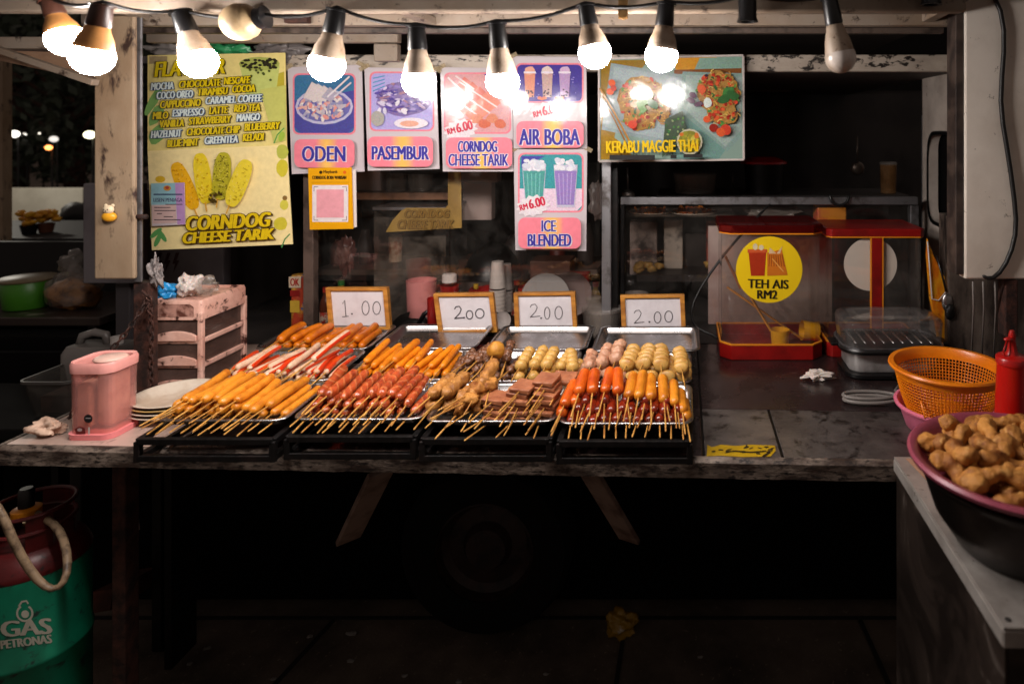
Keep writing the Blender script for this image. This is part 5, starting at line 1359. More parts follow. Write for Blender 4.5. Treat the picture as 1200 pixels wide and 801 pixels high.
b = MB(); b.box(c.x - 0.11, c.x + 0.25, 1.90, 2.06, zc0 - 0.025, zc0 - 0.001); 
for xx in (c.x - 0.10, c.x + 0.22): b.box(xx, xx + 0.02, 1.93, 2.03, 0.02, zc0 - 0.026)
tag(b.build('rack_shelf', m_black), 'narrow black rack that carries the grey jerry can', 'rack')
# clear storage box
a, c = P(22, 447, 1.80), P(82, 503, 1.80)
root = thing('storage_box', 'clear dirty plastic box on the low bench at the far left', 'storage box', ((a.x + c.x) / 2, 1.88, zb2))
b = MB(); b.loft([rl(a.x + 0.02, c.x - 0.008, 1.81, 1.97, 0.02, zb2 + 0.001), rl(a.x, c.x, 1.80, 1.98, 0.02, a.z), rl(a.x, c.x, 1.80, 1.98, 0.02, a.z, 0.003), rl(a.x + 0.02, c.x - 0.008, 1.81, 1.97, 0.02, zb2 + 0.004, 0.003)], True, True); b.build('body', glass('dim_box_plastic', (0.75, 0.74, 0.72), haze=0.05, smear=0.1, hazecol='#8a847e', rough=0.15), root, autosm=50)
b = MB(); b.loft([rl(a.x, c.x, 1.80, 1.98, 0.02, a.z - 0.006, -0.006), rl(a.x, c.x, 1.80, 1.98, 0.02, a.z + 0.001, -0.006), rl(a.x, c.x, 1.80, 1.98, 0.02, a.z + 0.001, -0.0005), rl(a.x, c.x, 1.80, 1.98, 0.02, a.z - 0.006, -0.0005)]); b.build('rim', M('box_rim', '#3f3b38', 0.4), root)
b = MB(); b.box(a.x + 0.03, c.x - 0.015, 1.83, 1.95, zb2 + 0.006, zb2 + 0.05); b.build('content', M('brown_content', '#4a3128', 0.8, 0, '#2c1d17', 20, bump=0.6), root)
# white lit wall, goods and a person far behind
b = MB(); a, c = P(-600, 221, 6.2), P(97, 300, 6.2); b.box(a.x, c.x, 6.2, 6.3, 0.1, a.z)
tag(b.build('white_wall', M('far_white_wall', '#c9c4b6', 0.8, 0, '#b0aa9c', 1.5)), 'low white wall lit by lamps beyond the next stall', 'wall')
b = MB(); a, c = P(-6, 150, 3.5), P(3, 290, 3.5); b.box(a.x, c.x, 3.5, 3.55, zb3, a.z + 0.4)
tag(b.build('stall_post', m_pillar), 'cream post of the next stall at the left edge', 'post')
def small_goods(px, py0, py1, Y, s, mat, label, seed):
    c = P(px, py1, Y); h = P(px, py0, Y).z - c.z
    root = thing('flower_pot', label, 'flower pot', (c.x, c.y, zb3))
    b = MB(); b.lathe([(0, 0), (0.03, 0), (0.04, 0.05), (0.036, 0.05), (0.03, 0.006), (0, 0.006)], 14, Matrix.Translation((c.x, c.y, zb3 + 0.001))); b.build('pot', mat, root, autosm=40)
    b = MB(); r2 = random.Random(seed)
    for k in range(16): b.blob((c.x + r2.uniform(-0.06, 0.06), c.y + r2.uniform(-0.03, 0.03), zb3 + 0.06 + r2.uniform(0, 0.06)), r2.uniform(0.014, 0.026), 0.4, 2, (1, 1, 0.7), k)
    b.build('blossom', M('yellow_blossom', '#d9a01c', 0.6, 0, '#b8741a', 20), root, smooth=True)
small_goods(34, 258, 276, 3.75, 1, m_black, 'yellow flowers in a dark pot on the black counter, left pot', 3)
small_goods(54, 256, 276, 3.80, 1, M('brown_pot', '#5a3018', 0.6), 'yellow flowers in a brown pot on the black counter, right pot', 6)
# person sitting beyond the counter, seen from the side
pc = P(89, 262, 4.5)
def skin_person(name, label, joints, edges, mat, root_i=0):
    me = bpy.data.meshes.new(name)
    base = Vector(joints[root_i][0]); base.z = 0
    me.from_pydata([tuple(Vector(j_[0]) - base) for j_ in joints], edges, [])
    o = bpy.data.objects.new(name, me); COL.objects.link(o); o.location = base
    s = o.modifiers.new('skin', 'SKIN'); s.use_smooth_shade = True
    for i, j_ in enumerate(joints):
        me.skin_vertices[0].data[i].radius = (j_[1], j_[2] if len(j_) > 2 else j_[1])
        me.skin_vertices[0].data[i].use_root = i == root_i
    u = o.modifiers.new('sub', 'SUBSURF'); u.levels = 2; u.render_levels = 2
    me.materials.append(mat)
    return tag(o, label, 'person')
x, y = pc.x, 4.5
zh = P(0, 243, 4.5).z - 0.10
J = [((x, y, zh - 0.66), 0.15, 0.12), ((x - 0.01, y, zh - 0.42), 0.15, 0.12), ((x - 0.02, y, zh - 0.22), 0.16, 0.10), ((x - 0.015, y, zh - 0.13), 0.055), ((x + 0.0, y, zh - 0.02), 0.085, 0.075), ((x + 0.005, y, zh + 0.05), 0.075, 0.07),
     ((x + 0.02, y - 0.20, zh - 0.24), 0.05), ((x + 0.06, y - 0.22, zh - 0.50), 0.042), ((x - 0.16, y - 0.20, zh - 0.52), 0.035), ((x + 0.02, y + 0.20, zh - 0.24), 0.05), ((x + 0.06, y + 0.22, zh - 0.50), 0.042), ((x - 0.16, y + 0.20, zh - 0.52), 0.035),
     ((x - 0.02, y - 0.09, zh - 0.72), 0.08), ((x - 0.42, y - 0.10, zh - 0.70), 0.062), ((x - 0.42, y - 0.10, 0.08), 0.045), ((x - 0.55, y - 0.10, 0.035), 0.035),
     ((x - 0.02, y + 0.09, zh - 0.72), 0.08), ((x - 0.42, y + 0.10, zh - 0.70), 0.062), ((x - 0.42, y + 0.10, 0.08), 0.045), ((x - 0.55, y + 0.10, 0.035), 0.035)]
E = [(0, 1), (1, 2), (2, 3), (3, 4), (4, 5), (2, 6), (6, 7), (7, 8), (2, 9), (9, 10), (10, 11), (0, 12), (12, 13), (13, 14), (14, 15), (0, 16), (16, 17), (17, 18), (18, 19)]
per = skin_person('person', 'dark silhouette of a person seated in profile before the white wall', J, E, M('dark_clothes', '#17110f', 0.8))
b = MB(); b.blob((x + 0.012, y, zh + 0.045), 0.098, 0.15, 3, (1.0, 0.9, 0.95), 3); hair = b.build('hair', M('black_hair', '#0b0908', 0.6), per, smooth=True)
b = MB(); b.box(x - 0.18, x + 0.18, y - 0.18, y + 0.18, zh - 0.85, zh - 0.81)
for sx in (-1, 1):
    for sy in (-1, 1): b.box(x + sx * 0.15 - 0.015, x + sx * 0.15 + 0.015, y + sy * 0.15 - 0.015, y + sy * 0.15 + 0.015, 0.0, zh - 0.81)
tag(b.build('stool', m_blackplastic), 'dark stool under the seated person', 'stool')
# distant night lamps
def far_lamp(px, py, Y, r, col, s, label):
    p = P(px, py, Y)
    root = thing('street_lamp', label, 'lamp', (p.x, p.y, 0))
    b = MB(); b.blob(p, r, 0, 2, (1.25, 0.6, 0.8)); b.build('lamp_head', emit('lamp_glow', col, s), root, smooth=True)
    b = MB(); b.tube([(p.x, p.y + 0.05, 0), (p.x, p.y + 0.05, p.z + r)], 0.012, 8); b.build('pole', m_black, root, smooth=True)
far_lamp(17, 157, 9.0, 0.055, (1, 0.95, 0.85), 3, 'bright white lamp far away at the left edge')
far_lamp(28, 158, 9.6, 0.03, (1, 0.93, 0.8), 2, 'small white lamp just right of the bright one at the left edge')
far_lamp(47, 155, 10.0, 0.035, (1, 0.9, 0.75), 2.5, 'small far lamp in the middle of the dark trees')
far_lamp(57, 173, 9.0, 0.04, (1, 0.28, 0.06), 4, 'small orange lamp among the dark trees')
far_lamp(63, 163, 9.2, 0.05, (0.9, 0.85, 0.78), 0.8, 'dim whitish lamp above the orange one')
far_lamp(105, 158, 8.5, 0.06, (1, 0.95, 0.62), 3, 'warm yellow lamp next to the cream pillar')
ld = bpy.data.lights.new('wall_lamp_light', 'POINT'); ld.energy = 45; ld.color = (1, 0.93, 0.8); ld.shadow_soft_size = 0.15  # unseen point light added to brighten the white wall
lo = bpy.data.objects.new('wall_lamp_light', ld); COL.objects.link(lo); lo.location = P(60, 190, 5.6) + Vector((-0.6, -0.3, 0.9))
# dark trees and a pale tent-like roof behind
def tree(px, Y, h, cr, label, seed, colr):
    c = P(px, 0, Y); r2 = random.Random(seed)
    root = thing('tree', label, 'tree', (c.x, Y, 0))
    b = MB(); b.tube([(c.x, Y, 0), (c.x + 0.05, Y, h * 0.4), (c.x - 0.04, Y, h * 0.75)], [0.16, 0.12, 0.05], 10)
    for k in range(7):
        a = r2.uniform(0, 6.28); z = h * r2.uniform(0.4, 0.7)
        b.tube([(c.x, Y, z), (c.x + cr * 0.6 * math.cos(a), Y + cr * 0.6 * math.sin(a), z + h * 0.2)], [0.05, 0.015], 6)
    b.build('trunk', m_rust, root, smooth=True)
    vs, fs = [], []
    for k in range(2600):
        a = r2.uniform(0, 6.28); u = r2.uniform(-1, 1); q = r2.random() ** 0.4
        cl = Vector((math.sin(3 * a) * 0.2, math.cos(5 * a) * 0.15, math.sin(4 * u) * 0.15))
        p = Vector((c.x, Y, h * 0.72)) + Vector((cr * q * math.sqrt(1 - u * u) * math.cos(a), cr * q * math.sqrt(1 - u * u) * math.sin(a), cr * 0.9 * q * u)) + cl * cr
        d = Vector((r2.uniform(-1, 1), r2.uniform(-1, 1), r2.uniform(-1, 1))).normalized(); e = d.orthogonal().normalized()
        s = r2.uniform(0.05, 0.11); i = len(vs)
        vs += [p - d * s, p + e * s * 0.5, p + d * s, p - e * s * 0.5]; fs.append((i, i + 1, i + 2, i + 3))
    b = MB(); b.add(vs, fs); b.build('crown', M('night_leaves', colr, 0.7, 0, '#1a2310', 2), root)
tree(20, 11.5, 3.3, 2.1, 'dark leafy tree behind the far lamps on the left', 2, '#26301a')
tree(85, 10.5, 2.7, 1.6, 'smaller dark tree behind the warm yellow lamp', 5, '#20281a')

# ------------------------------------------------------------------ gas cylinder on a timber crate under the counter edge
cx, cy_, rg = P(38, 0, 1.50).x, 1.50, 0.101
zg = 0.16
b = MB()
for i in range(4): b.box(cx - 0.20, cx + 0.20, cy_ - 0.19 + i * 0.1, cy_ - 0.11 + i * 0.1, zg - 0.026, zg - 0.001)
for xx in (-0.2, -0.015, 0.17): b.box(cx + xx, cx + xx + 0.03, cy_ - 0.18, cy_ + 0.18, 0.001, zg - 0.0265)
tag(b.build('wooden_crate', M('crate_wood', '#4a3422', 0.8, 0, '#2b1d12', 12, bump=0.5)), 'low timber crate under the gas cylinder', 'crate')
root = thing('gas_cylinder', 'gas cylinder with green body, red shoulder and a beige hose, lower left', 'gas cylinder', (cx, cy_, zg))
mt = Matrix.Translation((cx, cy_, zg))
m_gg = M('cylinder_green', '#0a7a5a', 0.42, 0, '#075a44', 6, 0.4, 0.7, '#1d2a26', 24, 0.58, 0.67, bump=0.15, bscale=40, spec=0.5)
m_gr = M('cylinder_red', '#560d0f', 0.4, 0, '#3a0a0a', 8, 0.4, 0.7, '#1c0b09', 34, 0.58, 0.66, bump=0.2)
zj = P(0, 690, cy_ - rg).z - zg
b = MB(); b.lathe([(0, 0.03), (rg - 0.03, 0.03), (rg - 0.03, 0.0), (rg - 0.02, 0.0), (rg - 0.02, 0.035), (rg - 0.006, 0.06), (rg, 0.09), (rg, zj - 0.185), (rg + 0.0025, zj - 0.182), (rg + 0.0025, zj - 0.175), (rg, zj - 0.172), (rg, zj)], 56, mt); b.build('body', m_gg, root, autosm=40)
b = MB(); b.lathe([(rg, zj + 0.0005), (rg + 0.001, zj + 0.006), (rg - 0.002, zj + 0.014), (rg * 0.90, zj + 0.032), (rg * 0.7, zj + 0.048), (0.03, zj + 0.055), (0, zj + 0.055)], 56, mt); b.build('shoulder', m_gr, root, autosm=40)
ztop = P(0, 590, cy_).z - zg
rc = 0.073
b = MB()
b.lathe([(rc - 0.002, zj + 0.040), (rc, zj + 0.040), (rc, ztop - 0.035), (rc - 0.002, ztop - 0.035)], 40, mt, 1, 1, R(20), R(200))
b.lathe([(rc - 0.002, zj + 0.038), (rc, zj + 0.038), (rc, ztop), (rc - 0.002, ztop)], 12, mt, 1, 1, R(205), R(235)); b.lathe([(rc - 0.002, zj + 0.038), (rc, zj + 0.038), (rc, ztop), (rc - 0.002, ztop)], 12, mt, 1, 1, R(-55), R(-20)); b.lathe([(rc - 0.002, zj + 0.038), (rc, zj + 0.038), (rc, ztop), (rc - 0.002, ztop)], 20, mt, 1, 1, R(60), R(120))
for zz in (ztop, ztop - 0.035): b.tube([Vector((cx + rc * math.cos(t), cy_ + rc * math.sin(t), zg + zz)) for t in [2 * math.pi * k / 40 for k in range(41)]], 0.0045, 8, False)
b.build('collar', m_gr, root, autosm=40)
b = MB(); b.lathe([(0, zj + 0.05), (0.013, zj + 0.05), (0.012, zj + 0.075), (0.016, zj + 0.078), (0.016, zj + 0.085), (0, zj + 0.088)], 16, mt); b.build('valve', M('brass_valve', '#8a6a34', 0.35, 0.8), root, autosm=40)
pv = P(31, 592, cy_ - 0.02)
b = MB(); b.lathe([(0, 0), (0.020, 0), (0.026, 0.004), (0.026, 0.016), (0.019, 0.020), (0, 0.021)], 20, Matrix.Translation((pv.x, pv.y, pv.z - 0.022))); b.build('regulator_ring', M('regulator_orange', '#e08a12', 0.4), root, autosm=40)
b = MB(); b.lathe([(0, 0), (0.014, 0), (0.014, 0.035), (0.011, 0.04), (0, 0.04)], 16, Matrix.Translation((pv.x, pv.y, pv.z - 0.002))); b.build('regulator_knob', m_blackplastic, root, autosm=40)
b = MB(); b.tube([P(-30, 570, 1.33), P(0, 592, 1.33), P(14, 632, 1.335), P(34, 668, 1.345), P(54, 690, 1.35), P(70, 690, 1.36), P(80, 672, 1.37), P(79, 645, 1.40), P(71, 620, 1.44), P(56, 608, 1.47), pv + Vector((0.015, 0, -0.012))], 0.0078, 10)
b.build('hose', M('beige_hose', '#8a735a', 0.5, 0, '#4f3d2e', 40), root, smooth=True, sub=1)
def cyl(x, y, d):
    # the painted mark follows the curved wall
    rr = rg + 0.0006 + d
    k = (x - PX0) / F
    A_, B_, C_ = 1 + k * k, -2 * (k * cx + cy_), cx * cx + cy_ * cy_ - rr * rr
    yy = (-B_ - math.sqrt(max(B_ * B_ - 4 * A_ * C_, 0))) / (2 * A_)
    return Vector((k * yy, yy, HC - (y - PY0) * yy / F))
p = Print(cyl)
WHT = '#b9b4a4'
for s in (-1,):
    ring = [(29 + 9.0 * math.cos(t), 718 + 9.0 * math.sin(t)) for t in [R(-60 + 300 * k / 22) for k in range(23)]]
    p.stroke(ring, 2.4, WHT)
p.ell(29.5, 719, 4.6, 4.6, WHT, 0, 18); p.stroke([(22, 710), (25.5, 704.5), (31, 703.5), (33, 707)], 2.2, WHT)
p.text('GAS', 1, 727.5, 62, 746, WHT, bold=3.2, rot=-4)
p.text('PETRONAS', 1, 750, 62, 760, WHT, bold=1.6, rot=-7)
p.build('lettering', root, m_matte)
# hose of the neighbour / things in the dark under the counter
p = P(150, 598, 1.75); b = MB(); b.tube([p + Vector((-0.01, 0, 0.06)), p + Vector((-0.008, 0, 0.03)), p + Vector((0.006, 0, -0.03)), p + Vector((0.012, 0, -0.055))], [0.008, 0.014, 0.018, 0.015], 12)
b2 = tag(b.build('plastic_tube', M('milky_tube', '#cfc8c6', 0.4), smooth=True), 'short milky plastic tube hanging under the counter beside the rusty leg', 'tube')
b = MB(); b.bar(P(118, 704, 1.85), P(172, 676, 2.1), 0.05, 0.05)
tag(b.build('timber_block', M('red_brown_timber', '#5a2a1a', 0.8, 0, '#3a1a10', 10)), 'red brown timber beam end on the ground behind the gas cylinder', 'timber')

# ------------------------------------------------------------------ right part of the counter
# drink cases
def case(name, label, px0, px1, pyt, pyb, Y, depth, ch, tbar=False):
    a, c = P(px0, pyt, Y), P(px1, pyb, Y)
    x0, x1, zt = a.x, c.x, a.z
    root = thing(name, label, 'drink case', ((x0 + x1) / 2, Y + depth / 2, CH))
    def oct_(z, ins=0.0):
        X0, X1, Y0_, Y1_ = x0 + ins, x1 - ins, Y + ins, Y + depth - ins; k = ch
        return [Vector(q) for q in ((X0 + k, Y0_, z), (X1 - k, Y0_, z), (X1, Y0_ + k, z), (X1, Y1_, z), (X0, Y1_, z), (X0, Y0_ + k, z))]
    hb = 0.042
    b = MB(); b.loft([oct_(CH + 0.001), oct_(CH + hb), oct_(CH + hb, 0.006), oct_(CH + 0.01, 0.006)], True, True); b.build('base', m_red, root, bevel=0.0015)
    b = MB(); b.loft([oct_(CH + hb + 0.0005, -0.001), oct_(CH + hb + 0.004, -0.001), oct_(CH + hb + 0.004, 0.004), oct_(CH + hb + 0.0005, 0.004)]); b.build('trim', M('orange_trim', '#e08a1a', 0.4), root)
    b = MB(); b.loft([oct_(CH + hb - 0.004, 0.0055), oct_(zt - 0.02, 0.0055), oct_(zt - 0.02, 0.0075), oct_(CH + hb - 0.004, 0.0075)]); b.build('clear_wall', m_clear, root)
    b = MB(); b.loft([oct_(zt - 0.022, -0.002), oct_(zt - 0.003, -0.002), oct_(zt, 0.002), oct_(zt - 0.002, 0.02)], False, True); b.build('lid', m_redlid if not tbar else m_red, root, bevel=0.001)
    b = MB(); b.loft([oct_(zt - 0.026, -0.001), oct_(zt - 0.0225, -0.001), oct_(zt - 0.0225, 0.004), oct_(zt - 0.026, 0.004)]); b.build('trim', M('orange_trim', '#e08a1a', 0.4), root)
    return root, x0, x1, zt
root, x0, x1, zt = case('drink_case', 'clear drink case with red base and a round yellow TEH AIS sign', 844, 966, 264, 421, 1.94, 0.22, 0.032)
fn = lambda x, y, d: P(x, y, 1.94) + Vector((0, -0.001 - d, 0)) + Vector((0, 0.0045, 0))
b = MB(); pc_ = P(901.5, 316, 1.94)
b.lathe([(0, 0), (0.0945, 0), (0.0945, 0.0015), (0, 0.0015)], 48, Matrix.Translation((pc_.x, 1.944, pc_.z)) @ Matrix.Rotation(R(90), 4, 'X')); b.build('round_sign', M('sign_yellow', '#e8c414', 0.35), root, autosm=40)
p = Print(lambda x, y, d: P(x, y, 1.9425) + Vector((0, -0.0006 - d, 0)))
p.poly([(877, 294), (898, 294), (896, 323), (880, 323)], '#a8300f'); p.poly([(876, 292), (899, 292), (899, 296), (876, 296)], '#c9562a'); p.ell(885, 289, 3, 4, '#d8c8a0', 0, 9); p.ell(892, 290, 3, 3.4, '#d8c8a0', 0, 9)
p.poly([(899, 296), (916, 292), (923, 322), (899, 323)], '#c9701c'); p.poly([(902, 290), (910, 297), (917, 288), (914, 297), (901, 297)], '#d9b890')
for k in range(7): p.stroke([(902 + k * 2.4, 298), (901 + k * 3, 312)], 0.8, '#8a3a10')
p.stroke([(905, 303), (918, 318)], 1.2, '#e0a050')
p.text('TEH AIS', 876, 326.5, 924, 337, '#231a08', bold=1.0, rot=1.5)
p.text('RM2', 887, 339.5, 911, 349.5, '#231a08', bold=1.2, rot=1)
p.build('sign_print', root, m_matte)
# yellow dippers in the case
def dipper(a, e, r, label, tilt):
    root = thing('dipper', label, 'dipper', a)
    q = Vector((0, 0, 1)).rotation_difference(tilt.normalized()).to_matrix().to_4x4()
    m = Matrix.Translation(a) @ q
    b = MB(); b.lathe([(0, 0), (r * 0.85, 0), (r, 0.05), (r * 0.94, 0.05), (r * 0.8, 0.003), (0, 0.003)], 20, m); b.build('cup', m_yellowpl, root, autosm=40)
    b = MB(); s = m @ Vector((-r * 0.9, 0, 0.045)); b.bar(s, e, 0.009, 0.005); b.build('handle', M('dipper_handle', '#b87414', 0.4), root, bevel=0.001)
zi = CH + 0.012
dipper(Vector((P(914, 0, 2.03).x, 2.03, zi)), P(862, 318, 2.10), 0.029, 'yellow long handled dipper standing upright in the drink case', Vector((0, 0, 1)))
dipper(Vector((P(963, 0, 2.06).x - 0.012, 2.06, zi + 0.034)), P(852, 336, 2.12), 0.030, 'yellow long handled dipper lying on its side in the drink case', Vector((-1, -0.1, 0.12)))
b = MB(); b.bar(P(850, 300, 2.13), P(868, 338, 2.12), 0.012, 0.006)
tag(b.build('wooden_paddle', M('paddle_wood', '#8a4a1c', 0.5)), 'brown wooden paddle leaning inside the drink case, upper left', 'paddle')
root, x0, x1, zt = case('drink_case', 'clear drink case with a red T shaped frame and a round white disc', 970, 1084, 268, 420, 1.965, 0.20, 0.014, True)
a, c = P(1022, 277, 1.964), P(1034, 404, 1.964)
b = MB(); b.box(a.x, c.x, 1.9655, 1.972, CH + 0.042, a.z); b.build('centre_bar', m_red, root, bevel=0.001)
b = MB()
for xx in (a.x - 0.004, c.x + 0.0005): b.box(xx, xx + 0.0035, 1.9660, 1.972, CH + 0.042, a.z)
b.build('trim', M('orange_trim', '#e08a1a', 0.4), root)
pc_ = P(1018, 308, 2.0)
b = MB(); b.lathe([(0, 0), (0.077, 0), (0.077, 0.0015), (0, 0.0015)], 48, Matrix.Translation((pc_.x, 1.982, pc_.z)) @ Matrix.Rotation(R(90), 4, 'X')); b.build('round_disc', M('disc_white', '#ddd4ca', 0.5), root, autosm=40)
# electric steamer
Y = 1.80; c = P(1048, 0, Y)
root = thing('steamer', 'small steel electric steamer with a clear lid in front of the second drink case', 'steamer', (c.x, Y + 0.06, CH))
cyy = Y + 0.062; mt = Matrix.Translation((c.x, cyy, CH))
def sl(z, ins=0.0, yo=0.0): return rloop(c.x - 0.135, c.x + 0.135, cyy - 0.088, cyy + 0.088, 0.055, (lambda y: CH + z), ins)
b = MB(); b.loft([sl(0.001, 0.012), sl(0.006, 0.006), sl(0.014, 0.006), sl(0.017, 0.02)], True, True); b.build('base', m_blackplastic, root, autosm=40)
b = MB(); b.loft([sl(0.0175, 0.022), sl(0.024, 0.018), sl(0.066, 0.018)], False, True); b.build('steel_body', M('brushed_steel', '#c8c4c2', 0.38, 0.55, '#a39e9b', 20), root, autosm=40)
b = MB(); b.loft([sl(0.0665, 0.016), sl(0.070, -0.004), sl(0.078, -0.006), sl(0.083, -0.003), sl(0.083, 0.012), sl(0.076, 0.018)], False, True); b.build('rim', m_blackplastic, root, autosm=40)
for i in range(9):
    b = MB(); x_ = c.x - 0.10 + i * 0.025; b.tube([(x_, cyy - 0.06, CH + 0.092), (x_, cyy + 0.06, CH + 0.092)], 0.003, 6); b.build('rack_bar', m_steel, root, smooth=True)
b = MB(); b.loft([sl(0.0835, 0.004), sl(0.142, 0.000), sl(0.150, 0.003), sl(0.155, 0.012), sl(0.157, 0.03), sl(0.155, 0.031), sl(0.152, 0.014), sl(0.148, 0.006), sl(0.141, 0.003), sl(0.0835, 0.007)]); b.build('clear_lid', glass('lid_plastic', (0.97, 0.97, 0.97), haze=0.012, smear=0.05, hazecol='#d8d0cc'), root, autosm=50)
b = MB(); b.loft([sl(0.1565, 0.03), sl(0.1585, 0.05), sl(0.1565, 0.051), sl(0.1550, 0.03)], True, True); b.build('lid_top', glass('lid_plastic_top', (0.95, 0.95, 0.95), haze=0.05, smear=0.15, hazecol='#b8b0ac'), root, autosm=50)
b = MB(); b.loft([sl(0.083, -0.002), sl(0.087, -0.003), sl(0.087, 0.003), sl(0.083, 0.003)]); b.build('lid_edge', m_alu, root)
for s in (-1, 1):
    b = MB(); b.box(c.x + s * 0.146 - 0.012, c.x + s * 0.146 + 0.012, cyy - 0.025, cyy + 0.025, CH + 0.074, CH + 0.084); b.build('handle', m_blackplastic, root, bevel=0.003)
b = MB(); b.box(c.x - 0.012, c.x + 0.012, cyy - 0.086, cyy - 0.080, CH + 0.006, CH + 0.022); b.build('switch', m_blackplastic, root, bevel=0.002)
# crumpled tissue
c = P(958, 441, 1.79)
crumple('tissue', 'crumpled white tissue on the dark counter before the drink cases', 'tissue', (c.x, c.y, CH + 0.011), 0.014, m_tissue, (2.0, 1.0, 0.85), 33, 1.2)
# remains of a yellow sticker on the metal sheet
fl_ = lambda x, y, d: Vector(((x - 800) * (F * 0.659 / (y - 150)) / F, F * 0.659 / (y - 150), CH + 0.0016 + d))
root = thing('worn_sticker', 'torn yellow and black warning sticker on the metal sheet at the counter edge', 'sticker', fl_(868, 528, 0))
p = Print(fl_)
p.poly([(829, 521), (834, 524), (845, 521), (862, 522.5), (880, 521), (908, 522), (909, 528), (903, 535), (870, 535.5), (846, 534), (828, 534.5)], '#a8860f')
for k in range(16): p.ell(random.uniform(832, 905), random.uniform(522, 534), random.uniform(1, 5), random.uniform(0.5, 1.4), random.choice(['#2a2010', '#4a3a12', '#1b150c']), random.uniform(-30, 30), 8, 0.3)
p.stroke([(850, 530), (862, 529), (880, 530.5), (898, 529)], 1.3, '#1d180d')
p.build('print', root, m_matte)
# coil of grey cable
root_pts = []
for k in range(60):
    t = k / 59 * 4 * math.pi
    root_pts.append(Vector((0.455 + 0.068 * math.cos(t) + 0.004 * k / 59, 1.635 + 0.03 * math.sin(t) + 0.0005 * k, CH + 0.006 + 0.008 * k / 59)))
root_pts += [Vector((0.53, 1.70, CH + 0.006)), Vector((0.56, 1.75, CH + 0.006))]
b = MB(); b.tube(root_pts, 0.0046, 8)
tag(b.build('cable_coil', m_greycable, smooth=True), 'coiled grey cable on the counter beside the pink basin', 'cable')
# pink basin with an orange colander in it
c = P(1110, 0, 1.5); mt = Matrix.Translation((c.x, 1.5, CH))
root = thing('pink_basin', 'bright pink plastic basin under the orange colander', 'basin', (c.x, 1.5, CH))
b = MB(); b.lathe([(0, 0.001), (0.082, 0.001), (0.088, 0.006), (0.104, 0.052), (0.112, 0.053), (0.113, 0.057), (0.106, 0.059), (0.101, 0.054), (0.085, 0.006), (0, 0.005)], 48, mt); b.build('bowl', m_pinkpl, root, autosm=50)
zr = P(0, 427, 1.5).z - CH
root = thing('orange_colander', 'orange plastic colander nested in the pink basin', 'colander', (c.x, 1.5, CH + 0.03))
rb, rt_ = 0.082, 0.112
b = MB(); b.lathe([(rt_ - 0.001, zr - 0.022), (rt_ + 0.001, zr - 0.006), (rt_ + 0.011, zr - 0.006), (rt_ + 0.013, zr - 0.002), (rt_ + 0.011, zr + 0.002), (rt_ + 0.001, zr + 0.002), (rt_ - 0.003, zr - 0.004), (rt_ - 0.0035, zr - 0.022)], 56, mt); b.build('rim', m_orangepl, root, autosm=50)
# woven wall: real bars with holes between
b = MB()
n = 92
z0_, z1_ = 0.032, zr - 0.021
for k in range(n):
    t = 2 * math.pi * k / n
    q = [Vector((c.x + r_ * math.cos(t), 1.5 + r_ * math.sin(t), CH + z_)) for r_, z_ in ((rb, z0_), ((rb * 0.45 + rt_ * 0.55), z0_ * 0.5 + z1_ * 0.5), (rt_ - 0.003, z1_))]
    b.tube(q, 0.0013, 4, False)
for i in range(14):
    f = i / 13; z_ = z0_ + (z1_ - z0_) * f; r_ = rb + (rt_ - 0.003 - rb) * (f + 0.1 * math.sin(math.pi * f))
    b.tube([Vector((c.x + r_ * math.cos(2 * math.pi * k / 48), 1.5 + r_ * math.sin(2 * math.pi * k / 48), CH + z_)) for k in range(49)], 0.0013, 4, False)
b.build('woven_wall', m_orangepl, root, smooth=True)
b = MB()
for i in range(-12, 13):
    x = i * 0.0066; h = math.sqrt(max(0, rb * rb - x * x))
    b.tube([(c.x + x, 1.5 - h, CH + z0_), (c.x + x, 1.5 + h, CH + z0_)], 0.0013, 4, False); b.tube([(c.x - h, 1.5 + x, CH + z0_ + 0.0005), (c.x + h, 1.5 + x, CH + z0_ + 0.0005)], 0.0013, 4, False)
b.build('woven_bottom', m_orangepl, root)
b = MB()
t0 = R(226); b.tube([Vector((c.x + 0.108 * math.cos(t0 - 0.1), 1.5 + 0.108 * math.sin(t0 - 0.1), CH + 0.09)), Vector((c.x + 0.112 * math.cos(t0), 1.5 + 0.112 * math.sin(t0), CH + 0.058)), Vector((c.x + 0.106 * math.cos(t0 + 0.12), 1.5 + 0.106 * math.sin(t0 + 0.12), CH + 0.068))], 0.0022, 6); b.build('broken_strip', m_orangepl, root, smooth=True)
# orange snack pack with a spoon hanging beside the cases
root = thing('orange_packet', 'long orange printed packet hanging behind the steamer on the right', 'packet', P(1102, 420, 1.93))
q = [(1087, 279), (1095, 300), (1106, 322), (1116, 335), (1121, 372), (1116, 400), (1112, 422), (1100, 424), (1098, 390), (1090, 350), (1086, 300)]
b = MB(); f = [P(x, y, 1.925) for x, y in q]; k = [v + Vector((0, 0.012, 0)) for v in f]
b.loft([k, f], True, True); b.build('pack', M('packet_orange', '#c8660e', 0.35, 0, '#d99a1c', 14, 0.4, 0.6, '#7a2a0a', 40, 0.6, 0.68, stretch=(3, 1, 1)), root, bevel=0.003)
b = MB(); b.tube([P(1087, 283, 1.92), P(1090, 320, 1.92), P(1092, 350, 1.92), P(1100, 352, 1.92), P(1108, 342, 1.92), P(1114, 350, 1.92), P(1116, 372, 1.92)], 0.002, 6); b.build('white_edge', m_white, root, smooth=True)
root = thing('ladle', 'dark ladle with a shiny bowl hanging over the orange packet', 'ladle', P(1110, 372, 1.90))
p_ = P(1110, 354, 1.90); b = MB(); b.blob(p_, 0.022, 0, 3, (0.7, 0.35, 1.2)); b.build('bowl', m_steel, root, smooth=True)
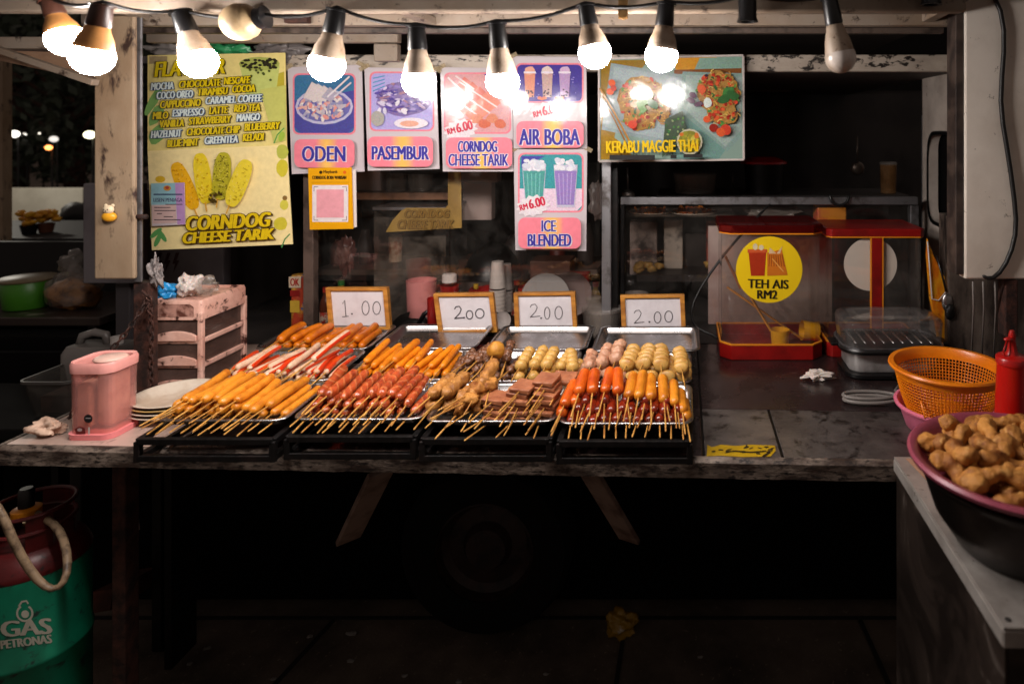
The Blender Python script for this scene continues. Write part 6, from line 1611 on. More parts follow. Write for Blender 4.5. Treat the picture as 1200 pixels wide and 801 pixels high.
b = MB(); b.tube([P(1109, 342, 1.90), P(1104, 322, 1.91), P(1098, 300, 1.915)], 0.003, 8); b.build('handle', m_blackplastic, root, smooth=True)
b = MB(); b.blob(P(1113, 365, 1.895), 0.02, 0.3, 3, (0.7, 0.4, 1.2), 3); b.build('cover', m_blackplastic, root, smooth=True)

# ------------------------------------------------------------------ steel table on the right with the big basin
HT = 0.908
xL, yN, yFr = 0.413, 0.878, 1.335
root = thing('steel_table', 'scratched stainless steel table on the right that carries the basin of fried pieces', 'table', (0.75, 1.1, 0))
b = MB(); b.box(xL, 1.35, yN, yFr, HT - 0.004, HT); b.build('top', m_tablesteel, root, bevel=0.001)
b = MB(); b.box(xL - 0.001, xL + 0.003, yN + 0.002, yFr - 0.001, HT - 0.026, HT - 0.0045); b.box(xL, 1.35, yN - 0.001, yN + 0.003, HT - 0.026, HT - 0.0045); b.build('apron', m_tablesteel, root, bevel=0.0008)
t = NT('smeared_steel_side'); n1 = t.noise(5, 6, 0.65, 1.2)
t.link(t.ramp(n1, [(0.42, '#1c1613'), (0.62, '#352c27'), (0.78, '#8a8078')]), t.b.inputs['Base Color']); t.b.inputs['Metallic'].default_value = 0.3; t.b.inputs['Roughness'].default_value = 0.38  # pale streaks in the colour imitate reflections on the dark steel
b = MB(); b.box(xL + 0.004, xL + 0.008, yN + 0.006, yFr - 0.004, 0.06, HT - 0.0265); b.build('side_panel', t.m, root)
b = MB(); b.box(xL + 0.0085, 1.34, yN + 0.004, yN + 0.008, 0.06, HT - 0.0265); b.build('front_panel', t.m, root)
for (x, y) in ((xL + 0.012, yN + 0.012), (1.31, yN + 0.012), (xL + 0.012, yFr - 0.04), (1.31, yFr - 0.04)):
    b = MB(); b.box(x, x + 0.026, y, y + 0.026, 0, HT - 0.0045); b.build('leg', m_tablesteel, root, bevel=0.002)
b = MB(); b.lathe([(0, 0), (0.004, 0), (0.004, 0.0012), (0, 0.002)], 12, Matrix.Translation((xL + 0.03, 1.10, HT))); b.lathe([(0, 0), (0.004, 0), (0.004, 0.0012), (0, 0.002)], 12, Matrix.Translation((xL + 0.012, yN + 0.014, HT))); b.build('rivet', m_darkwall, root)
# dark pot with the plum basin on it
bx, by = 0.522, 1.05
mt = Matrix.Translation((bx, by, HT))
root = thing('dark_pot', 'dark metal pot under the plum coloured basin on the steel table', 'pot', (bx, by, HT))
b = MB(); b.lathe([(0, 0.001), (0.085, 0.001), (0.098, 0.006), (0.128, 0.05), (0.145, 0.10), (0.150, 0.112), (0.153, 0.113), (0.153, 0.116), (0.146, 0.116), (0.124, 0.05), (0.09, 0.008), (0, 0.006)], 56, mt)
b.build('pot_wall', M('dark_pot_metal', '#3b3431', 0.3, 0.9, '#201a18', 9, 0.4, 0.7, bump=0.1, rough2=0.45), root, autosm=50)
root = thing('plum_basin', 'plum red plastic basin full of golden fried pieces on the dark pot', 'basin', (bx, by, HT + 0.09))
b = MB(); b.lathe([(0, 0.090), (0.11, 0.090), (0.134, 0.098), (0.150, 0.122), (0.157, 0.124), (0.166, 0.128), (0.168, 0.134), (0.164, 0.138), (0.154, 0.136), (0.148, 0.126), (0.130, 0.102), (0.10, 0.095), (0, 0.094)], 64, mt); b.build('bowl', m_plum, root, autosm=50)
protos = []
r3 = random.Random(5)
def piece(i):
    b = MB(); n = 7
    ri = random.Random(500 + i)
    for k in range(n):
        t = k / (n - 1) - 0.5
        b.blob((t * 0.060, 0.010 * math.sin(4 * t + i) + ri.uniform(-0.002, 0.002), 0.006 * math.cos(5 * t + i)), 0.0105 + 0.0065 * abs(2 * t) ** 1.5 * ri.uniform(0.6, 1.0), 0.22, 3, (1.15, 1, 0.9), 100 + i * 9 + k)
    for sgn in (-1, 1):
        if ri.random() < 0.45: b.blob((sgn * 0.029, ri.choice((-1, 1)) * 0.009 + 0.010 * math.sin(2 * sgn + i), 0), 0.0105, 0.4, 3, (1, 1, 0.9), 200 + i)
    o = b.build('fried_piece', m_chicken, smooth=True, origin=(0, 0, 0))
    rm = o.modifiers.new('remesh', 'REMESH'); rm.mode = 'VOXEL'; rm.voxel_size = 0.0022; rm.use_smooth_shade = True
    sm = o.modifiers.new('smooth', 'SMOOTH'); sm.factor = 0.6; sm.iterations = 3
    return tag(o, 'golden knobbly fried piece heaped in the plum basin', 'fried piece', 'fried pieces in the plum basin')
for i in range(5): protos.append(piece(i))
spots = []
for ring, cnt, h in ((0.119, 11, 0.127), (0.080, 9, 0.124), (0.036, 5, 0.124), (0.100, 10, 0.143), (0.056, 7, 0.145), (0.016, 3, 0.148)):
    for k in range(cnt):
        t = 2 * math.pi * (k + r3.uniform(-0.25, 0.25)) / cnt + ring * 40
        spots.append((bx + ring * math.cos(t), by + ring * math.sin(t), HT + h + r3.uniform(-0.004, 0.006), t))
used = set()
for i, (x, y, z, t) in enumerate(spots):
    k = i % 5
    o = protos[k] if k not in used else dup(protos[k]); used.add(k)
    o.location = (x, y, z)
    o.rotation_euler = (r3.uniform(-0.5, 0.5), r3.uniform(-0.25, 0.25), t + R(90) + (r3.uniform(-0.25, 0.25) if i < 11 else r3.uniform(-0.8, 0.8)))
    s = r3.uniform(0.85, 1.05); o.scale = (s, s, s)
# paper sheet sticking out behind the basin
b = MB(); q = [P(1104, 525, 1.24), P(1112, 492, 1.225), P(1120, 512, 1.22), P(1128, 530, 1.23)]
b.add(q + [v + Vector((0, 0.0012, 0)) for v in q], [(0, 1, 2, 3), (7, 6, 5, 4), (0, 4, 5, 1), (1, 5, 6, 2), (2, 6, 7, 3), (3, 7, 4, 0)])
tag(b.build('paper_liner', M('brown_paper', '#a8886a', 0.7)), 'corner of brown paper sticking out of the plum basin', 'paper')
b = MB(); b.add([Vector((xL + 0.035, 1.215, HT + 0.0006)), Vector((xL + 0.13, 1.215, HT + 0.0006)), Vector((xL + 0.13, 1.32, HT + 0.0006)), Vector((xL + 0.02, 1.325, HT + 0.0006)), Vector((xL + 0.035, 1.215, HT + 0.0016)), Vector((xL + 0.13, 1.215, HT + 0.0016)), Vector((xL + 0.13, 1.32, HT + 0.0016)), Vector((xL + 0.02, 1.325, HT + 0.0016))], [(3, 2, 1, 0), (4, 5, 6, 7), (0, 1, 5, 4), (1, 2, 6, 5), (2, 3, 7, 6), (3, 0, 4, 7)])
tag(b.build('cardboard', M('tan_cardboard', '#a97f66', 0.7)), 'tan cardboard sheet on the steel table behind the plum basin', 'cardboard')
# squeeze bottle
c = P(1186, 0, 1.27)
root = thing('squeeze_bottle', 'red sauce squeeze bottle with a pointed cap on the steel table', 'squeeze bottle', (c.x, 1.27, HT))
zcap = P(0, 418, 1.27).z - HT; ztip = P(0, 387, 1.27).z - HT
mt = Matrix.Translation((c.x, 1.27, HT))
b = MB(); b.lathe([(0, 0.001), (0.031, 0.001), (0.033, 0.004), (0.033, 0.05), (0.030, zcap * 0.55), (0.0265, zcap - 0.014), (0.0265, zcap - 0.012), (0, zcap - 0.012)], 36, mt); b.build('bottle', M('sauce_red', '#b5160f', 0.22, spec=0.6), root, autosm=40)
b = MB(); b.lathe([(0, zcap - 0.0118), (0.0285, zcap - 0.0118), (0.0285, zcap - 0.001), (0.026, zcap + 0.002), (0.012, zcap + 0.005), (0.009, zcap + 0.012), (0.0055, zcap + 0.034), (0.0065, zcap + 0.036), (0.0065, zcap + 0.040), (0.004, ztip), (0, ztip)], 28, mt); b.build('cap', M('cap_red', '#a5130f', 0.3), root, autosm=40)
b = MB(); b.blob((c.x - 0.009, 1.265, HT + zcap + 0.034), 0.006, 0, 2, (1.5, 1, 0.7)); b.tube([Vector((c.x - 0.012, 1.266, HT + zcap + 0.03)), Vector((c.x - 0.02, 1.262, HT + zcap + 0.012)), Vector((c.x - 0.016, 1.262, HT + zcap + 0.003))], 0.0016, 6); b.build('tip_cover', M('cap_red', '#a5130f', 0.3), root, smooth=True)

# ------------------------------------------------------------------ inside the cabin, behind the glass
zsh = P(0, 226, 2.3).z
b = MB(); a, c = P(366, 226, 2.3), P(526, 234, 2.3); b.box(a.x, c.x, 2.3, 2.5, c.z, a.z)
tag(b.build('wall_shelf', M('shelf_wood', '#94684c', 0.5, 0, '#6a4732', 10)), 'brown wooden shelf behind the posters in the cabin', 'shelf')
def clear_tub(px0, px1, py0, py1, Y, label, mat=None, z0=None, name='plastic_tub', lid=True, cat='tub'):
    a, c = P(px0, py0, Y), P(px1, py1, Y); z = c.z if z0 is None else z0
    rr = (c.x - a.x) / 2; mid = (a.x + c.x) / 2
    root = thing(name, label, cat, (mid, Y + rr, z))
    m = Matrix.Translation((mid, Y + rr, z)); h = a.z - z
    b = MB(); b.lathe([(0, 0.001), (rr * 0.88, 0.001), (rr * 0.97, h * 0.9), (rr * 0.93, h * 0.9), (rr * 0.84, 0.004), (0, 0.004)], 28, m); b.build('tub', mat or m_cloudy, root, autosm=50)
    if lid:
        b = MB(); b.lathe([(rr * 0.95, h * 0.9), (rr, h * 0.9), (rr, h * 0.98), (rr * 0.9, h), (0, h)], 28, m); b.build('lid', m_cloudy, root, autosm=50)
    return root
clear_tub(448, 472, 203, 226, 2.32, 'small clear tub with a white lid on the cabin shelf, left one', z0=zsh)
clear_tub(472, 502, 204, 226, 2.34, 'wider clear tub on the cabin shelf, right one', z0=zsh)
b = MB(); a, c = P(414, 196, 2.36), P(446, 226, 2.36); b.box(a.x, c.x, 2.36, 2.44, zsh + 0.001, a.z)
tag(b.build('carton', M('mauve_carton', '#a8928e', 0.5), bevel=0.003), 'mauve grey carton on the left of the cabin shelf', 'carton')
# olive cut-out sign hanging behind the glass
root = thing('olive_sign', 'olive L shaped sign with dim CORNDOG CHEESE TARIK letters behind the glass', 'sign', P(500, 271, 2.14))
q = [(525, 190), (540, 190), (541, 267), (452, 272), (460, 258), (470, 247), (476, 243.5), (522, 243.5), (525, 240)]
f = [P(x, y, 2.14) for x, y in q]; k = [v + Vector((0, 0.003, 0)) for v in f]
b = MB(); b.loft([k, f], True, True); b.build('sheet', M('olive_sheet', '#a3843c', 0.6, 0, '#8d6f30', 10), root)
p = Print(plane_fn(2.138)); p.text('CORNDOG', 474, 246, 527, 255, '#8a6a2c', '#553f1c', bold=1.0, shear=0.2, ow=0.5); p.text('CHEESE TARIK', 466, 258, 532, 268, '#8a6a2c', '#553f1c', bold=1.0, shear=0.2, ow=0.5); p.build('lettering', root, m_matte)
# splashed glass food box with pink cup in front
a, c = P(438, 247, 2.2), P(522, 392, 2.2)
root = thing('glass_box', 'greasy glass food box behind the first price card', 'glass box', ((a.x + c.x) / 2, 2.3, CH))
b = MB(); b.box(a.x, c.x, 2.2, 2.204, CH, a.z - 0.02); b.box(a.x, a.x + 0.004, 2.2045, 2.42, CH, a.z); b.box(c.x - 0.004, c.x, 2.2045, 2.42, CH, a.z); b.build('panes', m_glass2, root)
b = MB(); b.box(a.x - 0.004, c.x + 0.004, 2.198, 2.424, a.z + 0.001, a.z + 0.012); b.build('top', m_alu, root, bevel=0.002)
def cupst(px0, px1, py0, py1, Y, mat, label, n=1, cat='cup', name='plastic_cup', down=False):
    a, c = P(px0, py0, Y), P(px1, py1, Y); rr = (c.x - a.x) / 2; m = Matrix.Translation(((a.x + c.x) / 2, Y + rr, c.z)); h = a.z - c.z
    root = thing(name, label, cat, ((a.x + c.x) / 2, Y + rr, c.z))
    if n == 1:
        b = MB(); b.lathe([(0, 0), (rr * 0.8, 0), (rr, h), (rr * 0.95, h), (rr * 0.77, 0.003), (0, 0.003)], 24, m); b.build('wall', mat, root, autosm=50)
        b = MB(); b.lathe([(rr * 0.97, h - 0.003), (rr * 1.05, h - 0.003), (rr * 1.05, h + 0.003), (rr * 0.97, h + 0.003)], 24, m); b.build('rim', mat, root, autosm=50)
    else:
        top = h * 0.52
        b = MB(); b.lathe([(rr, h - top - 0.002), (rr * 0.72, h), (0, h)], 24, m); b.build('top_cup', mat, root, autosm=50)
        b = MB(); prof = [(rr * 0.95, 0)]
        for i in range(n):
            z = (h - top) * i / n
            prof += [(rr * 1.02, z + 0.001), (rr * 1.02, z + 0.004), (rr * 0.97, z + 0.005)]
        b.lathe(prof, 24, m); b.build('nested_rims', mat, root, autosm=40)
    return root
m_pinkcup = M('pink_cup', '#d98a88', 0.4, 0, '#c07472', 8)
clear_tub(469, 505, 327, 374, 2.10, 'pink plastic canister behind the 1.00 and 2.00 cards', m_pinkcup, lid=False, name='pink_canister', cat='canister')
clear_tub(452, 468, 275, 308, 2.24, 'white jar with a bright label inside the greasy glass box', M('jar_cream', '#b7a28c', 0.5, 0, '#8a4a2a', 20, 0.5, 0.6), name='jar', cat='jar')
clear_tub(470, 500, 305, 328, 2.26, 'pinkish bowl inside the greasy glass box', M('dull_pink', '#8a5650', 0.5), name='bowl', cat='bowl', lid=False)
clear_tub(512, 534, 330, 392, 2.09, 'red sauce bottle with a white cap behind the second price card', m_red, name='sauce_bottle', cat='sauce bottle', lid=False)
b = MB(); a = P(523, 331, 2.09); b.lathe([(0, 0), (0.022, 0), (0.022, 0.022), (0.018, 0.025), (0, 0.025)], 20, Matrix.Translation((a.x, 2.09 + 0.028, a.z - 0.004))); bc = b.build('cap', m_white, [o for o in bpy.data.objects if o.name.startswith('sauce_bottle')][-1], autosm=40)
clear_tub(498, 512, 346, 392, 2.0, 'red squeeze bottle half hidden by the left edge of the second price card', m_red, name='sauce_bottle', cat='sauce bottle', lid=False)
cupst(571, 590, 308, 366, 2.09, M('white_cups', '#b9b0aa', 0.45), 'stack of white paper cups upside down behind the second price card', 6, 'cups', 'cup_stack')
cupst(587, 599, 310, 366, 2.16, M('white_cups_back', '#9a918c', 0.5), 'second stack of white cups behind the first stack', 6, 'cups', 'cup_stack')
for (px, py, r, Y, lab, m_) in ((572, 343, 9, 2.12, 'red lid behind the second price card', m_red), (640, 350, 29, 2.13, 'white round plate standing behind the third price card', M('white_plate', '#8f8a88', 0.35)), (668, 345, 26, 2.17, 'dull brown round tray standing behind the white plate', M('brown_disc', '#5d4540', 0.5)), (590, 375, 10, 2.02, 'small white bowl between the second and third price cards', m_dimwhite)):
    c = P(px, py, Y); rr = r * Y / F
    b = MB(); b.lathe([(0, 0.004), (rr * 0.7, 0.003), (rr * 0.78, 0.006), (rr, 0.012), (rr, 0.015), (rr * 0.76, 0.010), (0, 0.008)], 32, Matrix.Translation(c) @ Matrix.Rotation(R(75), 4, 'X'))
    tag(b.build('round_plate', m_, autosm=50), lab, 'plate')
clear_tub(678, 727, 366, 398, 2.0, 'wide clear plastic tub between the third and fourth price cards', name='clear_tub')
clear_tub(684, 704, 350, 366, 2.14, 'small clear cup with lid behind the wide clear tub', name='clear_tub')
b = MB(); a, c = P(537, 304, 2.5), P(585, 345, 2.5); b.box(a.x, c.x, 2.5, 2.62, CH, a.z)
tag(b.build('carton', M('brown_carton', '#7a4c3a', 0.6), bevel=0.003), 'brown carton behind the cup stacks in the cabin', 'carton')
b = MB(); a, c = P(621, 306, 2.5), P(668, 350, 2.5); b.box(a.x, c.x, 2.5, 2.62, CH, a.z)
tag(b.build('carton', M('dark_carton', '#6a4436', 0.6), bevel=0.003), 'dark carton behind the standing plates in the cabin', 'carton')
b = MB(); a, c = P(542, 214, 2.4), P(576, 258, 2.4); b.box(a.x, c.x, 2.4, 2.45, c.z, a.z)
b.box(a.x - 0.02, c.x + 0.02, 2.395, 2.46, a.z + 0.001, a.z + 0.06); b.box(a.x + 0.02, c.x - 0.02, 2.41, 2.44, a.z + 0.06, zc)
tag(b.build('paper_dispenser', M('dim_white_metal', '#cdb8b2', 0.4), bevel=0.003), 'whitish dispenser hanging inside the cabin left of the ICE BLENDED poster', 'dispenser')
b = MB(); b.box(P(368, 0, 2.62).x, P(700, 0, 2.62).x, 2.62, 2.9, P(0, 316, 2.62).z - 0.02, P(0, 316, 2.62).z)
tag(b.build('work_shelf', M('work_shelf', '#8a786c', 0.45, 0.2)), 'long dim work shelf at the back of the cabin', 'shelf')
for i, (px, w, h, cc) in enumerate(((390, 22, 24, '#5a2420'), (420, 16, 34, '#4a3a36'), (600, 26, 30, '#3e3230'), (650, 18, 22, '#6b2a22'), (684, 20, 40, '#504440'))):
    a = P(px, 316, 2.68); b = MB(); rr = w * 2.68 / F / 2
    b.lathe([(0, 0.001), (rr, 0.001), (rr * 1.05, h * 0.00335 * 0.8), (rr * 0.7, h * 0.00335), (rr * 0.5, h * 0.00335 * 1.2), (0, h * 0.00335 * 1.2)], 20, Matrix.Translation((a.x, 2.74, P(0, 316, 2.62).z)))
    tag(b.build('canister', M('dim_canister', cc, 0.45), autosm=40), ['dark red canister at the left of the dim work shelf', 'tall grey canister beside the dark red one', 'grey canister in the middle of the dim work shelf', 'rusty red canister right of the middle on the work shelf', 'tall grey canister at the right end of the work shelf'][i], 'canister')
# tall can with OK lettering
a, c = P(338, 323, 2.12), P(353, 391, 2.12)
root = thing('spray_can', 'tall printed can with OK in red letters behind the fish sausages', 'can', ((a.x + c.x) / 2, 2.14, CH))
rr = (c.x - a.x) / 2; m = Matrix.Translation(((a.x + c.x) / 2, 2.12 + rr, CH))
hh = a.z - CH
b = MB(); b.lathe([(0, 0.001), (rr, 0.001), (rr, hh - 0.006), (rr * 0.9, hh), (0, hh)], 28, m); b.build('body', M('can_print', '#a83a22', 0.35, 0, '#c8a03a', 16, 0.45, 0.55, '#3f5a8a', 26, 0.62, 0.66), root, autosm=40)
p = Print(plane_fn(2.1185)); p.rect(338.5, 324, 352.5, 337, '#c9b8a0'); p.text('OK', 340, 326, 351, 335, '#a02018', bold=0.8); p.rect(340, 340, 351, 347, '#8a1c18'); p.rect(340, 352, 351, 366, '#d0a83a'); p.build('print', root, m_matte)
# clutter on the right: behind the glass counter
b = MB(); a, c = P(746, 322, 2.4), P(862, 330, 2.4); b.box(a.x, c.x, 2.4, 2.62, c.z, a.z); zz = a.z
tag(b.build('inner_shelf', M('inner_shelf', '#2e2522', 0.5)), 'dark shelf inside the right glass counter', 'shelf')
r4 = random.Random(8)
for i, (px, n) in enumerate(((760, 9), (836, 4))):
    c = P(px, 322, 2.45); root = thing('fried_heap', ['heap of golden fried snacks on the inner shelf behind the fourth price card', 'small heap of fried snacks on the inner shelf beside the drink case'][i], 'fried snacks', (c.x, c.y, zz))
    for k in range(n):
        b = MB(); b.blob((c.x + r4.uniform(-0.04, 0.04) * n / 9, c.y + r4.uniform(-0.03, 0.03), zz + 0.012 + 0.012 * (k % 2)), 0.017, 0.5, 2, (1.1, 1, 0.8), k); b.build('snack', m_fishball, root, smooth=True)
c = P(744, 344, 2.33); b = MB(); b.lathe([(0, 0.001), (0.03, 0.001), (0.045, 0.025), (0.042, 0.025), (0.028, 0.004), (0, 0.004)], 28, Matrix.Translation((c.x, 2.36, P(0, 352, 2.36).z)))
tag(b.build('white_bowl', m_dimwhite, autosm=50), 'white bowl behind the fourth price card', 'bowl')
b = MB(); a = P(725, 352, 2.3); c = P(772, 372, 2.3); b.box(a.x, c.x, 2.3, 2.42, CH, P(0, 352, 2.36).z)
tag(b.build('carton', m_darkwall), 'dark carton that carries the white bowl', 'carton')
for i, (px0, px1, py0, py1, Y, cc, lab) in enumerate(((738, 770, 260, 322, 2.52, '#a8958c', 'grey box at the left inside the right glass counter'), (778, 800, 258, 296, 2.50, '#d0c2b4', 'whitish paper pack in the middle of the right glass counter'), (802, 834, 274, 322, 2.55, '#2c2420', 'dark box in the middle of the right glass counter'), (828, 846, 258, 290, 2.5, '#b85a4a', 'dull red pack at the right of the right glass counter'))):
    a, c = P(px0, py0, Y), P(px1, py1, Y); b = MB(); b.box(a.x, c.x, Y, Y + 0.06, c.z if py1 > 300 else zz, a.z)
    tag(b.build('packet', M('packet_tone', cc, 0.5, 0, '#3a2e2a', 14), bevel=0.004), lab, 'packet')
b = MB(); b.tube([P(905, 236, 2.17), P(880, 262, 2.12), P(846, 300, 2.1), P(818, 340, 2.08), P(807, 368, 2.04), P(815, 386, 2.0), P(838, 392, 1.99), P(842, 398, 1.985)], 0.0045, 8)
tag(b.build('black_cord', m_cable, smooth=True, sub=1), 'black power cord hanging behind the first drink case', 'cord')
b = MB(); b.tube([P(972, 226, 2.19), P(974, 238, 2.185), P(984, 242, 2.183), P(994, 238, 2.185), P(995, 226, 2.19)], 0.006, 8)
tag(b.build('handle_loop', m_blackplastic, smooth=True, sub=1), 'black handle loop hooked over the aluminium rail', 'handle')
zr_ = P(0, 231, 2.2).z
b = MB(); a, c = P(830, 244, 2.3), P(975, 420, 2.3); b.box(a.x, c.x, 2.3, 2.315, CH, a.z - 0.06)
tag(b.build('back_panel', M('pale_back_panel', '#d6c2bc', 0.3, 0, '#a88a84', 4, 0.35, 0.7, '#8a5048', 7, 0.6, 0.75)), 'pale panel behind the clear drink cases', 'panel')
# things on and behind the rail
c = P(897, 190, 2.6); root = thing('lidded_pot', 'dark pot with a red lid in the dark cabin right of the noodle poster', 'pot', (c.x, 2.6, 1.2))
b = MB(); b.lathe([(0, 0.02), (0.05, 0.016), (0.088, 0.0), (0.090, -0.008), (0.08, -0.006), (0, 0.0)], 32, Matrix.Translation((c.x, 2.66, c.z))); b.build('lid', M('lid_red', '#b3121c', 0.35), root, autosm=50)
b = MB(); b.lathe([(0.075, -0.009), (0.07, -0.12), (0, -0.12)], 32, Matrix.Translation((c.x, 2.66, c.z))); b.build('body', m_black, root, autosm=50)
b = MB(); a, c = P(770, 231, 2.55), P(1066, 236, 2.55); b.box(a.x, c.x, 2.55, 2.85, c.z, P(0, 229, 2.55).z); zd = P(0, 229, 2.55).z
tag(b.build('cabin_shelf', m_darkwall), 'dark shelf across the right half of the cabin', 'shelf')
clear_tub(788, 842, 204, 228, 2.57, 'clear plastic tub on the dark cabin shelf under the noodle poster', z0=zd)
clear_tub(1034, 1054, 190, 228, 2.60, 'glass jar with a brass lid on the dark cabin shelf', glass('jar_glass', (0.9, 0.8, 0.6), haze=0.1, smear=0.2, hazecol='#b8906a'), z0=zd, name='glass_jar', cat='jar')
b = MB(); a, c = P(958, 243, 2.24), P(992, 266, 2.24); b.box(a.x, c.x, 2.24, 2.32, c.z, a.z)
tag(b.build('packet', M('pink_orange_pack', '#c84a3a', 0.4, 0, '#d98a2a', 10, 0.45, 0.55), bevel=0.004), 'pink and orange pack behind the lids of the drink cases', 'packet')
c = P(905, 252, 2.24); b = MB(); b.blob((c.x, 2.28, c.z), 0.05, 0.6, 3, (1.8, 0.6, 0.45), 9)
tag(b.build('plastic_bag', m_cloudy, autosm=35), 'clear plastic bag of wrappers above the first drink case', 'plastic bag')
b = MB(); b.box(P(860, 0, 2.24).x, P(1000, 0, 2.24).x, 2.235, 2.36, P(0, 270, 2.24).z, P(0, 267, 2.24).z)
tag(b.build('inner_ledge', m_alu), 'metal ledge behind the drink cases that carries packs and a bag', 'shelf')
# bags stuffed above the left posters
for (px, py, r, m_, lab, s) in ((200, 58, 0.034, M('grey_bag', '#8f8884', 0.35, spec=0.6), 'greyish plastic bag stuffed above the left end of the yellow posters', 1), (268, 58, 0.028, M('green_bag', '#2f8a55', 0.35, spec=0.6), 'green plastic bag stuffed above the yellow posters', 2), (325, 58, 0.034, M('smoke_bag', '#6d6664', 0.35, spec=0.6), 'smoke grey plastic bag stuffed above the right end of the yellow posters', 3)):
    c = P(px, py, 2.02); crumple('plastic_bag', lab, 'plastic bag', (c.x, c.y, c.z - 0.005), r, m_, (1.9, 0.8, 0.8), 60 + s)
b = MB(); a, c = P(166, 66, 2.0), P(337, 74, 2.0); b.box(a.x, c.x, 2.0, 2.08, c.z, a.z); b.build('frame_tube', m_alu, truck)

# ------------------------------------------------------------------ litter on the ground
c = P(728, 744, 2.09); crumple('crumpled_wrapper', 'crumpled yellow and white wrapper on the ground right of the wheel', 'wrapper', (c.x, c.y, 0.036), 0.04, M('yellow_wrapper', '#8f6c12', 0.45, 0, '#b8b0a4', 14, 0.56, 0.62), (1.05, 0.8, 0.95), 74, 0.5)
r5 = random.Random(3)
m_scrap = M('dirty_scrap', '#7d7772', 0.8)
for (px, py, s) in ((363, 746, 0.008), (412, 743, 0.012), (411, 775, 0.009), (474, 792, 0.007), (538, 799, 0.008), (321, 796, 0.007), (243, 760, 0.008), (222, 778, 0.007), (640, 790, 0.006), (820, 770, 0.006)):
    Yg = F * HC / (py - PY0); x = (px - PX0) * Yg / F
    b = MB(); b.blob((x, Yg, s * 0.35), s, 0.6, 2, (1.3, 0.8, 0.4), r5.randint(0, 99))
    tag(b.build('paper_scrap', m_scrap, autosm=40), 'tiny white scrap of paper lying on the dark ground', 'litter', 'paper scraps on the ground')

# ------------------------------------------------------------------ more clutter behind the glass
def bottle(px, py0, Y, w, cc, capc, label, name='bottle', cat='bottle', z0=None):
    a = P(px, py0, Y); z = CH if z0 is None else z0; rr = w * Y / F / 2; h = a.z - z
    root = thing(name, label, cat, (a.x, Y + rr, z)); m = Matrix.Translation((a.x, Y + rr, z))
    b = MB(); b.lathe([(0, 0.001), (rr * 0.96, 0.001), (rr, 0.006), (rr, h * 0.62), (rr * 0.8, h * 0.74), (rr * 0.42, h * 0.84), (rr * 0.42, h * 0.90), (0, h * 0.90)], 22, m); b.build('bottle_body', M('bottle_tone', cc, 0.22, spec=0.6), root, autosm=40)
    b = MB(); b.lathe([(0, h * 0.9), (rr * 0.5, h * 0.9), (rr * 0.5, h), (0, h)], 18, m); b.build('cap', M('cap_tone', capc, 0.35), root, autosm=40)
    b = MB(); b.lathe([(rr * 1.01, h * 0.2), (rr * 1.015, h * 0.2), (rr * 1.015, h * 0.5), (rr * 1.01, h * 0.5)], 22, m); b.build('paper_label', M('label_tone', '#c9b8a4', 0.5, 0, capc, 60, 0.48, 0.52), root, autosm=40)
for a in ((378, 338, 2.16, 13, '#5a2a18', '#b03020', 'dark brown sauce bottle at the left end behind the glass'), (396, 330, 2.22, 15, '#b8902a', '#2c6a30', 'golden oil bottle with a green cap behind the 1.00 card'),
          (415, 342, 2.18, 16, '#7a1c14', '#c9c0b8', 'dark red bottle with a pale cap behind the 1.00 card'), (604, 330, 2.3, 13, '#3a2418', '#a02820', 'slim dark bottle right of the cup stacks'),
          (697, 332, 2.26, 14, '#a8802c', '#a8241c', 'golden bottle with a red cap beside the grey frame post'), (556, 334, 2.24, 12, '#8a2a1c', '#c8a030', 'small red bottle with a yellow cap left of the cup stacks')):
    bottle(*a)
p_ = P(476, 374, 2.06)
root = thing('frying_pan', 'black pan with its handle up behind the empty tray', 'pan', (p_.x, 2.06, CH))
b = MB(); b.lathe([(0, 0), (0.05, 0.0), (0.066, 0.022), (0.064, 0.022), (0.048, 0.003), (0, 0.003)], 32, Matrix.Translation((p_.x, 2.10, P(0, 392, 2.1).z)) @ Matrix.Rotation(R(62), 4, 'X')); b.build('pan_bowl', M('pan_black', '#141212', 0.3), root, autosm=50)
b = MB(); b.tube([P(490, 380, 2.05), P(497, 368, 2.05), P(506, 362, 2.05)], 0.007, 8); b.build('handle', m_blackplastic, root, smooth=True)
# orange noodle plates added for the poster's reflection in the right glass counter
for i, (px, rr, n) in enumerate(((762, 0.075, 26), (812, 0.085, 34))):
    c_ = P(px, 252, 2.36); c_.x += 0
    root = thing('noodle_plate', ['plate of orange fried noodles at the upper left of the right glass counter', 'larger plate of orange fried noodles under the aluminium rail'][i], 'plate', c_)
    m = Matrix.Translation(c_)
    b = MB(); b.lathe([(0, 0), (rr * 0.6, 0), (rr, 0.012), (rr, 0.014), (rr * 0.58, 0.003), (0, 0.003)], 30, m); b.build('dish', m_plate, root, autosm=50)
    b = MB(); r6 = random.Random(40 + i)
    for k in range(n):
        a0 = r6.uniform(0, 6.28); q = rr * 0.6 * math.sqrt(r6.random()); x_, y_ = c_.x + q * math.cos(a0), c_.y + q * math.sin(a0)
        a1 = r6.uniform(0, 6.28); d_ = r6.uniform(0.012, 0.03)
        b.tube([Vector((x_ + d_ * math.cos(a1 + s_), y_ + d_ * math.sin(a1 + s_), c_.z + 0.010 + 0.014 * r6.random() + 0.004 * math.sin(3 * s_))) for s_ in (0, 0.6, 1.2, 1.8, 2.4)], 0.0035, 6)
    b.build('noodles', M('orange_noodles', '#d87a1c', 0.35, 0, '#a03a14', 30), root, smooth=True)
b = MB(); a, c = P(734, 252, 2.25), P(862, 252, 2.25); b.box(a.x, c.x, 2.27, 2.46, a.z - 0.008, a.z - 0.001)
tag(b.build('upper_shelf', m_glass2), 'greasy glass shelf under the rail that carries the noodle plates', 'shelf')
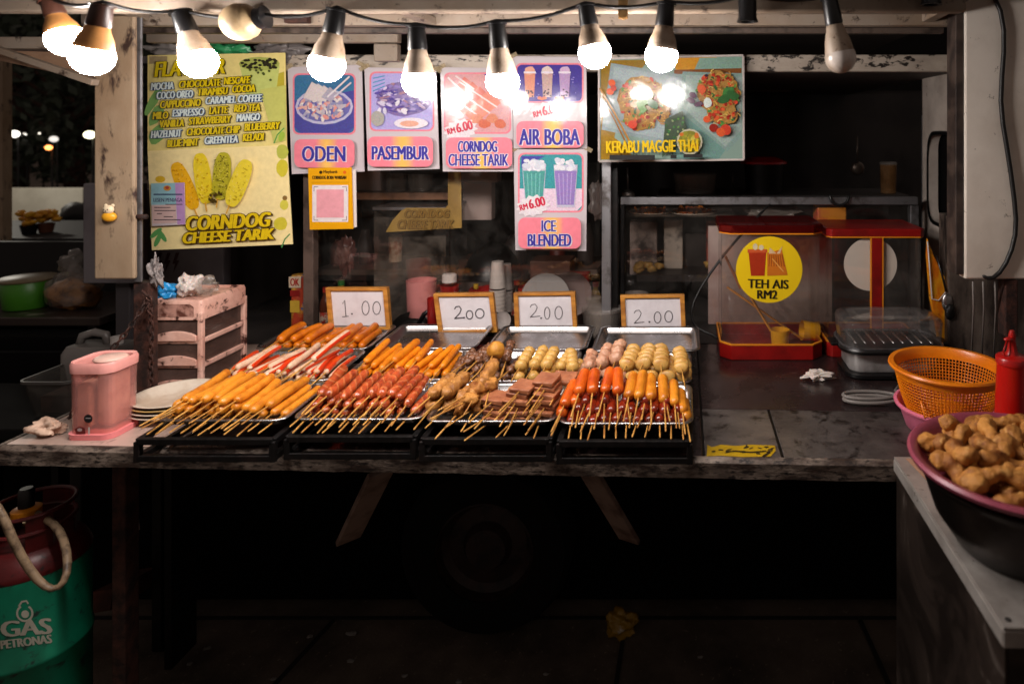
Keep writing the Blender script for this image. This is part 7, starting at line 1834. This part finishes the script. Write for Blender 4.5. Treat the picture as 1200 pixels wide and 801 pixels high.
# hanging utensils and packs at the dark back of the cabin
for i, (px, py, L_, cc, lab) in enumerate(((735, 196, 40, '#8a8480', 'steel ladle hanging at the back of the cabin near the grey post'), (858, 200, 34, '#6a625c', 'thin utensil hanging at the back of the cabin right of the noodle poster'), (1004, 160, 44, '#5c5048', 'dim utensil hanging at the dark back of the cabin'))):
    b = MB(); b.tube([P(px, py, 2.7), P(px + 1, py + L_ * 0.7, 2.7)], 0.004, 6); b.blob(P(px + 1, py + L_ * 0.85, 2.7), 0.028, 0, 2, (1, 0.4, 1))
    tag(b.build('hanging_ladle', M('utensil_tone', cc, 0.35, 0.7), smooth=True), lab, 'ladle')

# red things and a black dome added as a head-like reflection, behind the cards
p_ = P(568, 330, 2.36)
b = MB(); b.lathe([(0.105, 0), (0.10, 0.02), (0.085, 0.06), (0.055, 0.10), (0.02, 0.122), (0, 0.125)], 32, Matrix.Translation((p_.x, 2.46, p_.z)))
tag(b.build('wok_lid', M('wok_black', '#0d0b0b', 0.35), smooth=True), 'black domed wok lid behind the white cup stacks', 'lid')
b = MB(); b.box(P(535, 0, 2.36).x, P(604, 0, 2.36).x, 2.36, 2.56, p_.z - 0.03, p_.z - 0.001)
tag(b.build('small_shelf', m_brownpost), 'small brown shelf under the black wok lid', 'shelf')
for i, (x0_, x1_, y0_, y1_, Y_, cc, lab) in enumerate(((548, 574, 340, 392, 2.24, '#a81c14', 'red plastic crate behind the second price card'), (606, 622, 338, 392, 2.20, '#b0241a', 'red bin left of the standing white plate'), (662, 690, 322, 392, 2.3, '#8a2018', 'red box right of the standing plates'), (486, 512, 338, 350, 2.28, '#9a2a20', 'low red tray behind the pink canister'))):
    a, c = P(x0_, y0_, Y_), P(x1_, y1_, Y_); b = MB(); b.loft([rl(a.x + 0.004, c.x - 0.004, Y_, Y_ + 0.06, 0.01, CH + 0.001), rl(a.x, c.x, Y_, Y_ + 0.06, 0.01, a.z), rl(a.x, c.x, Y_, Y_ + 0.06, 0.01, a.z, 0.004), rl(a.x + 0.004, c.x - 0.004, Y_, Y_ + 0.06, 0.01, CH + 0.006, 0.004)], True, True)
    tag(b.build('red_bin', M('bin_red', cc, 0.3), autosm=40), lab, 'bin')
for i, (px, py, r_, Y_, cc, lab) in enumerate(((646, 250, 0.03, 2.3, '#b8a8a0', 'pale bag hanging right of the dispenser behind ICE BLENDED'), (700, 236, 0.028, 2.25, '#b0a6a4', 'clear bag of straws hanging by the grey frame post'), (405, 300, 0.03, 2.3, '#6a3a34', 'dark red bag on the left behind the glass'))):
    crumple('hanging_bag', lab, 'plastic bag', tuple(P(px, py, Y_)), r_, M('hung_bag', cc, 0.3, spec=0.7), (0.9, 0.5, 1.9), 90 + i)
